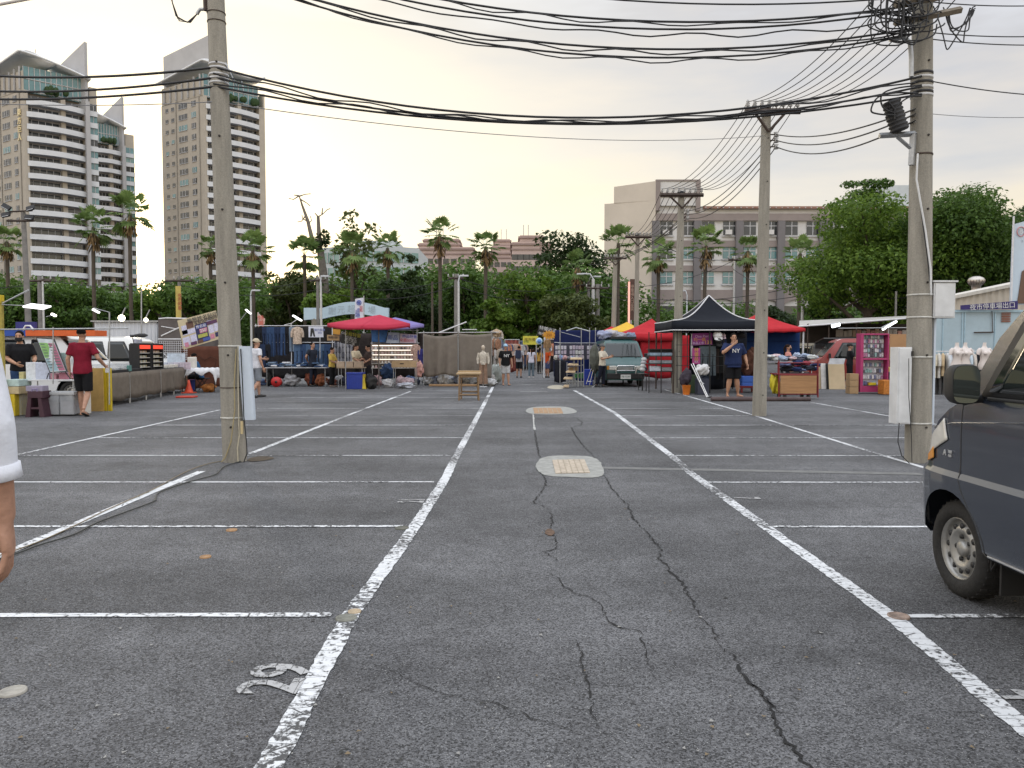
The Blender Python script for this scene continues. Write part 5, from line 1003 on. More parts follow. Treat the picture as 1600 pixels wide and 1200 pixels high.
    if cap is not None:
        cm = M(cap, .8, 0, .15, 20, .3); o = hshape('hat', cm, 1.17, .012, .012); c = MB(); c.grid(lambda u, v: hd((.078*math.sin((u-.5)*math.pi*.95), -.075*math.cos((u-.5)*math.pi*.95)-.012-.085*v*math.cos((u-.5)*2.4), 1.668-.02*v)), 12, 4); b = c.build('brim', cm, o, solid=.006)
    if mask is not None:
        c = MB(); c.grid(lambda u, v: hd((.070*math.sin((u-.5)*2.6), -.012-.108*math.cos((u-.5)*2.3)*(1-.10*abs(v-.6)), 1.515+.085*v)), 12, 6); o = c.build('face_mask', M(mask, .8, 0, .1, 30, .2), t, solid=.005); o.scale = (s, s, s)
    for sd in (-1, 1): c = MB(); c.ell(hd((sd*.030, -.086, 1.620)), (.013, .008, .007), 8, 6); o = c.build('eye', EYE, t); o.scale = (s, s, s); c = MB(); c.tube([hd((sd*.016, -.093, 1.640)), hd((sd*.033, -.090, 1.646)), hd((sd*.050, -.078, 1.641))], .0035, 5); o = c.build('eyebrow', hm, t); o.scale = (s, s, s)
    if mask is None: c = MB(); c.ell(hd((0, -.092, 1.548)), (.022, .010, .006), 10, 6); o = c.build('mouth', LIP, t); o.scale = (s, s, s)
    t['_s'] = s; t['_h'] = 0; J['t'] = t; J['hd'] = hd; J['bend'] = bend; return J
def finish_people():
    for o, vx, it, fg in REMESH:
        r = o.modifiers.new('r', 'REMESH'); r.mode = 'VOXEL'; r.voxel_size = vx; r.use_smooth_shade = True; q = o.modifiers.new('s', 'SMOOTH'); q.factor = .5; q.iterations = it
    dg = bpy.context.evaluated_depsgraph_get(); dg.update()
    for o, vx, it, fg in REMESH:
        me = bpy.data.meshes.new_from_object(o.evaluated_get(dg)); mats = list(o.data.materials); o.modifiers.clear()
        if fg is not None:
            k = len(me.vertices); v = [tuple(p.co) for p in me.vertices]+fg.v; f = [tuple(p.vertices) for p in me.polygons]+[tuple(i+k for i in q) for q in fg.f]; me = bpy.data.meshes.new('body'); me.from_pydata(v, [], f)
        me.materials.clear(); [me.materials.append(x) for x in mats]; me.polygons.foreach_set('use_smooth', [True]*len(me.polygons)); me.polygons.foreach_set('material_index', [0]*len(me.polygons)); me.update(); o.data = me
    for o in bpy.data.objects:
        for k in ('_s', '_h'):
            if k in o: del o[k]
def at(px, row): p = G(px, row); return (p.x, p.y, 0)
def hgt(row_top, row_base): return (row_base-row_top)/(row_base-HZ)*H
WALK = {'Lknee': (.09, -.10, .49), 'Lank': (.09, -.12, .085), 'Ltoe': (.10, -.29, .04), 'Rknee': (-.09, .0, .48), 'Rank': (-.10, .24, .15), 'Rtoe': (-.11, .12, .03)}
def pz(*a): d = {}; [d.update(x) for x in a]; return d
p = person('person at the near left edge, white rolled sleeve and bare hand in view', (-1.622, 2.02, 0), R(183), 1.85, pz(WALK, {'Rel': (-.255, .045, 1.13), 'Rwr': (-.268, .02, .905), 'Rpalm': (.9, .35, .1)}), SKIN1, 'shirt', M((.66, .68, .74), .8, 0, .16, 9, .25, .15), 1.50, 'pants', (.03, .03, .04), shoes=(.03, .03, .03), voxel=.008)
c = MB(); e, w = p['Rel'], p['Rwr']; d = (w-e).normalized(); c.tube([e.lerp(w, .38), e.lerp(w, .40), e.lerp(w, .55), e.lerp(w, .565)], [.046, .054, .055, .045], 18); o = c.build('rolled_cuff', M((.66, .68, .74), .8, 0, .16, 9, .25, .15), p['t']); o.scale = (1.0756,)*3
p = person('person in a dark red shirt and black shorts walking past the menu board', at(131, 650), R(186), hgt(514, 649), pz(WALK, {'Rel': (-.31, .04, 1.14), 'Rwr': (-.36, -.16, .98), 'Lel': (.25, .06, 1.12), 'Lwr': (.24, .02, .88)}), SKIN1, 'shirt', (.19, .012, .028), .72, 'shorts', (.012, .012, .014), shoes=None, hem=.83)
c = MB(); w = p['Rwr']; c.cb(w+V((-.01, -.07, -.08)), (.035, .12, .10)); tag(c.build('phone', M((.6, .6, .62), .4), None), 'white phone held by the person in dark red', 'phone'); q = COL.objects[-1] if False else None
for k, sd in (('L', 1), ('R', -1)):
    heel, tip, fs, fd = p[k+'foot']; c = MB(); c.loft([[heel.lerp(tip, u)+fs*wd*math.cos(a)+V((0, 0, -.030+.012*math.sin(a))) for a in np.linspace(0, 6.283, 13)[:-1]] for u, wd in ((-.05, .02), (.1, .04), (.6, .047), (.95, .045), (1.06, .02))]); c.tube([heel.lerp(tip, .6)+fs*.045, heel.lerp(tip, .62)+V((0, 0, .035)), heel.lerp(tip, .6)-fs*.045], .014, 6); o = c.build('sandal', BLKP, p['t']); o.scale = (p['t'].get('_s', 1),)*3
p = person('person in black with a black face mask working behind the drink table', (XA(33, 17.8), 17.8, 0), R(42), 1.84, {'Lel': (.26, -.06, 1.14), 'Lwr': (.20, -.30, 1.06), 'Rel': (-.25, -.02, 1.13), 'Rwr': (-.12, -.26, 1.02)}, SKIN2, 'shirt', (.012, .012, .014), .8, 'pants', (.03, .06, .14), mask=(.012, .012, .013), shoes=(.5, .5, .5), fat=1.12, head=(-25, 8))
SEAT = {'pelvis': (0, .0, -.42), 'Lknee': (.12, -.42, .50), 'Lank': (.12, -.40, .09), 'Ltoe': (.13, -.57, .03), 'Rknee': (-.12, -.42, .50), 'Rank': (-.12, -.36, .09), 'Rtoe': (-.13, -.53, .03)}
p = person('person in a blue jacket seated at the white clothed table under the tilted banner', (XA(313, 26.4), 26.4, 0), R(-70), 1.72, pz(SEAT, {'Lel': (.24, -.14, .78), 'Lwr': (.16, -.34, .80), 'Rel': (-.24, -.12, .78), 'Rwr': (-.12, -.34, .80)}), SKIN1, 'jacket', (.03, .10, .22), 1.8, 'shorts', (.012, .012, .014), shoes=(.55, .5, .45), lean=(0, -.18), head=(-10, 20))
p = person('person in white shirt, grey shorts and straw cap striding behind the near left pole', at(402, 621), R(140), hgt(530, 622), pz(WALK, {'Lel': (.28, -.12, 1.16), 'Lwr': (.24, -.36, 1.14)}), SKIN1, 'shirt', (.62, .63, .68), .6, 'shorts', (.20, .22, .25), cap=(.45, .38, .28), shoes=(.03, .03, .03))
p = person('person in a navy shirt and dark jeans standing with hands behind before the jeans racks', at(489, 604), R(60), hgt(535, 605), {'Rel': (-.28, .08, 1.16), 'Rwr': (-.12, .17, 1.02), 'Lel': (.27, .08, 1.15), 'Lwr': (.10, .18, 1.0)}, SKIN1, 'shirt', (.022, .026, .04), .6, 'pants', (.018, .022, .035), shoes=(.02, .02, .02))
p = person('person in a yellow top and black trousers browsing the sandal display', at(519, 605), R(75), hgt(543, 606), {'Lel': (.22, -.10, 1.14), 'Lwr': (.10, -.28, 1.08), 'Rel': (-.22, -.08, 1.14), 'Rwr': (-.08, -.26, 1.05)}, SKIN1, 'shirt', (.55, .40, .10), .9, 'pants', (.012, .012, .014), shoes=(.1, .08, .07), head=(0, 18), hcol=(.02, .012, .01))
p = person('person with long brown hair and a cream top serving behind the tray table', (XA(556, 30), 30.0, 0), R(60), 1.62, {'Lwr': (.2, -.32, 1.05), 'Lel': (.22, -.12, 1.14), 'Rwr': (-.16, -.30, 1.02), 'Rel': (-.22, -.1, 1.13)}, SKIN1, 'shirt', (.58, .50, .36), .9, 'pants', (.03, .03, .03), 'long', (.06, .03, .02), shoes=(.1, .1, .1), head=(20, 15))
p = person('person in a dark brown shirt paying at the tray table beside the black bag', at(576, 603), R(-62), hgt(539, 603), {'Rel': (-.24, -.12, 1.12), 'Rwr': (-.18, -.36, 1.10), 'Lel': (.23, .0, 1.12), 'Lwr': (.2, -.2, 1.0)}, SKIN1, 'shirt', (.06, .042, .038), .85, 'pants', (.02, .02, .024), shoes=(.02, .02, .02), hem=.82, head=(0, 14))
p = person('person in a lettered black shirt, pale blue cap and grey shorts in the lane', at(790, 602), R(15), hgt(538, 603), {'Lknee': (.09, -.08, .49), 'Lank': (.09, -.14, .085), 'Ltoe': (.10, -.31, .04)}, SKIN2, 'shirt', (.012, .012, .013), .85, 'shorts', (.42, .42, .42), cap=(.30, .45, .58), shoes=None, fat=1.12, hem=.82); LOGO1 = p
p = person('person with a navy shoulder bag and black shorts seen from behind in the lane', at(811, 590), R(172), hgt(541, 590), None, SKIN2, 'shirt', (.42, .42, .45), .7, 'shorts', (.014, .014, .016), shoes=(.03, .03, .03)); c = MB(); c.cb((.02, .17, 1.18), (.26, .14, .42)); bg = c.build('shoulder_bag', M((.02, .028, .06), .8), None, p['t'].location, p['t'].rotation_euler.z); tag(bg, 'navy bag worn on the back of the person in black shorts in the lane', 'bag')
p = person('person with a long ponytail, white top and grey jeans seen from behind in the lane', at(830, 590.5), R(186), hgt(543, 591), None, SKIN1, 'shirt', (.62, .60, .68), .35, 'pants', (.13, .17, .20), 'tail', shoes=(.5, .5, .5))
p = person('person in an orange shirt and blue shorts at the mouth of the lane', at(855, 590), R(-60), hgt(541, 590), {'Rel': (-.23, -.1, 1.13), 'Rwr': (-.15, -.3, 1.1)}, SKIN1, 'shirt', (.55, .085, .02), .75, 'shorts', (.06, .08, .17), shoes=(.02, .02, .02), hem=.80)
p = person('person in a mustard top half hidden beside the ponytailed person', at(843, 584), R(150), hgt(545, 584), None, SKIN1, 'shirt', (.42, .25, .06), .9, 'pants', (.03, .03, .03), 'long', shoes=(.1, .1, .1))
for i, (px, row, rz, tc, bc, cp, lb) in enumerate(((803, 579, 20, (.28, .20, .16), (.05, .05, .06), None, 'far person in a brown top at the lane end left of the yellow sign'), (820, 577, 170, (.45, .46, .47), (.08, .09, .11), (.7, .7, .7), 'far person with a white cap below the yellow sign'), (836, 575, 0, (.06, .09, .2), (.03, .03, .03), None, 'far person in dark blue below the blue round sign'), (849, 580, 190, (.05, .05, .05), (.03, .03, .03), None, 'far person in black beside the orange shirt'), (797, 574, 160, (.5, .45, .42), (.1, .1, .12), None, 'far person in a pale top behind the hanging clothes'), (827, 573, 10, (.4, .12, .12), (.02, .02, .03), None, 'farthest person in a red top at the lane end'))):
    person(lb, at(px, row), R(rz), rnd(1.6, 1.72), None, SKIN2, 'shirt', tc, .7, 'pants', bc, cap=cp, shoes=(.05, .05, .05), voxel=.016)
p = person('person in a cream shirt holding something small in front of the green van', at(941, 605), R(55), hgt(538, 605), {'Lel': (.24, -.12, 1.16), 'Lwr': (.14, -.34, 1.24), 'Rel': (-.23, -.1, 1.13), 'Rwr': (-.06, -.34, 1.2), 'Rknee': (-.10, .06, .48), 'Rank': (-.10, .22, .09), 'Rtoe': (-.11, .06, .03)}, SKIN2, 'shirt', (.62, .56, .46), .8, 'pants', (.016, .018, .03), shoes=(.03, .03, .03), cap=(.10, .10, .10))
p = person('big person in a lettered navy shirt, hand raised to the mouth, by the black tent', at(1145, 620), R(4), hgt(521, 621), {'Rel': (-.36, -.20, 1.20), 'Rwr': (-.10, -.25, 1.42), 'Rpalm': (.3, .9, .2), 'Lel': (.335, .04, 1.12), 'Lwr': (.36, -.06, .89), 'Lank': (.15, .02, .085), 'Ltoe': (.2, -.14, .03), 'Rank': (-.15, .02, .085), 'Rtoe': (-.19, -.14, .03)}, SKIN2, 'shirt', (.016, .026, .075), .85, 'shorts', (.010, .010, .012), shoes=None, fat=1.33, hem=.80, head=(-8, 6)); LOGO2 = p
p = person('person in a pink top and black mask standing behind the piled clothes cart', (XA(1231, 25.4), 25.4, 0), R(62), 1.58, None, SKIN1, 'shirt', (.60, .26, .22), .5, 'pants', (.03, .03, .04), 'tail', (.025, .015, .012), mask=(.015, .015, .016), shoes=(.1, .1, .1))
p = person('person in black with a black cap tending the pink display cabinet', at(1327, 604), R(80), hgt(537, 605), {'Lel': (.22, -.16, 1.14), 'Lwr': (.16, -.38, 1.10), 'Rel': (-.22, -.14, 1.14), 'Rwr': (-.12, -.38, 1.12), 'Rank': (-.1, .2, .085), 'Rtoe': (-.11, .04, .03)}, SKIN1, 'shirt', (.014, .014, .017), .8, 'shorts', (.012, .012, .014), shoes=(.45, .38, .34), cap=(.015, .015, .016))
LOGOM = M((.72, .72, .72), .8)
for q, sz, y, dz in ((LOGO1, .17, -.155, 1.24), (LOGO2, .17, -.215, 1.25)): text('NY', sz, LOGOM, q['t'], V((0, y, dz*q['t'].get('_s', 1))), name='shirt_letters', ext=.004)
ph = [o for o in bpy.data.objects if o.name == 'phone'][0]; rm = [o for o in bpy.data.objects if o.get('label', '').startswith('person in a dark red')][0]; ph.location = rm.location; ph.rotation_euler = rm.rotation_euler; ph.scale = (rm['_s'],)*3
# ------------------------------------------------------------------ stall helpers
class St:
    """a thing standing Y metres ahead; q() gives the local point seen at a photo pixel, dy metres behind that plane"""
    def __init__(s, name, label, cat, px, Y, group=None): s.Y = Y; s.o = V((XA(px, Y), Y, 0)); s.t = thing(name, label, cat, s.o, 0, group)
    def q(s, px, py, dy=0.0): return P(px, py, s.Y+dy)-s.o
    def x(s, px, dy=0.0): return XA(px, s.Y+dy)-s.o.x
    def z(s, py, dy=0.0): return ZA(py, s.Y+dy)
    def box(s, name, mat, px0, px1, py0, py1, dy0=0.0, dy1=.3, bev=0, parent=None):
        m = MB(); z0 = max(.004, s.z(py1, dy0)) if py1 > HZ else s.z(py1, dy0); m.box(s.x(px0, dy0), s.x(px1, dy0), dy0, dy1, z0, s.z(py0, dy0)); return m.build(name, mat, parent or s.t, bev=bev)
    def rod(s, name, mat, pts, r=.016, parent=None, n=6): m = MB(); m.tube([s.q(*p) for p in pts], r, n); return m.build(name, mat, parent or s.t)
def one(name, label, cat, mat, fn, group=None, **k): m = MB(); fn(m); return tag(m.build(name, mat, **k), label, cat, group)
def boxat(name, label, cat, mat, px0, px1, py0, py1, Y, d=.3, bev=.004, group=None, floor=False):
    m = MB(); x0, x1 = XA(px0, Y), XA(px1, Y); z0 = 0.003 if floor else ZA(py1, Y); z1 = ZA(py0, Y); o = V(((x0+x1)/2, Y, z0)); m.box(x0-o.x, x1-o.x, 0, d, 0, z1-z0); return tag(m.build(name, mat, None, o, bev=bev), label, cat, group)
def sheet(name, mat, parent, a, b, z0, z1, amp=.04, waves=5, nu=26, nv=9, sag_=0.0, seed=0):
    """hanging cloth between two local points, with folds that deepen downwards and an uneven hem"""
    rg = random.Random(seed); ph = [rg.uniform(0, 6) for _ in range(4)]; a, b = V((a[0], a[1], 0)), V((b[0], b[1], 0)); d = (b-a).normalized(); n = V((-d.y, d.x, 0)); m = MB()
    def fn(u, v):
        w = amp*((.35+.65*v)*math.sin(u*waves*2*math.pi+ph[0]+.6*math.sin(v*3+ph[1]))+.5*math.sin(u*waves*4.7+ph[2]+v*2)); zb = z0+.05*math.sin(u*7+ph[3])*min(1, amp*25)
        return a.lerp(b, u)+n*w+V((0, 0, z1+(zb-z1)*v-sag_*math.sin(math.pi*u)*(1-v)))
    m.grid(fn, nu, nv); return m.build(name, mat, parent, solid=.006)
def table(label, px0, px1, pyt, Y, d=.7, mat=None, leg=None, name='folding_table', group=None):
    s = St(name, label, 'table', (px0+px1)/2, Y, group); z = s.z(pyt); x0, x1 = s.x(px0), s.x(px1); m = MB(); m.box(x0, x1, 0, d, z-.035, z); m.build('table_top', mat or WBOX, s.t, bev=.008)
    for x in (x0+.06, x1-.06):
        for y in (.06, d-.06): m = MB(); m.tube([(x, y, .003), (x, y, z-.035)], .014, 6); m.build('leg', leg or GALV, s.t)
    return s
def rack(label, px0, px1, Y, rails, yt, mat=None, name='clothes_rack', mids=(), r=.016, d=0):
    s = St(name, label, 'rack', (px0+px1)/2, Y)
    for px in (px0, px1)+tuple(mids): m = MB(); m.tube([(s.x(px), 0, .003), (s.x(px), 0, s.z(yt))], r, 7); m.build('post', mat or GALV, s.t)
    for py in rails: s.rod('rail', mat or GALV, [(px0-3, py), (px1+3, py)], r)
    return s
def jeans_mesh(mat, L_=1.0, w=.2, seed=0):
    rg = random.Random(seed); m = MB(); t = .035
    m.loft([oval((0, 0, 0), w*.95, t, 12), oval((0, 0, -.10), w*1.05, t*1.3, 12), oval((0, 0, -.26), w*1.1, t*1.5, 12)])
    for sd in (-1, 1): m.loft([oval((sd*w*.5, 0, -.2), w*.56, t*1.4, 10), oval((sd*w*.55, rg.uniform(-.02, .02), -.5*L_), w*.48, t*1.2, 10), oval((sd*w*.55+rg.uniform(-.03, .03), rg.uniform(-.03, .03), -L_), w*.40, t, 10)])
    return m.mesh('jeans', mat)
def shirt_mesh(mat, seed=0, w=.23, L_=.66):
    rg = random.Random(seed); m = MB(); m.loft([oval((0, 0, 0), .07, .03, 12), oval((0, 0, -.05), w, .045, 12), oval((0, 0, -.3), w*.9, .055, 12), oval((0, rg.uniform(-.02, .02), -L_), w*rg.uniform(.9, 1.05), .06, 12)])
    for sd in (-1, 1): m.tube([(sd*w*.8, 0, -.06), (sd*w*1.15, 0, -.22), (sd*w*1.2, 0, -.40)], [.055, .055, .05], 8)
    m.tube([(0, 0, 0), (0, 0, .06), (.02, 0, .09)], .005, 5); return m.mesh('shirt', mat)
def hang(me, name, label, cat, group, loc, rz=0, sc=1): o = bpy.data.objects.new(name, me); COL.objects.link(o); o.location = loc; o.rotation_euler = (0, 0, rz); o.scale = (sc,)*3; return tag(o, label, cat, group)
DEN = [cloth((.022, .035, .075)), cloth((.035, .065, .14)), cloth((.07, .12, .21)), cloth((.16, .21, .28)), cloth((.014, .015, .019))]
YEL = M((.58, .43, .02), .5, 0, .2, 6); BLUE = M((.02, .045, .30), .4, 0, .2, 6); CLEAR = M((.55, .58, .62), .15, 0, .15, 6, 0, .5, 0, (1, 1, 1), .42); CARD = M((.36, .24, .13), .85, 0, .2, 6, .1); OFFW = M((.60, .57, .52), .7, 0, .15, 6); ORNG = M((.60, .12, .02), .5, 0, .15, 6); REDP = M((.45, .02, .02), .4, 0, .15, 6); PALEW = cloth((.62, .62, .64), .15)
BULB = lamp_m((1, .86, .6), 14); TUBEW = lamp_m((.92, .97, 1), 4); LEDW = lamp_m((1, .93, .80), 4)
# ------------------------------------------------------------------ left: the drink stall
s = St('market_stall', 'yellow painted stall frame with a long top rail at the far left edge', 'stall', 5, 16.2)
s.box('post', M((.36, .29, .06), .6, .1, .35, 8), -1, 6, 470, 652, 0, .07); s.box('sign_box', YEL, -14, 4, 461, 474, -.02, .12, .005)
s.rod('rail', GALV, [(-20, 515), (200, 513)], .018); s.rod('post', GALV, [(83, 511), (83, 600)], .014); s.rod('brace', GALV, [(4, 474), (45, 453)], .016)
s.rod('post', GALV, [(171, 488), (171, 632)], .016); s.rod('lamp_arm', GALV, [(3, 476), (70, 479)], .010)
m = MB(); m.cb(s.q(58, 479), (.42, .30, .03), 0, Matrix.Rotation(.25, 3, 'X') @ Matrix.Rotation(.12, 3, 'Y')); m.build('lamp_panel', lamp_m((1, 1, 1), 1.2), s.t)
tb = table('white folding drink table with cups under the menu board', 26, 117, 593, 16.6, .7)
for i in range(2):
    b = St('storage_tub', ('clear plastic tub with a grey lid beside the brown step stool', 'clear plastic tub with a handle at the right end under the drink table')[i], 'tub', 78+25*i, 16.35); x0, x1 = 67+25*i, 91+23*i; b.box('tub', CLEAR, x0, x1, 617, 648, 0, .36, .02); b.box('lid', M((.4, .41, .42), .4), x0-1, x1+1, 612, 617, -.02, .38, .01); b.box('contents', cloth((.32, .30, .30), .6, 20), x0+2, x1-2, 628, 647, .02, .33)
b = St('step_stool', 'dark purple plastic step stool under the drink table', 'stool', 53, 16.1); PUR = M((.055, .022, .035), .5)
m = MB(); x0, x1, z = b.x(38), b.x(68), b.z(622); m.add([(x0, 0, .003), (x0+.10, 0, .003), (x0+.13, 0, z), (x0+.06, 0, z), (x0, .3, .003), (x0+.10, .3, .003), (x0+.13, .3, z), (x0+.06, .3, z)], [(0, 1, 2, 3), (7, 6, 5, 4), (0, 3, 7, 4), (1, 5, 6, 2), (3, 2, 6, 7)]); m.add([(x1, 0, .003), (x1-.10, 0, .003), (x1-.13, 0, z), (x1-.06, 0, z), (x1, .3, .003), (x1-.10, .3, .003), (x1-.13, .3, z), (x1-.06, .3, z)], [(3, 2, 1, 0), (4, 5, 6, 7), (4, 7, 3, 0), (2, 6, 5, 1), (7, 6, 2, 3)]); m.box(x0+.05, x1-.05, .01, .29, z*.42, z*.52); m.build('stool_leg_frame', PUR, b.t)
b.box('seat', PUR, 42, 66, 611, 622, -.01, .31, .01); b.rod('handle', M((.2, .16, .3), .5), [(50, 612), (50, 608), (58, 608), (58, 612)], .012)
boxat('cash_box', 'lilac grey box sitting on the purple step stool', 'box', M((.30, .27, .36), .5), 40, 66, 603, 611, 16.15, .22)
boxat('crate', 'yellow plastic crate at the foot of the yellow stall frame', 'crate', YEL, 6, 22, 616, 651, 16.3, .5, .015, None, True); 
for i, (y0, y1, c, lb) in enumerate(((593, 604, (.45, .58, .56), 'pale green clear box topmost of the pile above the yellow crate'), (604, 616, (.52, .42, .25), 'clear box with tan contents directly on the yellow crate'))): boxat('storage_box', lb, 'box', M(c, .3, 0, .3, 9, 0, .5), 6, 29, y0, y1-.4, 16.3, .45, .01)
boxat('storage_box', 'clear box of cups right of the yellow crate', 'box', CLEAR, 23, 32, 604, 650, 16.45, .4, .01, None, True)
boxat('carton', 'white carton with a dark panel beside the clear tubs', 'carton', OFFW, 111, 126, 608, 650, 16.7, .4, .006, None, True)
for i, (x0, x1, y0, c, lb) in enumerate(((41, 56, 566, (.66, .68, .72), 'pale box of stacked cups at the left on the drink table'), (56, 77, 567, (.50, .54, .66), 'bluish clear cup dispenser in the middle of the drink table'), (79, 88, 583, (.55, .28, .34), 'small pink packet below the menu board'), (92, 106, 582, (.50, .2, .28), 'rosy packet stack at the right end of the drink table'), (30, 37, 581, (.48, .42, .2), 'yellow cup at the left corner of the drink table'))): boxat('cup_box' if i < 2 else 'packet', lb, 'box', M(c, .35, 0, .25, 14), x0, x1, y0, 592.6, 16.75, .25, .006)
b = St('menu_board', 'leaning menu board printed green and pink on a black easel', 'menu board', 82, 16.7); c4 = [b.q(56, 527, .25), b.q(84, 529, .2), b.q(105, 581, -.1), b.q(78, 583, -.1)]
m = MB(); m.add(c4+[p+V((0, .03, 0)) for p in c4], [(3, 2, 1, 0), (4, 5, 6, 7), (0, 1, 5, 4), (1, 2, 6, 5), (2, 3, 7, 6), (3, 0, 4, 7)]); m.build('board', BLKP, b.t)
def bil(c, u, v, off=.006): return c[0].lerp(c[1], u).lerp(c[3].lerp(c[2], u), v)+V((0, -off, 0))
def cell(m, c, u0, u1, v0, v1, off=.006, mi=0): m.add([bil(c, u0, v1, off), bil(c, u1, v1, off), bil(c, u1, v0, off), bil(c, u0, v0, off)], [(0, 1, 2, 3)], mi)
m = MB(); cell(m, c4, .05, .95, .03, .97, .004, 0); cell(m, c4, .07, .55, .15, .58, .007, 1); cell(m, c4, .58, .93, .15, .95, .007, 2); cell(m, c4, .07, .55, .60, .95, .007, 3)
for r in range(9):
    for k in range(2): cell(m, c4, .12+.44*k, .36+.50*k, .18+.083*r, .205+.083*r, .010, 4)
m.build('menu_sheet', [M((.46, .50, .52), .4), M((.18, .36, .10), .5), M((.32, .10, .16), .5), M((.22, .32, .36), .5), M((.08, .10, .09), .5)], b.t)
m = MB(); m.tube([b.q(76, 583, -.05), b.q(73, 592, -.1)], .012, 5); m.tube([b.q(102, 581, -.05), b.q(110, 592, -.1)], .012, 5); m.tube([b.q(86, 583, .2), b.q(86, 592, .2)], .012, 5); m.build('easel', BLKP, b.t)
boxat('notice_card', 'pale green card standing right of the menu board', 'card', M((.42, .58, .55), .5), 95, 108, 551, 589, 16.95, .02)
b = St('roof_banner', 'orange and blue banner lying along the roof of the front white van', 'banner', 60, 20.0); m = MB(); m.X = None
b.box('cloth', M((.62, .12, .03), .7, 0, .15, 5, .2), 42, 150, 516, 525, 0, .6); b.box('blue_end', M((.03, .08, .34), .7), -20, 42, 516, 525, 0, .6); b.box('signboard', M((.03, .03, .16), .6), 27, 58, 503, 516, .3, .38); m = MB(); m.tube([b.q(36, 516), b.q(40, 509), b.q(47, 509), b.q(53, 516)], .025, 6); m.build('white_emblem', PALEW, b.t)
for i, (px, py, yy, e) in enumerate(((84, 492, 17.5, 1), (150, 486, 17.5, 2))):
    s = St('clip_lamp', ('small warm clip lamp hanging above the menu board', 'white lamp with a paper shade on the rail post above the yellow boards')[i], 'lamp', px, yy); s.rod('arm', GALV, [(px-12, py+3), (px, py)] if i == 0 else [(px+21, py+2), (px-4, py-5)], .008); m = MB(); m.cb(s.q(px, py), (.10+.06*i, .07, .04), 0, Matrix.Rotation(.5, 3, 'Y')); m.build('lamp_shade', LEDW if i == 0 else lamp_m((1, 1, 1), 1.3), s.t)
boxat('plywood_sheet', 'sandy plywood panel standing behind the legs of the person in dark red', 'plywood', M((.42, .27, .09), .7, 0, .25, 5), 134, 161, 575, 636, 17.6, .03, 0, None, True)
for i in range(2): boxat('yellow_board', ('left of two tall yellow boards with hinges', 'right of two tall yellow boards with hinges')[i], 'board', YEL, 161+7*i, 166+7*i, 575, 635, 17.7, .06, .004, None, True)
# ------------------------------------------------------------------ the long covered counter
near, far = V((XA(172, 19.0), 19.0, 0)), V((XA(289, 25.4), 25.4, 0)); cd = (far-near); L_ = cd.length; ang = math.atan2(cd.y, cd.x)
t = thing('display_counter', 'long counter skirted in brown grey cloth running away along the left side', 'counter', near, ang); CB = cloth((.165, .14, .115), .2, 4)
m = MB(); m.box(0, L_, 0, .9, .80, .84); m.build('counter_top', BLKP, t)
for i in range(5):
    a, b = L_*i/5, L_*(i+1)/5; sheet('cloth_panel', CB, t, (a+.012, -.03, 0), (b-.012, -.03, 0), .13, .83, .012, 1.5, 14, 5, 0, i)
for i in range(6): m = MB(); m.bar((L_*i/5, -.015, .003), (L_*i/5, -.015, .8), .03); m.bar((L_*i/5, .85, .003), (L_*i/5, .85, .8), .03); m.build('leg', GALV, t)
cp = lambda u, v, z=.845: near+cd.normalized()*u+V((-math.sin(ang), math.cos(ang), 0))*v+V((0, 0, z))
def onc(name, label, cat, mat, u0, u1, v0, v1, z0, z1, bev=.004): m = MB(); m.box(0, u1-u0, 0, v1-v0, 0, z1-z0); return tag(m.build(name, mat, None, cp(u0, v0, z0), ang, bev=bev), label, cat)
c = thing('glass_case', 'low glass display case of trinkets on the near end of the counter', 'display case', cp(.15, .12), ang); m = MB(); m.box(0, 1.6, 0, .55, 0, .20); m.build('glass', CLEAR, c); m = MB(); [m.cb((.1+.12*i, .15+.25*(i % 2), .03), (.07, .07, rnd(.03, .12)), i % 3) for i in range(13)]; m.build('trinkets', [M((.4, .34, .25), .4), M((.12, .12, .13), .4), M((.5, .5, .48), .4)], c)
onc('cash_screen', 'small teal screen beside the glass case on the counter', 'screen', M((.10, .24, .22), .3), 1.3, 1.5, -.01, .05, .845, 1.0)
onc('black_tray', 'black tray along the counter front under the small screen', 'tray', BLKP, .1, 2.3, .0, .1, .842, .90)
for i in range(2):
    u0 = 2.5+1.15*i; c = thing('display_cabinet', ('left of two black open display cabinets with a red lit header on the counter', 'right of two black open display cabinets with a red lit header on the counter')[i], 'cabinet', cp(u0, .12), ang); m = MB(); w, hh = 1.02, .72
    m.box(0, w, .24, .27, 0, hh); m.box(0, .05, 0, .24, 0, hh); m.box(w-.05, w, 0, .24, 0, hh); m.box(0, w, 0, .24, hh, hh+.03); m.build('case', BLKP, c); m = MB(); m.box(.06, w-.06, .0, .03, hh-.13, hh-.02); m.build('header', lamp_m((.75, .06, .03), .9), c)
    for k in range(4): m = MB(); m.box(.05, w-.05, .02, .235, .06+.135*k, .075+.135*k); sh = m.build('shelf', OFFW, c); m = MB(); [m.cb((.12+.09*j, .12, .105+.135*k), (.06, .08, .05), j % 3) for j in range(9)]; m.build('goods', [OFFW, M((.35, .42, .36), .5), M((.45, .35, .2), .5)], sh)
for k in range(9): onc('price_card', 'small white price card lying on the far part of the counter', 'card', OFFW, 4.75+.17*k, 4.87+.17*k, rnd(.05, .3), rnd(.32, .5), .843, rnd(.87, .95))['group'] = 'price cards on the counter'
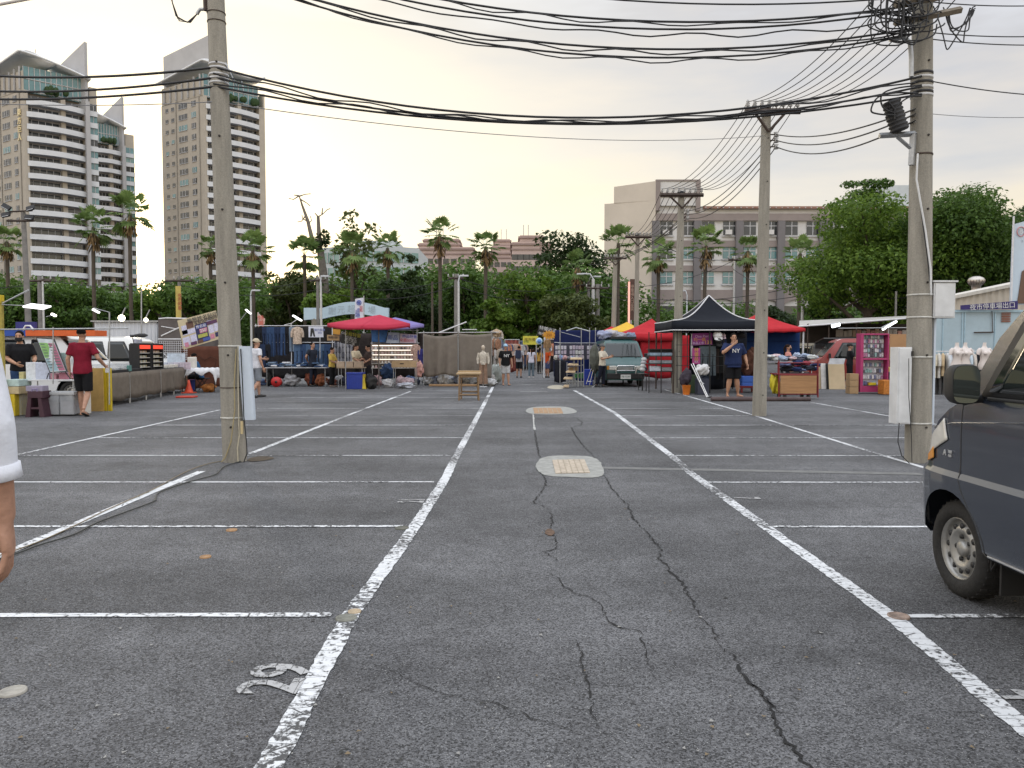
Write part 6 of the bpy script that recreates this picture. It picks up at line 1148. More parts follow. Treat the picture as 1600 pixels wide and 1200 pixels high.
s = St('corrugated_shed', 'white corrugated metal shed behind the second white van', 'shed', 214, 31); x0, x1 = s.x(150), s.x(247); z1 = s.z(503); m = MB(); pts = [(x0+(x1-x0)*i/60, -.03*(i % 4 in (1, 2)), 0) for i in range(61)]; m.add([V(p) for p in pts]+[V(p)+V((0, 0, z1)) for p in pts], [(i, i+1, 62+i, 61+i) for i in range(60)]); m.box(x0, x1, .05, 3, 0, z1-.02); m.build('wall', M((.56, .58, .62), .5, .1, .15, 1), s.t); m = MB(); m.box(x0-.1, x1+.1, -.12, 3.1, z1, z1+.05); m.build('roof', GALV, s.t)
s = St('grey_shed', 'dark grey tarpaulined shed frame right of the white corrugated shed', 'shed', 268, 29.5); s.box('tarpaulin', cloth((.12, .105, .10), .2, 3), 249, 336, 499, 600, 0, 2.0); s.rod('frame', PALEW, [(248, 498), (262, 497), (338, 499)], .03); s.rod('strut', PALEW, [(252, 525), (280, 512), (282, 509)], .03); s.rod('strut', PALEW, [(252, 510), (276, 514)], .02); s.rod('rail', PALEW, [(247, 530), (283, 530)], .03)
for i, (px, py, Y) in enumerate(((190, 497, 24), (228, 500, 27), (249, 451, 42), (470, 492, 0))):
    if Y == 0: continue
    s = St('bulb_lamp', ('bright warm bulb hanging over the second white van', 'smaller warm bulb beside the corrugated shed', 'tiny bright bulb under the trees above the shed')[i], 'lamp', px, Y); m = MB(); m.ell(s.q(px, py), ((.10, .07, .07)[i],)*3, 10, 8); m.build('bulb', BULB, s.t); m = MB(); m.tube([s.q(px, py-4), s.q(px+6, py-16)], .02, 6); m.build('lamp_holder', GALV, s.t)
s = St('hood_lamp', 'dark curved hood lamp over the black display cabinets', 'lamp', 216, 22.6); m = MB(); m.loft([[s.q(px, 525+dy, e) for e, dy in ((-.12, 2), (-.1, -2), (.1, -2), (.12, 2))] for px in (203, 208)]+[[s.q(px, 523+dy, e) for e, dy in ((-.14, 4), (-.12, -2), (.12, -2), (.14, 4))] for px in (218, 226)]+[[s.q(231, 524+dy, e) for e, dy in ((-.1, 1), (-.1, -1), (.1, -1), (.1, 1))]]); m.build('hood', BLKP, s.t); s.rod('stem', GALV, [(221, 452), (221, 525)], .02); s.rod('stem', BLKP, [(207, 527), (211, 545)], .012)
boxat('poster', 'small white poster with dark figures hanging under the hood lamp', 'poster', M((.5, .52, .62), .6, 0, .5, 12), 210, 223, 530, 541, 22.9, .02)
s = St('wire_rack', 'white wire grid panel with leaflets left of the tilted banner', 'grid panel', 270, 25.9); gm = MB()
for i in range(14): gm.bar(s.q(249+3.3*i, 533), s.q(249+3.3*i, 562), .008)
for i in range(9): gm.bar(s.q(248, 533+3.6*i), s.q(293, 533+3.6*i), .008)
gm.build('wire_grid', PALEW, s.t); s.box('leaflet', M((.52, .58, .66), .6, 0, .3, 10), 262, 290, 552, 568, -.05, -.03); s.rod('post', BLKP, [(285, 545), (285, 612)], .016)
for k in range(5): boxat('flyer_stack', 'pale flyer propped below the wire grid panel', 'flyer', M((.5+.03*k, .52, .60), .6, 0, .4, 9), 254+9*k, 262+9*k, 566, 577, 25.2, .04, .002, 'flyers propped below the wire grid')
# tilted banner
s = St('tilted_banner', 'tilted cream banner crowded with photos and dark lettering beside the near left pole', 'banner', 310, 24.2); c4 = [s.q(277, 501), s.q(337, 485), s.q(345, 529), s.q(287, 546)]
m = MB(); m.add(c4+[p+V((0, .04, 0)) for p in c4], [(3, 2, 1, 0), (4, 5, 6, 7), (0, 1, 5, 4), (1, 2, 6, 5), (2, 3, 7, 6), (3, 0, 4, 7)]); m.build('board', M((.52, .45, .30), .7, 0, .1, 3), s.t); m = MB()
INK = M((.02, .02, .04), .7); BM = [M((.03, .03, .10), .6), M((.56, .56, .72), .6, 0, .3, 25), M((.55, .22, .32), .6, 0, .3, 20), M((.40, .42, .10), .6, 0, .3, 20), M((.06, .10, .36), .6, 0, .3, 20), M((.13, .07, .05), .6), M((.10, .04, .10), .6)]
for u0, u1, v0, v1, mi in ((.06, .20, .22, .52, 1), (.20, .38, .14, .36, 5), (.06, .40, .38, .55, 1), (.03, .22, .62, .90, 1), (.24, .40, .60, .86, 1), (.40, .72, .30, .95, 0), (.43, .70, .34, .46, 4), (.50, .70, .48, .63, 2), (.44, .69, .66, .78, 3), (.55, .74, .82, .93, 4), (.42, .55, .84, .95, 5), (.72, .99, .30, .42, 6), (.74, .87, .44, .72, 1), (.88, .99, .42, .70, 1), (.75, .86, .76, .92, 2), (.88, .99, .74, .90, 0), (.06, .16, .80, .96, 2), (.22, .38, .84, .95, 6), (.72, .84, .26, .40, 1)): cell(m, c4, u0, u1, v0, v1, .006+.002*mi, mi)
m.build('printed_pictures', BM, s.t); ud = (c4[1]-c4[0]).normalized(); ra = math.atan2(ud.z, ud.x)
def on_banner(tx, sz, u, v, mat=INK): text(tx, sz, mat, s.t, bil(c4, u, v, .03), (math.pi/2, -ra, 0), 'banner_letters')
on_banner('熊熊姓名貼印章', .165, .71, .135); on_banner('客製化', .12, .55, .25); on_banner('現場取件', .11, .85, .24); on_banner('姓名貼', .11, .57, .40, LOGOM); on_banner('250', .13, .60, .555, LOGOM)
s = St('brown_tarpaulin', 'brown tarpaulin wall with a heart drawn in folds behind the seated person in blue', 'tarpaulin', 318, 28.2); sheet('cloth', cloth((.105, .042, .028), .25, 3), s.t, s.q(284, 600), s.q(349, 600), .02, s.z(541), .03, 3); m = MB(); m.tube([s.q(320, 585, -.06), s.q(306, 572, -.06), s.q(304, 562, -.06), s.q(311, 557, -.06), s.q(320, 563, -.06), s.q(330, 557, -.06), s.q(338, 562, -.06), s.q(336, 572, -.06), s.q(320, 585, -.06)], .012, 5); m.build('heart_outline', cloth((.06, .03, .022)), s.t)
tb = table('small table under a rumpled white cloth in front of the person in blue', 290, 337, 577, 25.4, .7, None, BLKP)
o = one('white_cloth', 'rumpled white cloth draped over the small table by the person in blue', 'cloth', PALEW, lambda m: m.grid(lambda u, v: V((XA(288, 25.3)+(XA(339, 25.3)-XA(288, 25.3))*u, 25.2+.85*v, ZA(576, 25.3)+.012-(.28*(1-min(1, min(u, 1-u)*14))+.22*(1-min(1, v*8)))*(.8+.3*math.sin(u*14))+.01*math.sin(u*40+v*9))), 40, 14), solid=.006)
ch = St('folding_chair', 'black folding chair under the person in blue', 'chair', 316, 26.45); m = MB(); m.box(-.2, .2, -.2, .2, .41, .44); m.build('seat', BLKP, ch.t); [MB().tube([(x, y, .003), (-x*.6, y, .42)], .012, 6).build('leg', BLKP, ch.t) for x in (-.2, .2) for y in (-.18, .18)]
boxat('white_bucket', 'white jar standing left on the white clothed table', 'jar', OFFW, 293, 304, 558, 576, 25.7, .25, .03)
boxat('blue_crate', 'blue plastic crate under the right end of the covered counter', 'crate', BLUE, 287, 298, 594, 609, 26.2, .4, .01, None, True)
b = St('traffic_cone', 'orange red traffic cone at the far end of the counter', 'cone', 295, 25.0); m = MB(); m.lathe([(.14, .02), (.05, .30), (.03, .42), (.001, .43)], 16); m.build('cone', M((.60, .07, .03), .5), b.t); m = MB(); m.box(-.18, .18, -.18, .18, .003, .03); m.build('base', M((.60, .07, .03), .5), b.t)
one('red_mat', 'flat red rubber mat on the asphalt by the traffic cone', 'mat', M((.5, .05, .03), .7), lambda m: m.box(0, .5, 0, .4, 0, .05), loc=G(274, 622), bev=.015)
sack('orange bag under the white clothed table', G(317, 614)+V((0, .5, 0)), (.22, .16, .14), M((.45, .18, .05), .7), 'bag', 'carrier_bag', 4)
# ------------------------------------------------------------------ the jeans stall
r1 = rack('galvanised upper rack of the jeans stall with two long rails', 401, 520, 30.0, (509, 535), 506, PALEW, mids=(456,))
for i, (px, k, L_) in enumerate(((403, 4, .95), (409, 4, 1.0), (415, 0, 1.0), (421, 1, 1.02), (427, 1, 1.05), (433, 0, 1.0), (438, 0, 1.0), (444, 1, 1.0), (450, 4, .95))): hang(jeans_mesh(DEN[k], L_+.1, .105, i), 'jeans', ('black', 'dark blue')[k != 4]+' jeans on the upper rail of the jeans stall', 'jeans', 'jeans on the upper rail, '+('black' if k == 4 else 'blue'), V((XA(px, 30), 29.97, ZA(511, 30))), rnd(-.4, .4))
hang(jeans_mesh(DEN[3], .95, .14, 20), 'jeans', 'pale washed jeans at the right end of the upper rail', 'jeans', None, V((XA(458, 30), 29.95, ZA(511, 30))))
for i, px in enumerate((466, 474, 482, 490, 499, 506, 513)): hang(jeans_mesh(DEN[(2, 1, 2, 1, 2, 2, 1)[i]], .92, .13, 30+i), 'jeans', 'mid blue jeans on the lower rail of the jeans stall', 'jeans', 'jeans on the lower rail', V((XA(px, 30), 29.93, ZA(538, 30))), rnd(-.3, .3))
for i, px in enumerate((404, 412, 420)): hang(jeans_mesh(DEN[(4, 0, 4)[i]], .95, .13, 50+i), 'jeans', 'dark jeans on the lower rail at the left, near the pole', 'jeans', 'dark jeans on the lower rail', V((XA(px, 30), 29.9, ZA(538, 30))), rnd(-.3, .3))
s = St('draped_curtain', 'black curtain draped behind the white trousers poster', 'curtain', 490, 30.4); sheet('cloth', cloth((.03, .028, .028), .2), s.t, s.q(466, 540), s.q(521, 540), s.z(538), s.z(509), .05, 4)
hang(shirt_mesh(cloth((.50, .40, .32), .6, 16), 3, .18), 'patterned_blouse', 'patterned cream blouse hanging beside the black curtain', 'blouse', None, V((XA(466, 29.9), 29.85, ZA(511, 30))))
s = St('poster', 'white poster with a black pair of trousers above the jeans', 'poster', 494, 29.6); s.box('sheet', M((.55, .57, .66), .6, 0, .08, 6), 483, 506, 510, 527, 0, .02); m = MB(); m.prism([(s.x(486.5), s.z(513)), (s.x(491), s.z(513)), (s.x(493.5), s.z(526)), (s.x(491), s.z(526)), (s.x(489.3), s.z(519)), (s.x(488), s.z(526)), (s.x(485.5), s.z(526))], -.006, -.002); m.build('trousers_picture', BLKP, s.t); text('彈力長褲\n390', .105, M((.12, .16, .36), .6), s.t, s.q(499.5, 518)+V((0, -.008, 0)), name='poster_letters'); s.rod('stand', PALEW, [(500, 527), (500, 560)], .012)
tb = table('long trestle table of folded jeans below the racks', 414, 510, 574, 29.2, .9, M((.4, .4, .42), .6))
for i in range(34): k = rnd(0, 1); o = one('folded_jeans', 'folded denim piled on the trestle table', 'folded jeans', random.choice(DEN[1:4]+[PALEW]), lambda m: m.cb((0, 0, .03), (rnd(.20, .34), rnd(.2, .3), .06)), 'folded jeans on the trestle table', loc=V((XA(416+92*k, 29.4), 29.3+rnd(0, .5), ZA(574, 29.2)+rnd(0, .15))), rz=rnd(-.5, .5), bev=.02)
b = St('cable_reel', 'round red cable reel under the jeans table', 'cable reel', 432, 28.9); m = MB(); m.lathe([(.0, -.06), (.19, -.06), (.19, -.04), (.11, -.04), (.11, .04), (.19, .04), (.19, .06), (.0, .06)], 22, (0, 0, .2), 0, True, 'y'); m.build('drum', REDP, b.t); m = MB(); m.lathe([(.0, -.075), (.05, -.07), (.05, -.06)], 12, (0, 0, .2), 0, True, 'y'); m.build('socket_hub', BLKP, b.t)
for i, (a, b_, y0, c) in enumerate(((442, 466, 586, (.34, .34, .36)), (476, 490, 584, (.16, .05, .03)), (493, 508, 587, (.22, .08, .04)), (415, 424, 580, (.03, .03, .03)))): sack(('grey sack of stock under the jeans table', 'rust red stock bag under the jeans table', 'orange stock bag at the right end of the jeans table', 'black stock bag at the left leg of the jeans table')[i], V((XA((a+b_)/2, 29.4), 29.5, 0.01)), ((XA(b_, 29.4)-XA(a, 29.4))/2, .25, ZA(y0, 29.4)/2), cloth(c), 'bag', 'stock_bag', 60+i)
s = St('led_lamp', 'white LED panel lamp on a bent arm over the jeans stall', 'lamp', 464, 28.8); s.rod('arm', PALEW, [(444, 508), (456, 505), (464, 499)], .014); m = MB(); m.cb(s.q(464.5, 497), (.36, .2, .05), 0, Matrix.Rotation(.55, 3, 'Y')); m.build('panel', lamp_m((1, 1, .98), 2.5), s.t)
s = St('led_lamp', 'small white lamp on a dotted arm right of the near left pole', 'lamp', 387, 26); s.rod('arm', GALV, [(372, 505), (386, 487)], .010); m = MB(); m.cb(s.q(388, 487), (.22, .12, .04), 0, Matrix.Rotation(.7, 3, 'Y')); m.build('panel', lamp_m((1, 1, .98), 2), s.t)
def feather(label, px, Y, pyt, w, mat, tx): s = St('feather_flag', label, 'flag', px, Y); s.rod('pole', GALV, [(px, 560), (px, pyt)], .02); m = MB(); h0, h1 = s.z(510), s.z(pyt); m.prism([(.0, h0), (w, h0+.1), (w*1.1, h0+(h1-h0)*.55), (w*.8, h1-.25), (.0, h1)], -.012, .012); m.build('cloth', mat, s.t); text(tx, .30, M((.6, .12, .1), .7), s.t, (w*.5, -.02, (h0+h1)/2-.1), name='flag_letters', sp=.85)
feather('small red and cream feather flag above the dark jeans', 404, 36, 488, .32, M((.58, .40, .34), .7, 0, .2, 6), '特\n賣')
s = St('yellow_sign_flag', 'tall yellow vertical banner on the pole behind the grey shed', 'banner', 281, 50.5); s.box('cloth', M((.48, .37, .10), .7, 0, .25, 2), 277, 285, 447, 498, 0, .05); text('夜\n市\n停\n車', .3, M((.35, .06, .05), .7), s.t, s.q(281, 472)+V((0, -.02, 0)), name='banner_letters', sp=.9)
# price boards over the sandal stall
def board(name, label, pts, Y, mat, txt=None, th=.04, cat='sign'):
    s = St(name, label, cat, sum(p[0] for p in pts)/len(pts), Y); c = [s.q(*p) for p in pts]; m = MB(); m.add(c+[p+V((0, th, 0)) for p in c], [tuple(range(len(c)-1, -1, -1)), tuple(range(len(c), 2*len(c)))]+[(i, (i+1) % len(c), (i+1) % len(c)+len(c), i+len(c)) for i in range(len(c))]); m.build('board', mat, s.t)
    ud = (c[1]-c[0]).normalized(); ra = math.atan2(ud.z, ud.x)
    for tx, sz, px, py, mt in (txt or ()): text(tx, sz, mt, s.t, s.q(px, py)+V((0, -.012, 0)), (math.pi/2, -ra, 0), 'sign_letters')
    return s
LY = M((.55, .55, .08), .6); LW = M((.6, .6, .6), .6); LR = M((.5, .04, .06), .6); LB = M((.06, .10, .40), .6)
board('price_board', 'tilted black board with yellow and white rows of lettering beside the red umbrella', [(535, 516), (564, 522), (561, 541), (532, 536)], 28.4, BLKP, [('全館特價', .155, 551, 523, LY), ('任選2件', .115, 549, 528.5, LW), ('滿千送百', .115, 548, 532.5, LW), ('不二價', .115, 547, 537, LW), ('OH', .12, 537, 520.5, LW)])
board('orange_card', 'orange price card left of the black tilted board', [(520, 514), (532, 515), (531, 523), (520, 522)], 29.0, M((.52, .26, .04), .7)); board('brown_card', 'brown cardboard sign below the orange price card', [(511, 523), (530, 524), (530, 532), (511, 532)], 29.1, CARD, [('拖鞋100', .10, 520, 527.5, INK)])
s = St('sandal_wall', 'grid wall hung with pairs of white sandals behind the sandal table', 'display wall', 539, 30.4); s.box('panel', M((.10, .10, .12), .7), 523, 555, 535, 570, .03, .06); s.rod('post', GALV, [(523, 533), (523, 604)], .016); s.rod('post', GALV, [(555, 533), (555, 604)], .016)
sm = MB(); [sm.loft([[V((x+sd*.055+.045*k*math.cos(a), 0, z+dz+.0+.02*math.sin(a)*k)) for a in np.linspace(0, 6.283, 11)[:-1]] for z, k in ((0, .5), (.05, .9), (.15, 1.0), (.21, .6))]) for sd in (-1, 1) for x, dz in ((0, 0),)]; sme = sm.mesh('sandals', M((.60, .60, .64), .7, 0, .25, 12)); sm2 = sme.copy(); sm2.materials.clear(); sm2.materials.append(M((.25, .26, .32), .7, 0, .4, 12))
for r in range(4):
    for c_ in range(6): hang(sme if (r*5+c_*3) % 4 else sm2, 'sandal_pair', ('white' if (r*5+c_*3) % 4 else 'grey')+' pair of sandals hanging on the grid wall', 'sandals', ('white' if (r*5+c_*3) % 4 else 'grey')+' sandals on the grid wall', V((XA(525.5+5.2*c_, 30.3), 30.36, ZA(543+8.2*r, 30.3))))
tb = table('thin legged table of beige trays in front of the sandal wall', 526, 568, 574, 28.2, .6, M((.40, .31, .22), .7)); 
for i in range(3): boxat('tray', 'beige slatted tray standing on the thin legged table', 'tray', M((.46, .36, .27), .7, 0, .2, 10), 526+13.5*i, 538.5+13.5*i, 565, 573.5, 28.3, .4, .006, 'beige trays on the sandal table')
b = St('blue_crate', 'deep blue plastic crate on the asphalt under the red umbrella', 'crate', 554, 27.4); b.box('crate', BLUE, 541.5, 566, 585, 608, 0, .45, .012); b.box('rim', BLUE, 540.5, 567, 582, 585, -.02, .47, .008); m = MB(); [m.box(b.x(544+3.2*i), b.x(545.2+3.2*i), -.014, 0, .05, b.z(588)) for i in range(7)]; m.build('rib', BLUE, b.t)
b = St('equipment_bag', 'black equipment bag edged in yellow leaning beside the blue crate', 'bag', 577, 27.4); m = MB(); m.add([b.q(564, 607, 0), b.q(572, 608, 0), b.q(569, 585, .12), b.q(564.5, 585, .12)]+[p+V((0, .28, 0)) for p in (b.q(564, 607, 0), b.q(572, 608, 0), b.q(569, 585, .12), b.q(564.5, 585, .12))], [(3, 2, 1, 0)[::-1], (4, 7, 6, 5), (0, 4, 5, 1), (1, 5, 6, 2), (2, 6, 7, 3), (3, 7, 4, 0)]); m.build('yellow_edge', YEL, b.t); sack(None, (b.x(578), .14, 0), (.20, .14, .27), BLKP, par=b.t, name='bag_body')
# umbrellas
def umbrella(label, pxa, pya, px0, px1, py0, Y, mat, depth, pole_px, val=.12, pole=True):
    s = St('parasol', label, 'umbrella', pxa, Y); a = s.q(pxa, pya); x0, x1 = s.x(px0), s.x(px1); z = s.z(py0); co = [V((x0, -depth*.15, z)), V(((x0+x1)*.55, -depth*.5, z-.12)), V((x1, -depth*.1, z)), V((x1-.3, depth*.5, z+.06)), V((x0+.4, depth*.5, z+.06))]; m = MB(); n = len(co)
    for i in range(n):
        p, q = co[i], co[(i+1) % n]
        m.grid(lambda u, v, p=p, q=q: a.lerp(p.lerp(q, u), v)-V((0, 0, .05*math.sin(math.pi*u)*v+.10*math.sin(math.pi*v)*0)), 8, 6)
        m.grid(lambda u, v, p=p, q=q: p.lerp(q, u)-V((0, 0, .05*math.sin(math.pi*u)+val*v)), 8, 1)
    m.build('canopy', mat, s.t, solid=.006)
    if pole: m = MB(); x = s.x(pole_px); m.tube([(x, 0, .003), (a.x*.3+x*.7, 0, a.z-.2), (a.x, 0, a.z-.03)], .022, 8); m.build('pole', M((.14, .13, .13), .5, .5), s.t); m = MB(); [m.tube([a-V((0, 0, .06)), c-V((0, 0, .02))], .011, 5) for c in co]; m.build('rib', DSTEEL, s.t)
    return s
umbrella('large crimson umbrella over the sandal and jewellery stalls', 593, 492, 517, 643, 506, 27.6, cloth((.40, .035, .065), .12, 3), 3.0, 592); umbrella('violet umbrella showing right of the crimson umbrella', 618, 496, 570, 664, 507, 31.5, cloth((.20, .17, .38), .12, 3), 2.6, 655)
s = St('parasol_post', 'slim grey pole under the crimson umbrella beside the blue crate', 'post', 540, 27.2); s.rod('shaft', GALV, [(540, 512), (540, 609)], .016)
# lit accessory shelves
s = rack('pipe frame carrying cloth banners over the lit shelves', 582, 652, 31.4, (516, 536), 514, PALEW, mids=(611,))
board('blue_banner', 'blue printed banner with white shapes at the left of the pipe frame', [(580, 513), (606, 515), (602, 535), (581, 534)], 31.2, M((.04, .13, .34), .6, 0, .6, 5)); board('white_banner', 'pale blue banner in the middle of the pipe frame', [(607, 519), (624, 520), (624, 536), (603, 536)], 31.25, M((.46, .53, .66), .6, 0, .25, 5), [('新品', .22, 614, 528, LB)]); board('white_banner', 'white and pink banner with red and violet letters at the right of the pipe frame', [(625, 521), (651, 523), (650, 536), (625, 536)], 31.2, M((.56, .48, .56), .6, 0, .2, 5), [('飾品特賣', .15, 640, 526, LB), ('全面50元', .15, 636, 532, LR)])
s = St('display_shelf', 'lit wall shelf with four tiers of pale accessories left of the curtain', 'shelf', 615, 31.0); s.box('back_panel', M((.30, .25, .22), .7), 580, 648, 538, 575, .25, .28)
for r in range(5): m = MB(); z = s.z(546+7.2*r); m.box(s.x(580), s.x(648), 0, .25, z-.02, z); m.build('shelf_board', OFFW, s.t)
for r in range(4): m = MB(); z = s.z(540+7.2*r)-.01; m.box(s.x(581), s.x(647), .20, .23, z, z+.022); m.build('lamp_strip', lamp_m((1, .9, .78), 2.2), s.t)
for r in range(5):
    for k in range(13): px = 583+5.0*k; w = rnd(.035, .055); o = one('accessory', 'small accessory set out on the lit wall shelf', 'accessory', random.choice([OFFW, M((.56, .48, .40), .6), M((.5, .36, .34), .6), M((.62, .6, .58), .6), M((.10, .08, .08), .5)]), lambda m: m.lathe([(w, 0), (w*1.05, .05), (w*.6, .09), (w*.2, .11)], 8), 'accessories on the lit wall shelf', loc=V((XA(px, 31.1), 31.08, ZA(546+7.2*r, 31.0)+.003)))
t1 = table('wooden tray table with a slot in its front under the lit shelves', 612, 651, 564, 28.6, .6, M((.42, .29, .16), .7), GALV); t1.box('drawer_front', M((.44, .31, .18), .65, 0, .2, 4), 612, 651, 564, 574, -.02, .02, .004); t1.box('slot', BLKP, 625, 631, 567.5, 569, -.026, -.018); t1.rod('stretcher', GALV, [(603, 598), (652, 600)], .012)
sack('blue denim cloth heaped left of the wooden tray table', V((XA(604, 29.4), 29.6, .3)), (.24, .2, .27), DEN[1], 'cloth', 'denim_heap', 71); sack('white plastic bag under the wooden tray table', V((XA(607, 28.9), 28.8, .0)), (.2, .2, .16), PALEW, 'bag', 'carrier_bag', 72); sack('pink and white stock bag under the wooden tray table', V((XA(632, 29.2), 29.2, .02)), (.30, .2, .17), M((.5, .38, .42), .6, 0, .6, 9), 'bag', 'stock_bag', 73); sack('translucent bag in front of the wooden tray table', V((XA(634, 28.0), 28.0, 0)), (.30, .2, .11), M((.42, .44, .5), .3, 0, .4, 7), 'bag', 'carrier_bag', 74); sack('coral striped bag left of the hanging curtain', V((XA(655, 29.8), 29.8, .35)), (.16, .15, .28), M((.55, .30, .26), .6, 0, .5, 6, stretch=(1, 1, 8)), 'bag', 'carrier_bag', 75)
hang(shirt_mesh(cloth((.50, .34, .28), .6, 18), 8, .13, .9), 'scarf', 'pale patterned scarf hanging at the right end of the lit shelves', 'scarf', None, V((XA(650, 30.6), 30.6, ZA(538, 30.6)))); hang(shirt_mesh(cloth((.05, .05, .22)), 9, .10, 1.0), 'scarf', 'dark violet scarf beside the curtain post', 'scarf', None, V((XA(658, 30.6), 30.6, ZA(545, 30.6))))
# ------------------------------------------------------------------ centre: the grey curtain and what stands round it
s = St('curtain_stand', 'steel frame hung with two grey brown curtains in the middle of the photo', 'curtain stand', 715, 30.0); GC = cloth((.185, .16, .135), .22, 2.5)
for px in (662, 716, 768): s.rod('post', GALV, [(px, 603), (px, 517)], .025)
s.rod('rail', DSTEEL, [(655, 521), (775, 520)], .028); s.rod('rail', PALEW, [(654, 520), (780, 519)], .016)
sheet('curtain', GC, s.t, s.q(662, 600, -.06), s.q(715, 600, -.06), s.z(587), s.z(521.5), .045, 3.5, 40, 14, .10, 3); sheet('curtain', GC, s.t, s.q(717, 600, -.06), s.q(768, 600, -.06), s.z(589), s.z(521), .035, 3.0, 40, 14, .05, 8)
for i in range(9): sack('tied clear bag of stock under the curtain hem', V((XA(668+12*i, 30.6), 30.5+.1*(i % 2), 0)), (.22, .18, .18+.03*(i % 3)), (M((.40, .41, .43), .35, 0, .55, 8), M((.16, .18, .24), .4, 0, .6, 8), M((.46, .44, .42), .4, 0, .5, 10))[i % 3], 'bag', 'stock_bag', 100+i)['group'] = 'bags of stock under the curtain'
boxat('plank', 'long tan plank lying on the asphalt under the curtain', 'plank', M((.34, .21, .11), .75, 0, .25, 4, 0, .3, 0, (.3, 4, 4)), 670, 745, 600.5, 605.5, 29.5, .25, .01, None, True)
s = St('awning_pole', 'pale pole slanting above the curtain frame', 'pole', 705, 31); s.rod('shaft', PALEW, [(683, 521), (729, 503)], .03); s.rod('shaft', PALEW, [(722, 515), (745, 515)], .02)
b = St('work_table', 'small wooden work table standing alone before the curtain', 'table', 735, 21.3); WD = M((.40, .29, .17), .65, 0, .3, 5, .1, .3, 0, (1, 8, 8)); WD2 = M((.22, .14, .075), .7, 0, .3, 6); z = b.z(582.5); x0, x1 = b.x(713), b.x(751)
m = MB(); m.box(x0, x1, -.05, .62, z-.05, z); m.build('table_top', WD, b.t, bev=.012); m = MB(); m.box(x0+.01, x1-.01, .50, .62, z, z+.045); m.build('back_rail', WD, b.t, bev=.006)
for px, y in ((718, 0), (747, 0), (719.5, .55), (745, .55)): m = MB(); xx = b.x(px); m.tube([(xx+(xx-.5*(x0+x1))*.06, y, .003), (xx, y, z-.05)], .024, 6); m.build('leg', WD2, b.t)
for y, zz_ in ((0, .16), (.55, .22)): m = MB(); m.bar((b.x(718), y, zz_), (b.x(747), y, zz_), .035); m.build('stretcher', WD2, b.t)
for px in (718.5, 746.5): m = MB(); m.bar((b.x(px), 0, .2), (b.x(px), .55, .2), .032); m.build('stretcher', WD2, b.t)
m = MB(); m.box(b.x(717), b.x(748), .0, .02, z-.13, z-.05); m.build('apron', WD2, b.t); m = MB(); m.box(b.x(717), b.x(748), .53, .55, z-.13, z-.05); m.build('apron', WD2, b.t)
def mannequin(label, px, row, Y, h, mats, pants=True, headed=True, rz=0):
    t = thing('mannequin', label, 'mannequin', (XA(px, Y), Y, 0), rz); k = h/1.72; m = MB(); SK, TP, BT = mats
    m.loft([oval((0, y*k, z*k), rx*k, ry*k, 16) for z, rx, ry, y in [(.92, .16, .115, 0)]+TORSO[2:-1]]); m.loft([oval((0, .01*k, z*k), r*k, r*k, 12) for z, r in ((1.42, .055), (1.50, .047), (1.53, .05))]); m.build('torso', TP, t)
    if headed: m = MB(); m.ell((0, -.01*k, 1.62*k), (.075*k, .092*k, .11*k)); m.build('head', SK, t)
    if pants:
        for sd in (-1, 1): m = MB(); m.tube([(sd*.07*k, 0, .97*k), (sd*.09*k, 0, .6*k), (sd*.10*k, 0, .12*k)], [.095*k, .085*k, .10*k], 14); m.build('trouser_leg', BT, t)
        for sd in (-1, 1): m = MB(); m.tube([(sd*.16*k, 0, 1.40*k), (sd*.22*k, .01, 1.15*k), (sd*.22*k, -.06, .95*k)], [.065*k, .06*k, .035*k], 10); m.build('arm', TP, t)
    m = MB(); m.tube([(0, 0, .01), (0, 0, .92*k)], .016, 8); m.lathe([(.001, .03), (.17, .02), (.18, .004)], 20); m.build('stand', CHROME, t); return t
mannequin('dressed mannequin in pale blouse and wide brown trousers at the curtain end', 755, 600, 29.2, 1.58, (M((.5, .42, .33), .6), cloth((.50, .45, .38), .4, 14), cloth((.24, .155, .11))))
r3 = rack('crowded clothes rack at the right end of the curtain', 768, 783, 31.9, (528, 545), 522, GALV)
for i in range(13): px = 769+1.05*i; hang(shirt_mesh(cloth(random.choice([(.40, .34, .28), (.08, .09, .12), (.45, .42, .40), (.30, .16, .10), (.16, .20, .28), (.5, .46, .38)]), .5, 12), 200+i, .17, .7), 'hanging_blouse', 'top hanging on the crowded rack at the right end of the curtain', 'top', 'tops on the rack beside the curtain', V((XA(px, 31.8), 31.8+rnd(-.2, .3), ZA(random.choice((529, 545)), 31.4))), R(rnd(40, 100)))
sack('bulging pale green sack at the foot of the crowded clothes rack', V((XA(775, 31.0), 31.1, 0)), (.22, .2, .40), M((.40, .43, .40), .5, 0, .4, 8), 'bag', 'stock_bag', 130); sack('heap of white and black bags by the lane end of the curtain', V((XA(765, 29.6), 29.7, 0)), (.30, .2, .14), M((.42, .42, .42), .5, 0, .8, 10), 'bag', 'stock_bag', 131)
hang(shirt_mesh(cloth((.48, .42, .35)), 5, .2), 'hat_pile', 'pale hats and tops piled above the crowded clothes rack', 'hats', None, V((XA(776, 31.9), 32.0, ZA(515, 31.9)))); sack('straw coloured cloth bundle on top of the crowded rack', V((XA(776, 31.9), 32.0, ZA(527, 31.9))), (.18, .18, .15), cloth((.40, .30, .20), .5, 12), 'bundle', 'bundle', 133)
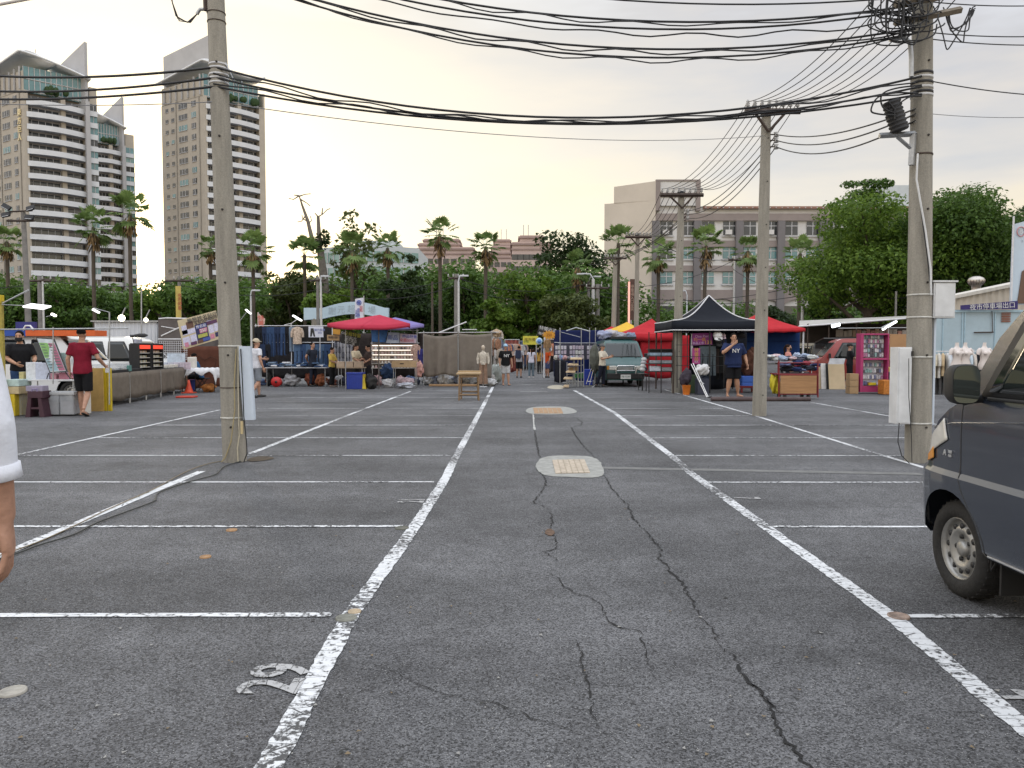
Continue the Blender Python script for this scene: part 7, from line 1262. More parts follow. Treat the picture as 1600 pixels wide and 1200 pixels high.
# far lane end: more stalls either side
for i, (px, Y, c, lb) in enumerate(((800, 46, (.20, .06, .05), 'dark red clothes stall far off at the left of the lane end'), (812, 54, (.06, .08, .14), 'navy stall back far off behind the walkers'), (826, 58, (.25, .24, .22), 'grey stall back farthest off below the yellow sign'), (862, 44, (.05, .045, .05), 'black curtain of the stall behind the person in orange'))):
    s = St('stall_back', lb, 'stall', px, Y); sheet('cloth', cloth(c), s.t, s.q(px-11, 575), s.q(px+11, 575), .1, 2.0, .05, 4, seed=i); s.rod('rail', GALV, [(px-12, HZ-.58/Y*F), (px+12, HZ-.58/Y*F)], .03); [s.rod('post', GALV, [(e, HZ+H/Y*F), (e, HZ-.60/Y*F)], .03) for e in (px-11, px+11)]
    for k in range(8): hang(shirt_mesh(cloth(random.choice([(.4, .3, .25), (.5, .5, .5), (.1, .12, .2), (.45, .2, .12)]), .5, 9), 300+i*9+k, .2, .7), 'hanging_blouse', 'top hanging on a far stall at the lane end', 'top', 'tops on the far stalls', V((XA(px-9+2.4*k, Y-.2), Y-.2, 1.75)), rnd(-.5, .5))
s = board('yellow_sign', 'yellow sign with dark figures over the lane end', [(817, 525), (841, 525), (841, 538.5), (817, 538.5)], 40, M((.55, .50, .06), .6, 0, .15, 3), [('夜市美食', .20, 831, 531, M((.20, .13, .02), .6)), ('小吃', .15, 822, 534, M((.08, .2, .05), .6))]); s.rod('post', GALV, [(818, 538), (818, 582)], .03); s.rod('post', GALV, [(838, 538), (838, 582)], .03)
s = St('round_sign', 'pale blue round sign overlapping the yellow sign', 'sign', 842.5, 38.5); m = MB(); m.lathe([(.001, -.03), (.16, -.03), (.17, 0), (.16, .03), (.001, .03)], 28, s.q(842.5, 533), 0, True, 'y'); m.build('disc', M((.42, .58, .72), .5), s.t); m = MB(); m.lathe([(.001, -.036), (.10, -.036), (.10, -.030)], 20, s.q(842.5, 533), 0, True, 'y'); m.build('emblem', M((.12, .26, .62), .5), s.t); s.rod('post', GALV, [(846, 537), (846, 584)], .025)
s = board('price_board', 'tilted black sign with an orange starburst and a white title strip', [(842, 508), (868, 514), (866, 529), (839, 523)], 35, BLKP, [('特價出清', .20, 856, 515, LW), ('每件', .14, 846, 521.5, LW)])
m = MB(); c = s.q(858, 523.5)+V((0, -.02, 0)); st = [V((c.x+(.30 if i % 2 else .21)*1.15*math.cos(i*math.pi/14), c.y, c.z+(.24 if i % 2 else .15)*math.sin(i*math.pi/14))) for i in range(28)]; m.add(st+[c], [(i, (i+1) % 28, 28)[::-1] for i in range(28)]); m.build('starburst', M((.60, .28, .03), .6), s.t); text('250', .17, M((.22, .05, .01), .6), s.t, c+V((0, -.012, 0)), name='sign_letters'); s.rod('post', PALEW, [(851, 527), (850, 590)], .04)
hang(shirt_mesh(cloth((.30, .19, .10), .5, 10), 7, .11, .6), 'hanging_blouse', 'tan top hanging on the white post below the black starburst sign', 'top', None, V((XA(855, 35), 34.9, ZA(530, 35))))
# ------------------------------------------------------------------ navy tarpaulin stall with the stepped rack
NT = cloth((.013, .020, .075), .2, 3)
s = St('navy_tarpaulin', 'navy tarpaulin wall behind the display of small goods left of the green van', 'tarpaulin', 905, 33.5); sheet('upper_cloth', NT, s.t, s.q(867, 590), s.q(948, 590), s.z(538), s.z(516), .03, 4); sheet('lower_cloth', cloth((.018, .030, .14), .2, 3), s.t, s.q(897, 590, .2), s.q(928, 590, .2), .05, s.z(556), .03, 3); sheet('upper_cloth', NT, s.t, s.q(865, 590, 3), s.q(948, 590, 3), .1, s.z(518), .03, 4)
r4 = rack('galvanised pipe frame of the navy tarpaulin stall', 875, 930, 31.8, (536,), 512, GALV, mids=(908, 921)); r4.rod('brace', GALV, [(877, 519), (907, 527)], .014); r4.rod('roof_arm', GALV, [(885, 517), (900, 512), (922, 518)], .03); r4.rod('rail', GALV, [(866, 535), (878, 536)], .02)
s = St('goods_board', 'dark display board hung with cards of socks and caps', 'display board', 895, 33.0); s.box('panel', M((.05, .05, .07), .7), 866, 931, 538, 562, 0, .03)
for r in range(3):
    for k in range(14):
        if k in (4, 10): continue
        boxat('goods_card', 'pale card of small goods on the dark display board', 'card', M(random.choice([(.56, .54, .60), (.50, .42, .50), (.60, .60, .60), (.40, .36, .44)]), .6, 0, .5, 18), 867.5+4.5*k, 871.2+4.5*k, 540+7.4*r+rnd(-.5, .5), 546+7.4*r, 32.95, .03, .002, 'cards on the dark display board')
tb = table('long dark clothed table under the goods board', 866, 900, 563, 32.0, .8, cloth((.03, .03, .04))); sheet('table_skirt', cloth((.02, .02, .026)), tb.t, tb.q(866, 590, -.02), tb.q(884, 590, -.02), .05, tb.z(563), .02, 3)
for i in range(12): sack('small goods heaped on the dark clothed table', V((XA(868+2.6*i, 32.2), 32.1+rnd(0, .4), ZA(563, 32))), (.08, .08, rnd(.05, .12)), M(random.choice([(.5, .3, .3), (.2, .3, .5), (.5, .48, .44), (.1, .1, .12)]), .6), 'goods', 'goods_pile', 150+i)['group'] = 'goods heaped on the dark table'
s = St('stepped_rack', 'stair-like rack of wooden shelves with pale front edges at the lane edge', 'shelf', 895, 28.6); FW = M((.50, .38, .24), .65, 0, .2, 6)
for i, (px0, px1, py, d) in enumerate(((890, 911, 560, .1), (886, 905, 569, 0), (883, 900, 580, -.1), (879, 895, 590, -.2), (878, 889, 602, -.35))): m = MB(); z = s.z(py); m.add([V((s.x(px0), d-.25, z)), V((s.x(px1)-.06, d-.32, z)), V((s.x(px1), d+.3, z+.03)), V((s.x(px0)+.1, d+.35, z+.03))]+[V((s.x(px0), d-.25, z-.045)), V((s.x(px1)-.06, d-.32, z-.045)), V((s.x(px1), d+.3, z-.015)), V((s.x(px0)+.1, d+.35, z-.015))], [(0, 1, 2, 3), (7, 6, 5, 4), (0, 4, 5, 1), (1, 5, 6, 2), (2, 6, 7, 3), (3, 7, 4, 0)]); m.build('shelf_board', FW, s.t)
for p in (((908, 552), (908, 604)), ((912, 556), (912, 604)), ((875, 512), (875, 598)), ((886, 566), (886, 604)), ((897, 560), (897, 604)), ((903, 556), (903, 604)), ((886, 575), (912, 570)), ((886, 585), (912, 582)), ((880, 598), (912, 596)), ((890, 590), (890, 604)), ((894, 592), (894, 604)), ((899, 590), (899, 604)), ((904, 590), (904, 604))): s.rod('frame_tube', GALV, [p[0]+(.1,), p[1]+(.1,)], .016)
boxat('green_crate', 'green plastic crate behind the stepped rack', 'crate', M((.03, .16, .05), .5), 899, 911, 583, 591, 29.3, .4, .01); boxat('blue_crate', 'blue crate between the stepped rack and the green van', 'crate', BLUE, 913, 926, 577, 592, 30.5, .4, .01, None, True); boxat('brown_box', 'open brown box on the second step of the stepped rack', 'box', CARD, 889, 904, 573, 579.5, 28.75, .3, .004)
s = St('trolley', 'folded silver trolley leaning beside the green van', 'trolley', 922, 28.6); [s.rod('frame_tube', CHROME, p, .012) for p in ([(916, 600), (924, 576)], [(921, 602), (927, 578)], [(918, 596), (924, 596)], [(925, 606), (929, 602)])]
sack('plush grey curtain bundle hanging at the left flank of the green van', V((XA(931, 29.0), 29.3, .45)), (.22, .2, .55), cloth((.10, .105, .09)), 'bundle', 'bundle', 170)
# ------------------------------------------------------------------ red tents and the black tent
def tent(label, pxa, pya, pxl, pxr, pye, Y, depth, mat, val=.28, edge=None, leg_m=DSTEEL, legs=True, name='market_tent', curve=.35, skew=0.0):
    """pop-up tent: peaked canopy on a square frame with a valance; its near eave runs from pxl to pxr at row pye"""
    s = St(name, label, 'tent', (pxl+pxr)/2, Y); x0, x1, z = s.x(pxl), s.x(pxr), s.z(pye); a = V((s.x(pxa, depth/2), depth/2, s.z(pya, depth/2))); co = [V((x0, 0, z)), V((x1, 0, z)), V((x1+skew, depth, z)), V((x0+skew, depth, z))]; m = MB(); e = MB()
    def rib(i, v): q = co[i]; return a.lerp(q, v)-V((0, 0, curve*(a.z-q.z)*math.sin(math.pi*v)*.55))
    for i in range(4):
        j = (i+1) % 4; m.grid(lambda u, v, i=i, j=j: rib(i, v).lerp(rib(j, v), u)-V((0, 0, .05*math.sin(math.pi*u)*v)), 10, 10); m.grid(lambda u, v, i=i, j=j: co[i].lerp(co[j], u)-V((0, 0, .05*math.sin(math.pi*u)*(1-v*.5)+val*v+.012*math.sin(u*30)*v)), 16, 1)
        if edge: e.tube([rib(i, k/12)+V((0, 0, .012)) for k in range(13)], .022, 6); e.tube([co[i]-V((0, 0, val-.02))+V((0, -.01, 0)), co[j]-V((0, 0, val-.02))+V((0, -.01, 0))], .02, 6)
    m.build('canopy', mat, s.t, solid=.008)
    if edge: e.build('piping', edge, s.t)
    if legs:
        for c in co: m = MB(); m.bar((c.x+.05*(1 if c.x < (x0+x1)/2 else -1), c.y+.05*(1 if c.y < .1 else -1), .003), (c.x+.05*(1 if c.x < (x0+x1)/2 else -1), c.y+.05*(1 if c.y < .1 else -1), c.z-.02), .04); m.build('leg', leg_m, s.t)
    return s
REDC = cloth((.40, .022, .03), .2, 2.2); BLKC = cloth((.012, .014, .020), .15, 3)
bt_ = tent('black peaked tent with white piping behind the second and third poles', 1106, 462, 1050, 1189, 501, 24.6, 3.0, BLKC, .32, PALEW, DSTEEL, curve=.5)
rt_ = tent('red peaked tent between the green van and the black tent', 1018, 498, 972, 1052, 521, 32, 3.2, REDC, .3, curve=.2); sheet('side_cloth', REDC, rt_.t, rt_.q(1000, 590, .1), rt_.q(1076, 590, .1), .25, rt_.z(524), .05, 3); sheet('side_cloth', REDC, rt_.t, rt_.q(985, 590, 3.1), rt_.q(1060, 590, 3.1), .2, 2.2, .05, 3)
tent('yellow and red peaked tent behind the galvanised pole', 979, 503, 949, 1010, 516, 42, 2.6, M((.60, .36, .03), .8, 0, .1, 3), .2, curve=.2); tent('low red tent behind the green van roof', 955, 510, 935, 985, 520, 45, 2.5, REDC, .4, curve=.1)
rc = tent('red canopy right of the second pole over the blue tarpaulin', 1185, 489, 1150, 1257, 513, 27.6, 2.6, REDC, .12, curve=.15, leg_m=PALEW)
s = St('blue_tarpaulin', 'deep blue tarpaulin wall under the right hand red canopy', 'tarpaulin', 1205, 28.5); sheet('cloth', cloth((.012, .035, .12), .2, 2), s.t, s.q(1140, 600), s.q(1248, 600), s.z(556), s.z(513), .03, 3); s.rod('seam', cloth((.01, .02, .08)), [(1140, 534, -.05), (1248, 533, -.05)], .012)
# black racks and goods under the black tent
bk = St('wire_rack', 'black steel display rack at the left of the black tent with caps and boxes', 'rack', 1032, 24.9)
for px, y0 in ((1014, 519), (1033, 521), (1052, 500)): bk.rod('post', BLKP, [(px, 614), (px, y0)], .017)
for py in (545, 556, 568, 580): bk.box('shelf', BLKP, 1014, 1052, py, py+1.2, 0, .5)
for i, (px0, px1, py0, py1, c, lb) in enumerate(((1016, 1033, 572, 580, (.55, .58, .66), 'white box with a blue print on the lowest shelf of the black rack'), (1034, 1050, 574, 580, (.30, .30, .32), 'grey box beside the white box on the black rack'), (1015, 1050, 551, 556, (.30, .40, .52), 'pale blue folded cloth on the black rack'), (1015, 1051, 545.5, 551, (.02, .02, .022), 'black cloth stack on the top shelf of the black rack'), (1016, 1050, 563, 568, (.30, .32, .36), 'grey folded stack on the third shelf of the black rack'))): boxat('folded_stack' if i > 1 else 'box', lb, 'stack' if i > 1 else 'box', M(c, .8, 0, .4, 12), px0, px1, py0, py1-.1, 25.0, .38, .02)
for k in range(5): o = one('cap', 'cap stacked on the left side of the black rack', 'cap', cloth(random.choice([(.5, .5, .5), (.06, .07, .1), (.4, .4, .42)])), lambda m: (m.ell((0, 0, .05), (.10, .11, .075), 12, 8), m.cb((0, -.14, .03), (.15, .12, .012))), 'caps by the black rack', loc=V((XA(1003+2*k, 25.8), 25.7+.15*k, .70+.11*(k % 4))))
table('small black table holding the caps left of the black rack', 1001, 1013, 584, 26.0, .8, BLKP, BLKP, 'side_table')
g2 = St('hanging_grid', 'black wire grid hung with goods across the front of the black tent', 'grid', 1092, 24.75)
for px in (1058, 1074, 1109, 1131, 1147): g2.rod('bar', BLKP, [(px, 614 if px in (1109,) else 606), (px, 503)], .014 if px != 1109 else .024)
for py in (539, 557, 571): g2.rod('bar', BLKP, [(1056, py), (1148, py)], .010)
PURP = M((.22, .03, .19), .6, 0, .2, 4); s = board('purple_sign', 'purple sign with pink and orange lettering under the black tent', [(1082, 521), (1113, 520), (1113, 539), (1082, 540)], 24.9, PURP, [('One Piece', .12, 1098, 525.5, M((.58, .35, .58), .6)), ('均一價', .13, 1093, 531, M((.62, .28, .08), .6)), ('138', .16, 1106, 535, M((.62, .36, .05), .6)), ('新品上市', .09, 1091, 536.5, M((.55, .4, .58), .6))])
s = board('purple_sign', 'narrow vertical pink sign below the purple sign', [(1082, 544), (1094, 544), (1094, 569), (1082, 569)], 24.85, M((.38, .05, .22), .6), [('特\n價\n品', .14, 1088, 554, M((.62, .36, .08), .6)), ('9X', .11, 1088, 565.5, M((.6, .5, .6), .6))])
boxat('white_strip', 'white notice strip at the left of the purple signs', 'notice', PALEW, 1079, 1082, 521, 560, 24.95, .02)
for i, px in enumerate((1098, 1106, 1113)): hang(jeans_mesh(cloth((.10, .125, .14)), .95, .12, 80+i), 'trousers', 'slate grey trousers hanging under the purple sign', 'trousers', 'grey trousers under the purple sign', V((XA(px, 24.9), 24.95, ZA(541, 24.9))), rnd(-.3, .3))
for i, px in enumerate((1121, 1126, 1131)): hang(shirt_mesh(cloth(((.03, .022, .02), (.012, .012, .012), (.05, .03, .025))[i]), 90+i, .2, .8), 'shirt', 'dark shirt hanging beside the big person in navy', 'shirt', 'dark shirts beside the big person in navy', V((XA(px, 25.2), 25.2, ZA(545, 25.2))), rnd(-.5, .5))
hang(jeans_mesh(cloth((.012, .012, .013)), .7, .14, 99), 'trousers', 'black trousers hanging below the dark shirts', 'trousers', None, V((XA(1126, 25.3), 25.35, ZA(560, 25.3))))
def cap_at(px, py, Y, c, label, rx=.12, tilt=0): o = one('cap', label, 'cap', cloth(c, .15), lambda m: (m.ell((0, 0, .03), (rx, rx, rx*.85), 14, 10), m.grid(lambda u, v: V(((u-.5)*rx*1.7, -rx*.8-rx*.9*v*math.cos((u-.5)*2.4), -.01-.06*v)), 8, 3)), loc=P(px, py, Y)); o.rotation_euler = (tilt, 0, 0)
cap_at(1121, 525, 24.8, (.62, .62, .62), 'large white cap hanging above the dark shirts', .15, .3); cap_at(1128.5, 526, 24.9, (.58, .44, .50), 'pinkish white cap right of the large white cap', .11); cap_at(1123, 534, 24.7, (.02, .02, .02), 'black cap below the large white cap', .11, .5); cap_at(1130, 534, 24.9, (.015, .02, .05), 'navy cap below the pinkish white cap', .11); cap_at(1158, 525, 25.2, (.03, .03, .035), 'black cap behind the head of the big person in navy', .13)
sack('white crumpled sack on the frame below the grey trousers', V((XA(1097, 24.0), 24.0, .62)), (.22, .2, .17), cloth((.58, .58, .58), .15), 'sack', 'cloth_sack', 180); boxat('stool', 'dark stool under the white crumpled sack', 'stool', M((.04, .045, .07), .6), 1090, 1108, 592, 613, 24.0, .35, .01, None, True)
s = St('tripod', 'folded silver tripod poles leaning against the black grid', 'tripod', 1096, 22.6); [s.rod('tube', CHROME, [(1080+d, 569-d*.4, .4), (1105+d*.7, 622, -.1)], .017) for d in (0, 3)]; s.rod('foot', BLKP, [(1101, 623, -.15), (1112, 620, -.1)], .03); s.rod('brace', CHROME, [(1090, 592, .1), (1100, 600, 0)], .010)
b = St('bucket', 'orange bucket at the foot of the third pole by the tent corner', 'bucket', 1072.5, 24.0); m = MB(); m.lathe([(.10, .003), (.135, .30), (.145, .31), (.13, .31), (.11, .28)], 22); m.build('bucket', M((.62, .17, .02), .5), b.t); sack('dark striped backpack stuffed on the orange bucket', b.o+V((0, 0, .30)), (.17, .15, .23), M((.045, .035, .05), .7, 0, .5, 5, .2, .3, 0, (1, 1, 6)), 'backpack', 'backpack', 181)
boxat('green_bin', 'dark green bin behind the tripod poles', 'bin', M((.03, .05, .025), .6), 1077, 1090, 586, 612, 24.7, .4, .02, None, True); boxat('dark_crate', 'navy crate behind the tripod under the black tent', 'crate', M((.02, .03, .06), .6), 1097, 1110, 588, 614, 25.0, .4, .02, None, True)
for i in range(2): boxat('blue_basket', ('upper', 'lower')[i]+' blue plastic basket stacked right of the big person in navy', 'basket', M((.05, .14, .52), .45), 1160, 1180, 588+9.6*i, 597+9.6*i, 25.2, .45, .01)
one('trolley', 'dark red platform trolley under the blue baskets', 'trolley', M((.16, .015, .015), .6), lambda m: (m.box(-.32, .32, -.3, .3, .16, .22), m.box(-.28, -.22, -.28, -.22, .0, .16), m.box(.22, .28, -.28, -.22, 0, .16), m.box(-.28, -.22, .22, .28, 0, .16), m.box(.22, .28, .22, .28, 0, .16)), loc=V((XA(1170, 25.2), 25.4, .003)))
sack('brown blanket heap right of the big person in navy', V((XA(1172, 25.8), 25.9, .5)), (.36, .3, .42), cloth((.10, .045, .03)), 'blanket', 'blanket_heap', 183)
s = St('carpet_roll', 'long grey brown carpet roll lying along the pavement edge of the black tent', 'carpet', 1188, 21.0); m = MB(); m.tube([s.q(1111, 623.4), s.q(1150, 623.3), s.q(1200, 623.5), s.q(1266, 623.4)], [.060, .066, .062, .058], 14); o = m.build('roll', cloth((.10, .075, .075), .3, 8), s.t)
# cart of clothes
c = St('clothes_cart', 'red framed cart with a plywood front heaped with folded clothes', 'cart', 1247, 21.6); RF = M((.17, .015, .02), .5)
for px in (1217, 1278): c.rod('post', RF, [(px, 621), (px, 563)], .022); c.rod('post', RF, [(px-1, 618, .7), (px-1, 566, .7)], .022)
for py in (567, 586, 616): c.rod('rail', RF, [(1217, py), (1278, py)], .018)
c.box('plywood_front', M((.36, .20, .095), .65, 0, .35, 3, 0, .3, 0, (.4, 4, 4)), 1219.5, 1276, 587, 615, -.03, -.005); c.box('shelf', RF, 1217, 1278, 584, 586, 0, .75)
for px, y in ((1228, .08), (1265, .08), (1230, .65), (1267, .65)): m = MB(); m.lathe([(.001, -.025), (.08, -.025), (.085, 0), (.08, .025), (.001, .025)], 14, (c.x(px), y, .088), 0, True, 'x'); m.build('castor', BLKP, c.t)
tb2 = table('table of loose clothes behind the cart', 1196, 1272, 565, 23.6, .9, M((.3, .3, .33), .6))
for i in range(46):
    k = rnd(0, 1); q_ = i % 2; px = (1219+57*k) if q_ else (1198+73*k); Y = (21.7+rnd(0, .6)) if q_ else (23.7+rnd(0, .7)); z = (ZA(rnd(570, 584), 21.7)) if q_ else ZA(564.5, 23.6)+rnd(0, .12)
    sack('rumpled garment in the heap on the '+('cart with the plywood front' if q_ else 'table behind the cart'), V((XA(px, Y), Y, z)), (rnd(.10, .18), rnd(.1, .16), rnd(.04, .075)), cloth(random.choice([(.02, .03, .09), (.03, .035, .05), (.02, .022, .03), (.25, .04, .06), (.10, .12, .22)] if q_ else [(.5, .5, .55), (.03, .04, .10), (.35, .42, .55), (.55, .42, .44), (.06, .06, .08), (.5, .52, .52)])), 'garment', 'garment', 400+i)['group'] = 'garments heaped on the '+('cart' if q_ else 'table')
sack('bright yellow bag hanging at the left of the cart', V((XA(1211, 22.2), 22.2, .14)), (.13, .14, .27), M((.60, .50, .03), .6, 0, .2, 8), 'bag', 'carrier_bag', 190); sack('small patterned scrap of cardboard under the cart', V((XA(1257, 21.4), 21.4, .0)), (.16, .12, .035), CARD, 'cardboard', 'cardboard_scrap', 191)
# ------------------------------------------------------------------ right back: awning, boards, pink cabinet
s = St('awning', 'long low awning roof with a dark underside behind the red van', 'awning', 1340, 34); zf, zb = s.z(506), s.z(503)
m = MB(); pts = [s.q(1249, 510), s.q(1425, 497), s.q(1430, 494, 4.0), s.q(1249, 502, 4.0)]; m.add(pts, [(0, 1, 2, 3)]); m.build('roof', M((.40, .38, .35), .6, .2, .2, 1), s.t, solid=.06); s.rod('gutter', PALEW, [(1248, 510, -.05), (1425, 497, -.05)], .04)
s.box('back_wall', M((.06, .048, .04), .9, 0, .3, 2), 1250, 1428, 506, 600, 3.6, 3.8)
for px in (1262, 1295, 1338, 1384, 1420): s.rod('post', DSTEEL, [(px, HZ+H/34*F, .1), (px, 506, .1)], .03); s.rod('rafter', DSTEEL, [(px, 507, .1), (px+5, 505, 3.5)], .025)
for i in range(16): boxat('stock_carton', 'pale carton stored on the back shelf under the awning', 'carton', M(random.choice([(.42, .30, .20), (.52, .36, .26), (.5, .45, .40), (.55, .30, .25)]), .8, 0, .2, 6), 1310+7*i, 1316+7*i, 516+rnd(-2, 2), 526, 36.5, .4, .004, 'cartons under the awning')
for i, (a, b_, Y) in enumerate((((1300, 510), (1312, 507), 33), ((1379, 515), (1401, 502), 29.5))):
    s = St('tube_lamp', ('short bright lamp glaring under the left half of the awning', 'bright white fluorescent tube tilted over the pink cabinet')[i], 'lamp', a[0], Y); s.rod('tube', TUBEW, [a, b_], .04 if i else .07, n=10); s.rod('holder', GALV, [(a[0]-2, a[1]-3), (b_[0]+2, b_[1]-3)], .02)
s = St('white_board_stack', 'white panels leaning in a row before the red van', 'panels', 1300, 27.4)
for i, (px0, px1, yt, yb, mt, lb) in enumerate(((1279, 1287, 574, 597, M((.50, .38, .24), .7), 'narrow tan board leaning leftmost before the red van'), (1284, 1296, 568, 598, M((.60, .58, .55), .6), 'tall white board leaning second before the red van'), (1292, 1300, 568, 597, BLKP, 'black board leaning between the white and cream boards'), (1296, 1321, 568, 601, M((.54, .42, .26), .65, 0, .12, 3), 'broad cream board leaning rightmost before the red van'), (1294, 1318, 560, 569, M((.56, .58, .60), .5), 'white panel lying flat on top of the leaning boards'))):
    y = 27.6-.12*i; z1 = ZA(yt, y); z0 = .004 if yb > 590 else ZA(yb, y); x0, x1 = XA(px0, y), XA(px1, y); lean_ = .28 if yb > 590 else .02; one('leaning_board', lb, 'board', mt, lambda m: m.add([(x0, y, z0), (x1, y, z0), (x1+.06, y+lean_, z1), (x0+.06, y+lean_, z1)]+[(x0, y+.03, z0), (x1, y+.03, z0), (x1+.06, y+lean_+.03, z1), (x0+.06, y+lean_+.03, z1)], [(0, 1, 2, 3), (7, 6, 5, 4), (0, 4, 5, 1), (1, 5, 6, 2), (2, 6, 7, 3), (3, 7, 4, 0)]))
for o in (s.t,): bpy.data.objects.remove(o)
PK = M((.36, .035, .13), .55, 0, .15, 4); c = St('display_cabinet', 'tall pink display cabinet packed with phone cases and small packs', 'cabinet', 1366, 24.6); x0, x1 = c.x(1344), c.x(1388); zt_ = c.z(521); zm = c.z(561)
m = MB(); m.box(x0, x1, .30, .34, .05, zt_); m.box(x0, x0+.09, 0, .3, .05, zt_); m.box(x1-.04, x1, 0, .3, .05, zt_); m.box(x0+.09, x1-.04, 0, .3, zt_-.05, zt_); m.box(x0+.09, x1-.04, 0, .3, zm-.03, zm+.03); m.box(x0+.09, x1-.04, 0, .3, .05, .24); m.build('case', PK, c.t, bev=.006); m = MB(); m.box(x0+.09, x1-.04, .285, .298, zm+.03, zt_-.05); m.box(x0+.09, x1-.04, .285, .298, .24, zm-.03); m.build('back_panel', M((.50, .50, .56), .6), c.t)
for r in range(9):
    for k in range(10):
        z = (zm+.07+.148*(r)) if r < 5 else (.27+.20*(r-5)); 
        if r >= 5 and z > zm-.2: continue
        px = x0+.13+.074*k; o = one('phone_case', 'small packed item hanging in the '+('upper' if r < 5 else 'lower')+' half of the pink cabinet', 'packed item', M(random.choice([(.60, .60, .62), (.10, .10, .12), (.45, .45, .48), (.25, .42, .40), (.5, .5, .56), (.62, .62, .62), (.16, .18, .30), (.42, .2, .32)]), .35, 0, .3, 20), lambda m: m.box(-.03, .03, 0, rnd(.02, .06), 0, rnd(.09, .135)), 'packed items in the '+('upper' if r < 5 else 'lower')+' half of the pink cabinet', loc=V((c.o.x+px+rnd(-.008, .008), 24.6+.20, z)))
boxat('yellow_pack', 'yellow pack lying on the lowest ledge of the pink cabinet', 'pack', YEL, 1358, 1369, 598, 602, 24.55, .1, .004)
for i in range(3): boxat('cardboard_box', ('topmost of three cardboard boxes stacked left of the pink cabinet', 'middle one of three cardboard boxes stacked left of the pink cabinet', 'bottom one of three cardboard boxes stacked left of the pink cabinet')[i], 'box', CARD, 1328, 1341.5, (584, 594.5, 605)[i], (594, 604.5, 616)[i], 24.5, .32, .006, None, i == 2)
boxat('cardboard_sheet', 'big flat cardboard panel hanging right of the pink cabinet', 'cardboard', M((.38, .22, .11), .85, 0, .12, 3), 1389, 1424, 522, 562, 26.0, .03); s = St('display_stand', 'thin steel frame carrying the cardboard panel', 'stand', 1405, 26.1); s.rod('rail', GALV, [(1310, 513), (1425, 512)], .016); s.rod('post', GALV, [(1388, 512), (1388, 612)], .016); s.rod('post', GALV, [(1423, 512), (1423, 612)], .016)
boxat('orange_bin', 'orange plastic bin with a net front beside the pink cabinet', 'bin', M((.50, .18, .03), .55, 0, .5, 14), 1381, 1395, 594, 619, 24.0, .4, .02, None, True); boxat('yellow_bin', 'yellow lid on the bins right of the pink cabinet', 'lid', YEL, 1388, 1402, 574, 581, 24.9, .4, .02); boxat('dark_cart', 'dark goods box under the yellow lid', 'box', BLKP, 1389, 1402, 582, 616, 24.9, .5, .02, None, True)
# ------------------------------------------------------------------ pale blue container, mannequins, shed, billboard
CBL = M((.36, .46, .52), .55, .1, .16, 1.2, .05); c = St('shipping_container', 'pale blue container wall at the right behind the mannequins', 'container', 1530, 26.0); x0, x1 = c.x(1453), c.x(1680); z1 = c.z(484)
m = MB(); m.box(x0, x1, .0, .9, .12, z1); m.build('wall', CBL, c.t, bev=.02); m = MB(); [m.box(c.x(px), c.x(px+1.3), -.03, 0, .15, z1-.05) for px in (1470, 1500, 1504, 1551, 1600, 1640)]; m.box(x0, x1, -.04, 0, z1-.08, z1); m.box(x0, x1, -.04, 0, .12, .25); m.build('rib', M((.36, .50, .58), .5, .1), c.t); c.rod('locking_bar', DSTEEL, [(1522, 519.5, -.06), (1552, 519, -.06)], .025); c.rod('locking_bar', DSTEEL, [(1550, 486, -.05), (1551, 518, -.05)], .014); m = MB(); [m.box(c.x(1561), c.x(1575), -.04, -.02, c.z(490+2.6*i), c.z(488.4+2.6*i)) for i in range(6)]; m.build('louvre', M((.24, .09, .06), .7), c.t)
m = MB(); m.box(x0, x1, -.02, .9, .003, .12); m.build('base_frame', BLKP, c.t)
s = St('roof_banner', 'violet banner with broken white letters along the top of the blue container', 'banner', 1550, 25.8); m = MB(); m.add([s.q(1501, 484), s.q(1590, 483), s.q(1590, 470), s.q(1501, 477)], [(0, 1, 2, 3)]); m.build('cloth', M((.035, .025, .13), .7), s.t, solid=.03); text('夜市停車場出口', .22, LW, s.t, s.q(1550, 479)+V((0, -.03, 0)), (math.pi/2, -.06, 0), 'banner_letters')
r5 = rack('clothes rail with pale and black tops in front of the blue container', 1455, 1580, 24.2, (549,), 546, PALEW, mids=(1520,)); cols = [(.56, .50, .38), (.58, .56, .52), (.52, .40, .25), (.60, .62, .64), (.50, .55, .62), (.5, .46, .42), (.015, .015, .018), (.015, .015, .018), (.5, .58, .64), (.55, .5, .45), (.015, .016, .02), (.02, .02, .03), (.5, .45, .42), (.03, .03, .05), (.02, .025, .06), (.55, .55, .55)]
for i in range(16): hang(shirt_mesh(cloth(cols[i]), 500+i, .24, rnd(.6, .8)), 'hanging_blouse', ('black' if cols[i][0] < .1 else 'pale')+' top on the clothes rail before the blue container', 'top', ('black' if cols[i][0] < .1 else 'pale')+' tops on the rail before the container', V((XA(1459+6.6*i, 24.2), 24.2, ZA(552, 24.2))), R(rnd(55, 80)))
for i in range(4): hang(jeans_mesh(cloth((.10, .10, .105)), .85, .15, 520+i), 'trousers', 'long dark grey garment hanging low on the clothes rail', 'trousers', 'grey garments low on the rail', V((XA(1464+7*i, 24.3), 24.35, ZA(578, 24.3))), R(40))
s = St('low_platform', 'low white edged platform under the clothes rail', 'platform', 1490, 23.8); s.box('board', BLKP, 1452, 1600, 621, 636, 0, 1.2); s.box('white_edge', PALEW, 1452, 1600, 620, 623, -.03, 0)
MW = M((.62, .56, .53), .5, 0, .08, 5)
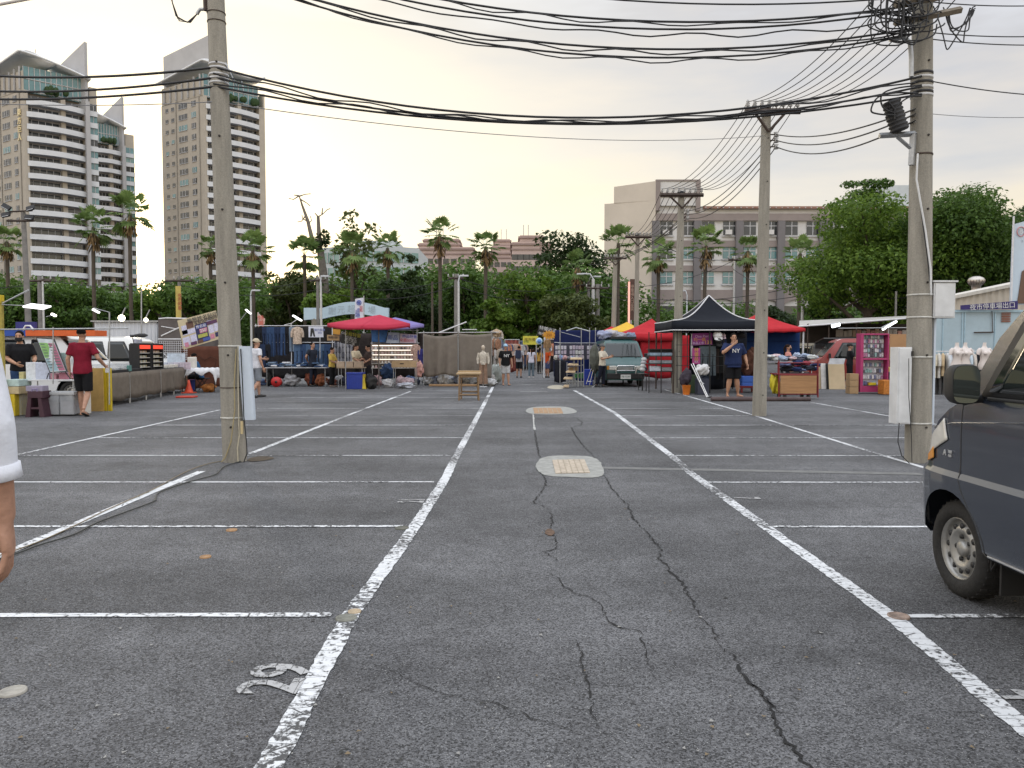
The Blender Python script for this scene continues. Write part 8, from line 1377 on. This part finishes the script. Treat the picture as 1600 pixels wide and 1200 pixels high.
for px, lb in ((1494, 'left one of two white headless mannequins standing close together'), (1507, 'right one of two white headless mannequins standing close together'), (1537, 'third white headless mannequin half hidden by the blue van pillar')):
    t = thing('mannequin', lb, 'mannequin', (XA(px, 22.2), 22.2, 0), R(15)); m = MB(); m.loft([oval((0, y, z), rx, ry, 18) for z, rx, ry, y in ((.83, .155, .10, 0), (.92, .185, .125, .01), (1.0, .175, .12, .005), (1.12, .125, .09, 0), (1.22, .14, .10, -.01), (1.31, .165, .125, -.03), (1.38, .175, .105, -.01), (1.44, .15, .08, .01), (1.48, .07, .06, .01), (1.53, .048, .05, .01), (1.62, .042, .045, 0))]); m.build('torso', MW, t)
    for sd in (-1, 1): m = MB(); m.tube([(sd*.15, 0, 1.43), (sd*.20, 0, 1.38), (sd*.225, .01, 1.27)], [.055, .06, .05], 12); m.build('arm_stump', MW, t); m = MB(); m.ell((sd*.075, -.105, 1.31), (.062, .055, .06), 12, 8); m.build('bust', MW, t)
    m = MB(); m.tube([(0, 0, .01), (0, 0, .84)], .018, 8); m.lathe([(.001, .03), (.2, .02), (.21, .004)], 20); m.build('stand', BLKP, t); m = MB(); m.box(-.17, .17, -.10, .10, .78, .83); m.build('base_plate', BLKP, t)
CRM = M((.56, .50, .42), .6, .1, .1, 2); s = St('metal_shed', 'cream corrugated shed roof behind the blue container', 'shed', 1560, 30.5); m = MB(); xa, xb = s.x(1484), s.x(1680); n = 80; za0, zb0 = s.z(468), s.z(424)
top_ = [V((xa+(xb-xa)*i/n, -.04*(i % 4 in (1, 2)), za0+(zb0-za0)*i/n)) for i in range(n+1)]; m.add([V((p.x, p.y, 0)) for p in top_]+top_, [(i, i+1, n+2+i, n+1+i) for i in range(n)]); m.build('wall', CRM, s.t); m = MB(); m.add([top_[0]+V((-.1, -.15, .0)), top_[-1]+V((.3, -.15, 0)), top_[-1]+V((.3, .7, .05)), top_[0]+V((-.0, .7, .05)), top_[0]+V((-.1, -.15, .13)), top_[-1]+V((.3, -.15, .13)), top_[-1]+V((.3, .7, .18)), top_[0]+V((-.0, .7, .18))], [(3, 2, 1, 0), (4, 5, 6, 7), (0, 1, 5, 4), (1, 2, 6, 5), (2, 3, 7, 6), (3, 0, 4, 7)]); m.build('roof', M((.60, .56, .50), .55), s.t)
s = St('roof_ventilator', 'round steel turbine ventilator on the cream shed roof', 'ventilator', 1525, 32); p = s.q(1525, 452); m = MB(); m.lathe([(.18, 0), (.18, .14), (.24, .18), (.31, .27), (.33, .36), (.28, .46), (.14, .53), (.001, .54)], 20, p); m.build('turbine', steel((.5, .46, .42), .35), s.t); m = MB(); [m.tube([p+V((.25*math.cos(a), .25*math.sin(a), .18)), p+V((.345*math.cos(a), .345*math.sin(a), .34)), p+V((.2*math.cos(a), .2*math.sin(a), .50))], .008, 4) for a in np.linspace(0, 6.28, 19)[:-1]]; m.build('vane', DSTEEL, s.t); m = MB(); m.tube([p+V((0, 0, -.8)), p+V((0, 0, .02))], .17, 14); m.build('duct', CRM, s.t)
s = St('billboard', 'tall pale blue billboard with a ringed logo and a brown shape at the right edge', 'billboard', 1590, 28); c4 = [s.q(1586, 350), s.q(1660, 330), s.q(1660, 476), s.q(1581, 476)]; m = MB(); m.add(c4+[p+V((0, .15, 0)) for p in c4], [(3, 2, 1, 0), (4, 5, 6, 7), (0, 1, 5, 4), (1, 2, 6, 5), (2, 3, 7, 6), (3, 0, 4, 7)]); m.build('board', M((.46, .54, .62), .5, 0, .1, 1), s.t); s.rod('frame_tube', PALEW, [(1584, 338, -.05), (1580, 474, -.05)], .035); m = MB(); m.prism([(s.x(1585), s.z(474)), (s.x(1591), s.z(424)), (s.x(1605), s.z(414)), (s.x(1660), s.z(405)), (s.x(1660), s.z(474))], -.04, -.01); m.build('brown_shape', M((.13, .075, .05), .6, 0, .15, 2), s.t)
m = MB(); lc = s.q(1594.5, 362, 0)+V((0, -.03, 0)); m.tube([lc+V((.14*math.cos(a), 0, .17*math.sin(a))) for a in np.linspace(0, 6.283, 25)], .016, 6); m.build('logo_ring', M((.52, .2, .2), .5), s.t); text('B', .26, LW, s.t, lc+V((0, -.01, 0)), name='logo_letter'); text('V', .12, M((.3, .36, .42), .5), s.t, s.q(1597, 377)+V((0, -.02, 0)), name='logo_letter'); [s.rod('post', GALV, [(px, 620, .1), (px, 474, .1)], .05) for px in (1583, 1650)]
# red neon-edged vertical sign and the arch behind the trees
s = St('vertical_sign', 'tall brown vertical shop sign edged with a pale red tube before the cream wall', 'sign', 987, 52); s.box('panel', M((.08, .04, .03), .6, 0, .3, 3), 984, 991.5, 436, 500, 0, .25); s.box('lit_edge', lamp_m((.75, .35, .28), 1.0), 981, 983.4, 440, 506, 0, .2); text('停\n車\n場\n入\n口\n全\n天', .27, M((.40, .28, .22), .6), s.t, s.q(987.7, 466)+V((0, -.03, 0)), name='sign_letters', sp=.95); s.rod('post', GALV, [(986, 560), (986, 500)], .06)
AR = M((.44, .56, .65), .6, 0, .10, .6); s = St('gate_arch', 'pale blue arched gate sign with faint lettering above the jeans stall', 'gate', 556, 58); arc = [(s.x(506+96*i/16), s.z(481-9.5*math.sin(math.pi*i/16))) for i in range(17)]; arc2 = [(s.x(506+96*i/16), s.z(498-7.5*math.sin(math.pi*i/16))) for i in range(17)][::-1]; m = MB()
m.prism([(s.x(476), s.z(500)), (s.x(476), s.z(481))]+arc+[(s.x(608), s.z(481)), (s.x(608), s.z(500))]+arc2, 0, .5); m.build('arch_panel', AR, s.t)
for px, tx in ((519, '謝'), (533, '元'), (549, '超'), (581, '場')): text(tx, .62, M((.34, .42, .48), .6), s.t, s.q(px, 486.5-5*math.sin(math.pi*(px-506)/96)+2)+V((0, -.02, 0)), name='arch_letters')
for px in (492, 600): s.rod('post', M((.22, .2, .17), .8), [(px, 560, .25), (px, 498, .25)], .28, n=8); s.rod('strut', PALEW, [(px-5, 500, .2), (px+2, 512, .2)], .07)
s = St('vertical_banner', 'white vertical banner with a blue ring emblem and red letters in front of the arch', 'banner', 561, 40); m = MB(); c4 = [s.q(555, 467), s.q(568, 465), s.q(569, 514), s.q(554, 514)]; m.add(c4, [(3, 2, 1, 0)]); m.build('cloth', M((.58, .58, .66), .7, 0, .08, 3), s.t, solid=.03); m = MB(); lc = s.q(561, 473)+V((0, -.03, 0)); m.tube([lc+V((.11*math.cos(a), 0, .11*math.sin(a))) for a in np.linspace(0, 6.283, 21)], .022, 6); m.lathe([(.001, 0), (.065, 0), (.065, .01)], 14, lc, 0, True, 'y'); m.build('ring_emblem', LB, s.t); text('招\n租', .17, LR, s.t, s.q(564.5, 483)+V((0, -.03, 0)), name='banner_letters', sp=.85); text('夜\n市\n攤\n位', .15, LB, s.t, s.q(560.3, 490)+V((0, -.03, 0)), name='banner_letters', sp=.9); text('洽\n詢\n處', .13, LB, s.t, s.q(556.8, 490)+V((0, -.03, 0)), name='banner_letters', sp=.95); s.rod('pole', GALV, [(569, 575), (568.5, 462)], .03)
s = St('backdrop', 'black cloth added to darken the inside of the black tent behind the hanging goods', 'backdrop', 1115, 27.2); sheet('cloth', BLKC, s.t, s.q(1076, 600), s.q(1166, 600), .05, 2.15, .04, 5)  # added black sheet standing in for the deep shade inside the tent
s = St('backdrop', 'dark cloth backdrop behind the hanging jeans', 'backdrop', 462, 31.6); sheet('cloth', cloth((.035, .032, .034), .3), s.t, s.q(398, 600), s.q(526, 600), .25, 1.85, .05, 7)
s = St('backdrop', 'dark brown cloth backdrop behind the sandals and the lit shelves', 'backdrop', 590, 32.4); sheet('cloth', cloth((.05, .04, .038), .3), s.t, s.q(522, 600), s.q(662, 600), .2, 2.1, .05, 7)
for i in range(26):
    px = rnd(404, 655); Y = rnd(30.2, 31.0); sack('small stock bag on the asphalt behind the jeans and sandal tables', V((XA(px, Y), Y, 0)), (rnd(.10, .2), .14, rnd(.08, .2)), cloth(random.choice([(.4, .4, .42), (.04, .045, .07), (.5, .48, .45), (.10, .14, .25), (.2, .08, .06), (.03, .03, .03), (.45, .30, .30)])), 'bag', 'stock_bag', 600+i)['group'] = 'small stock bags behind the left stalls'
finish_people()
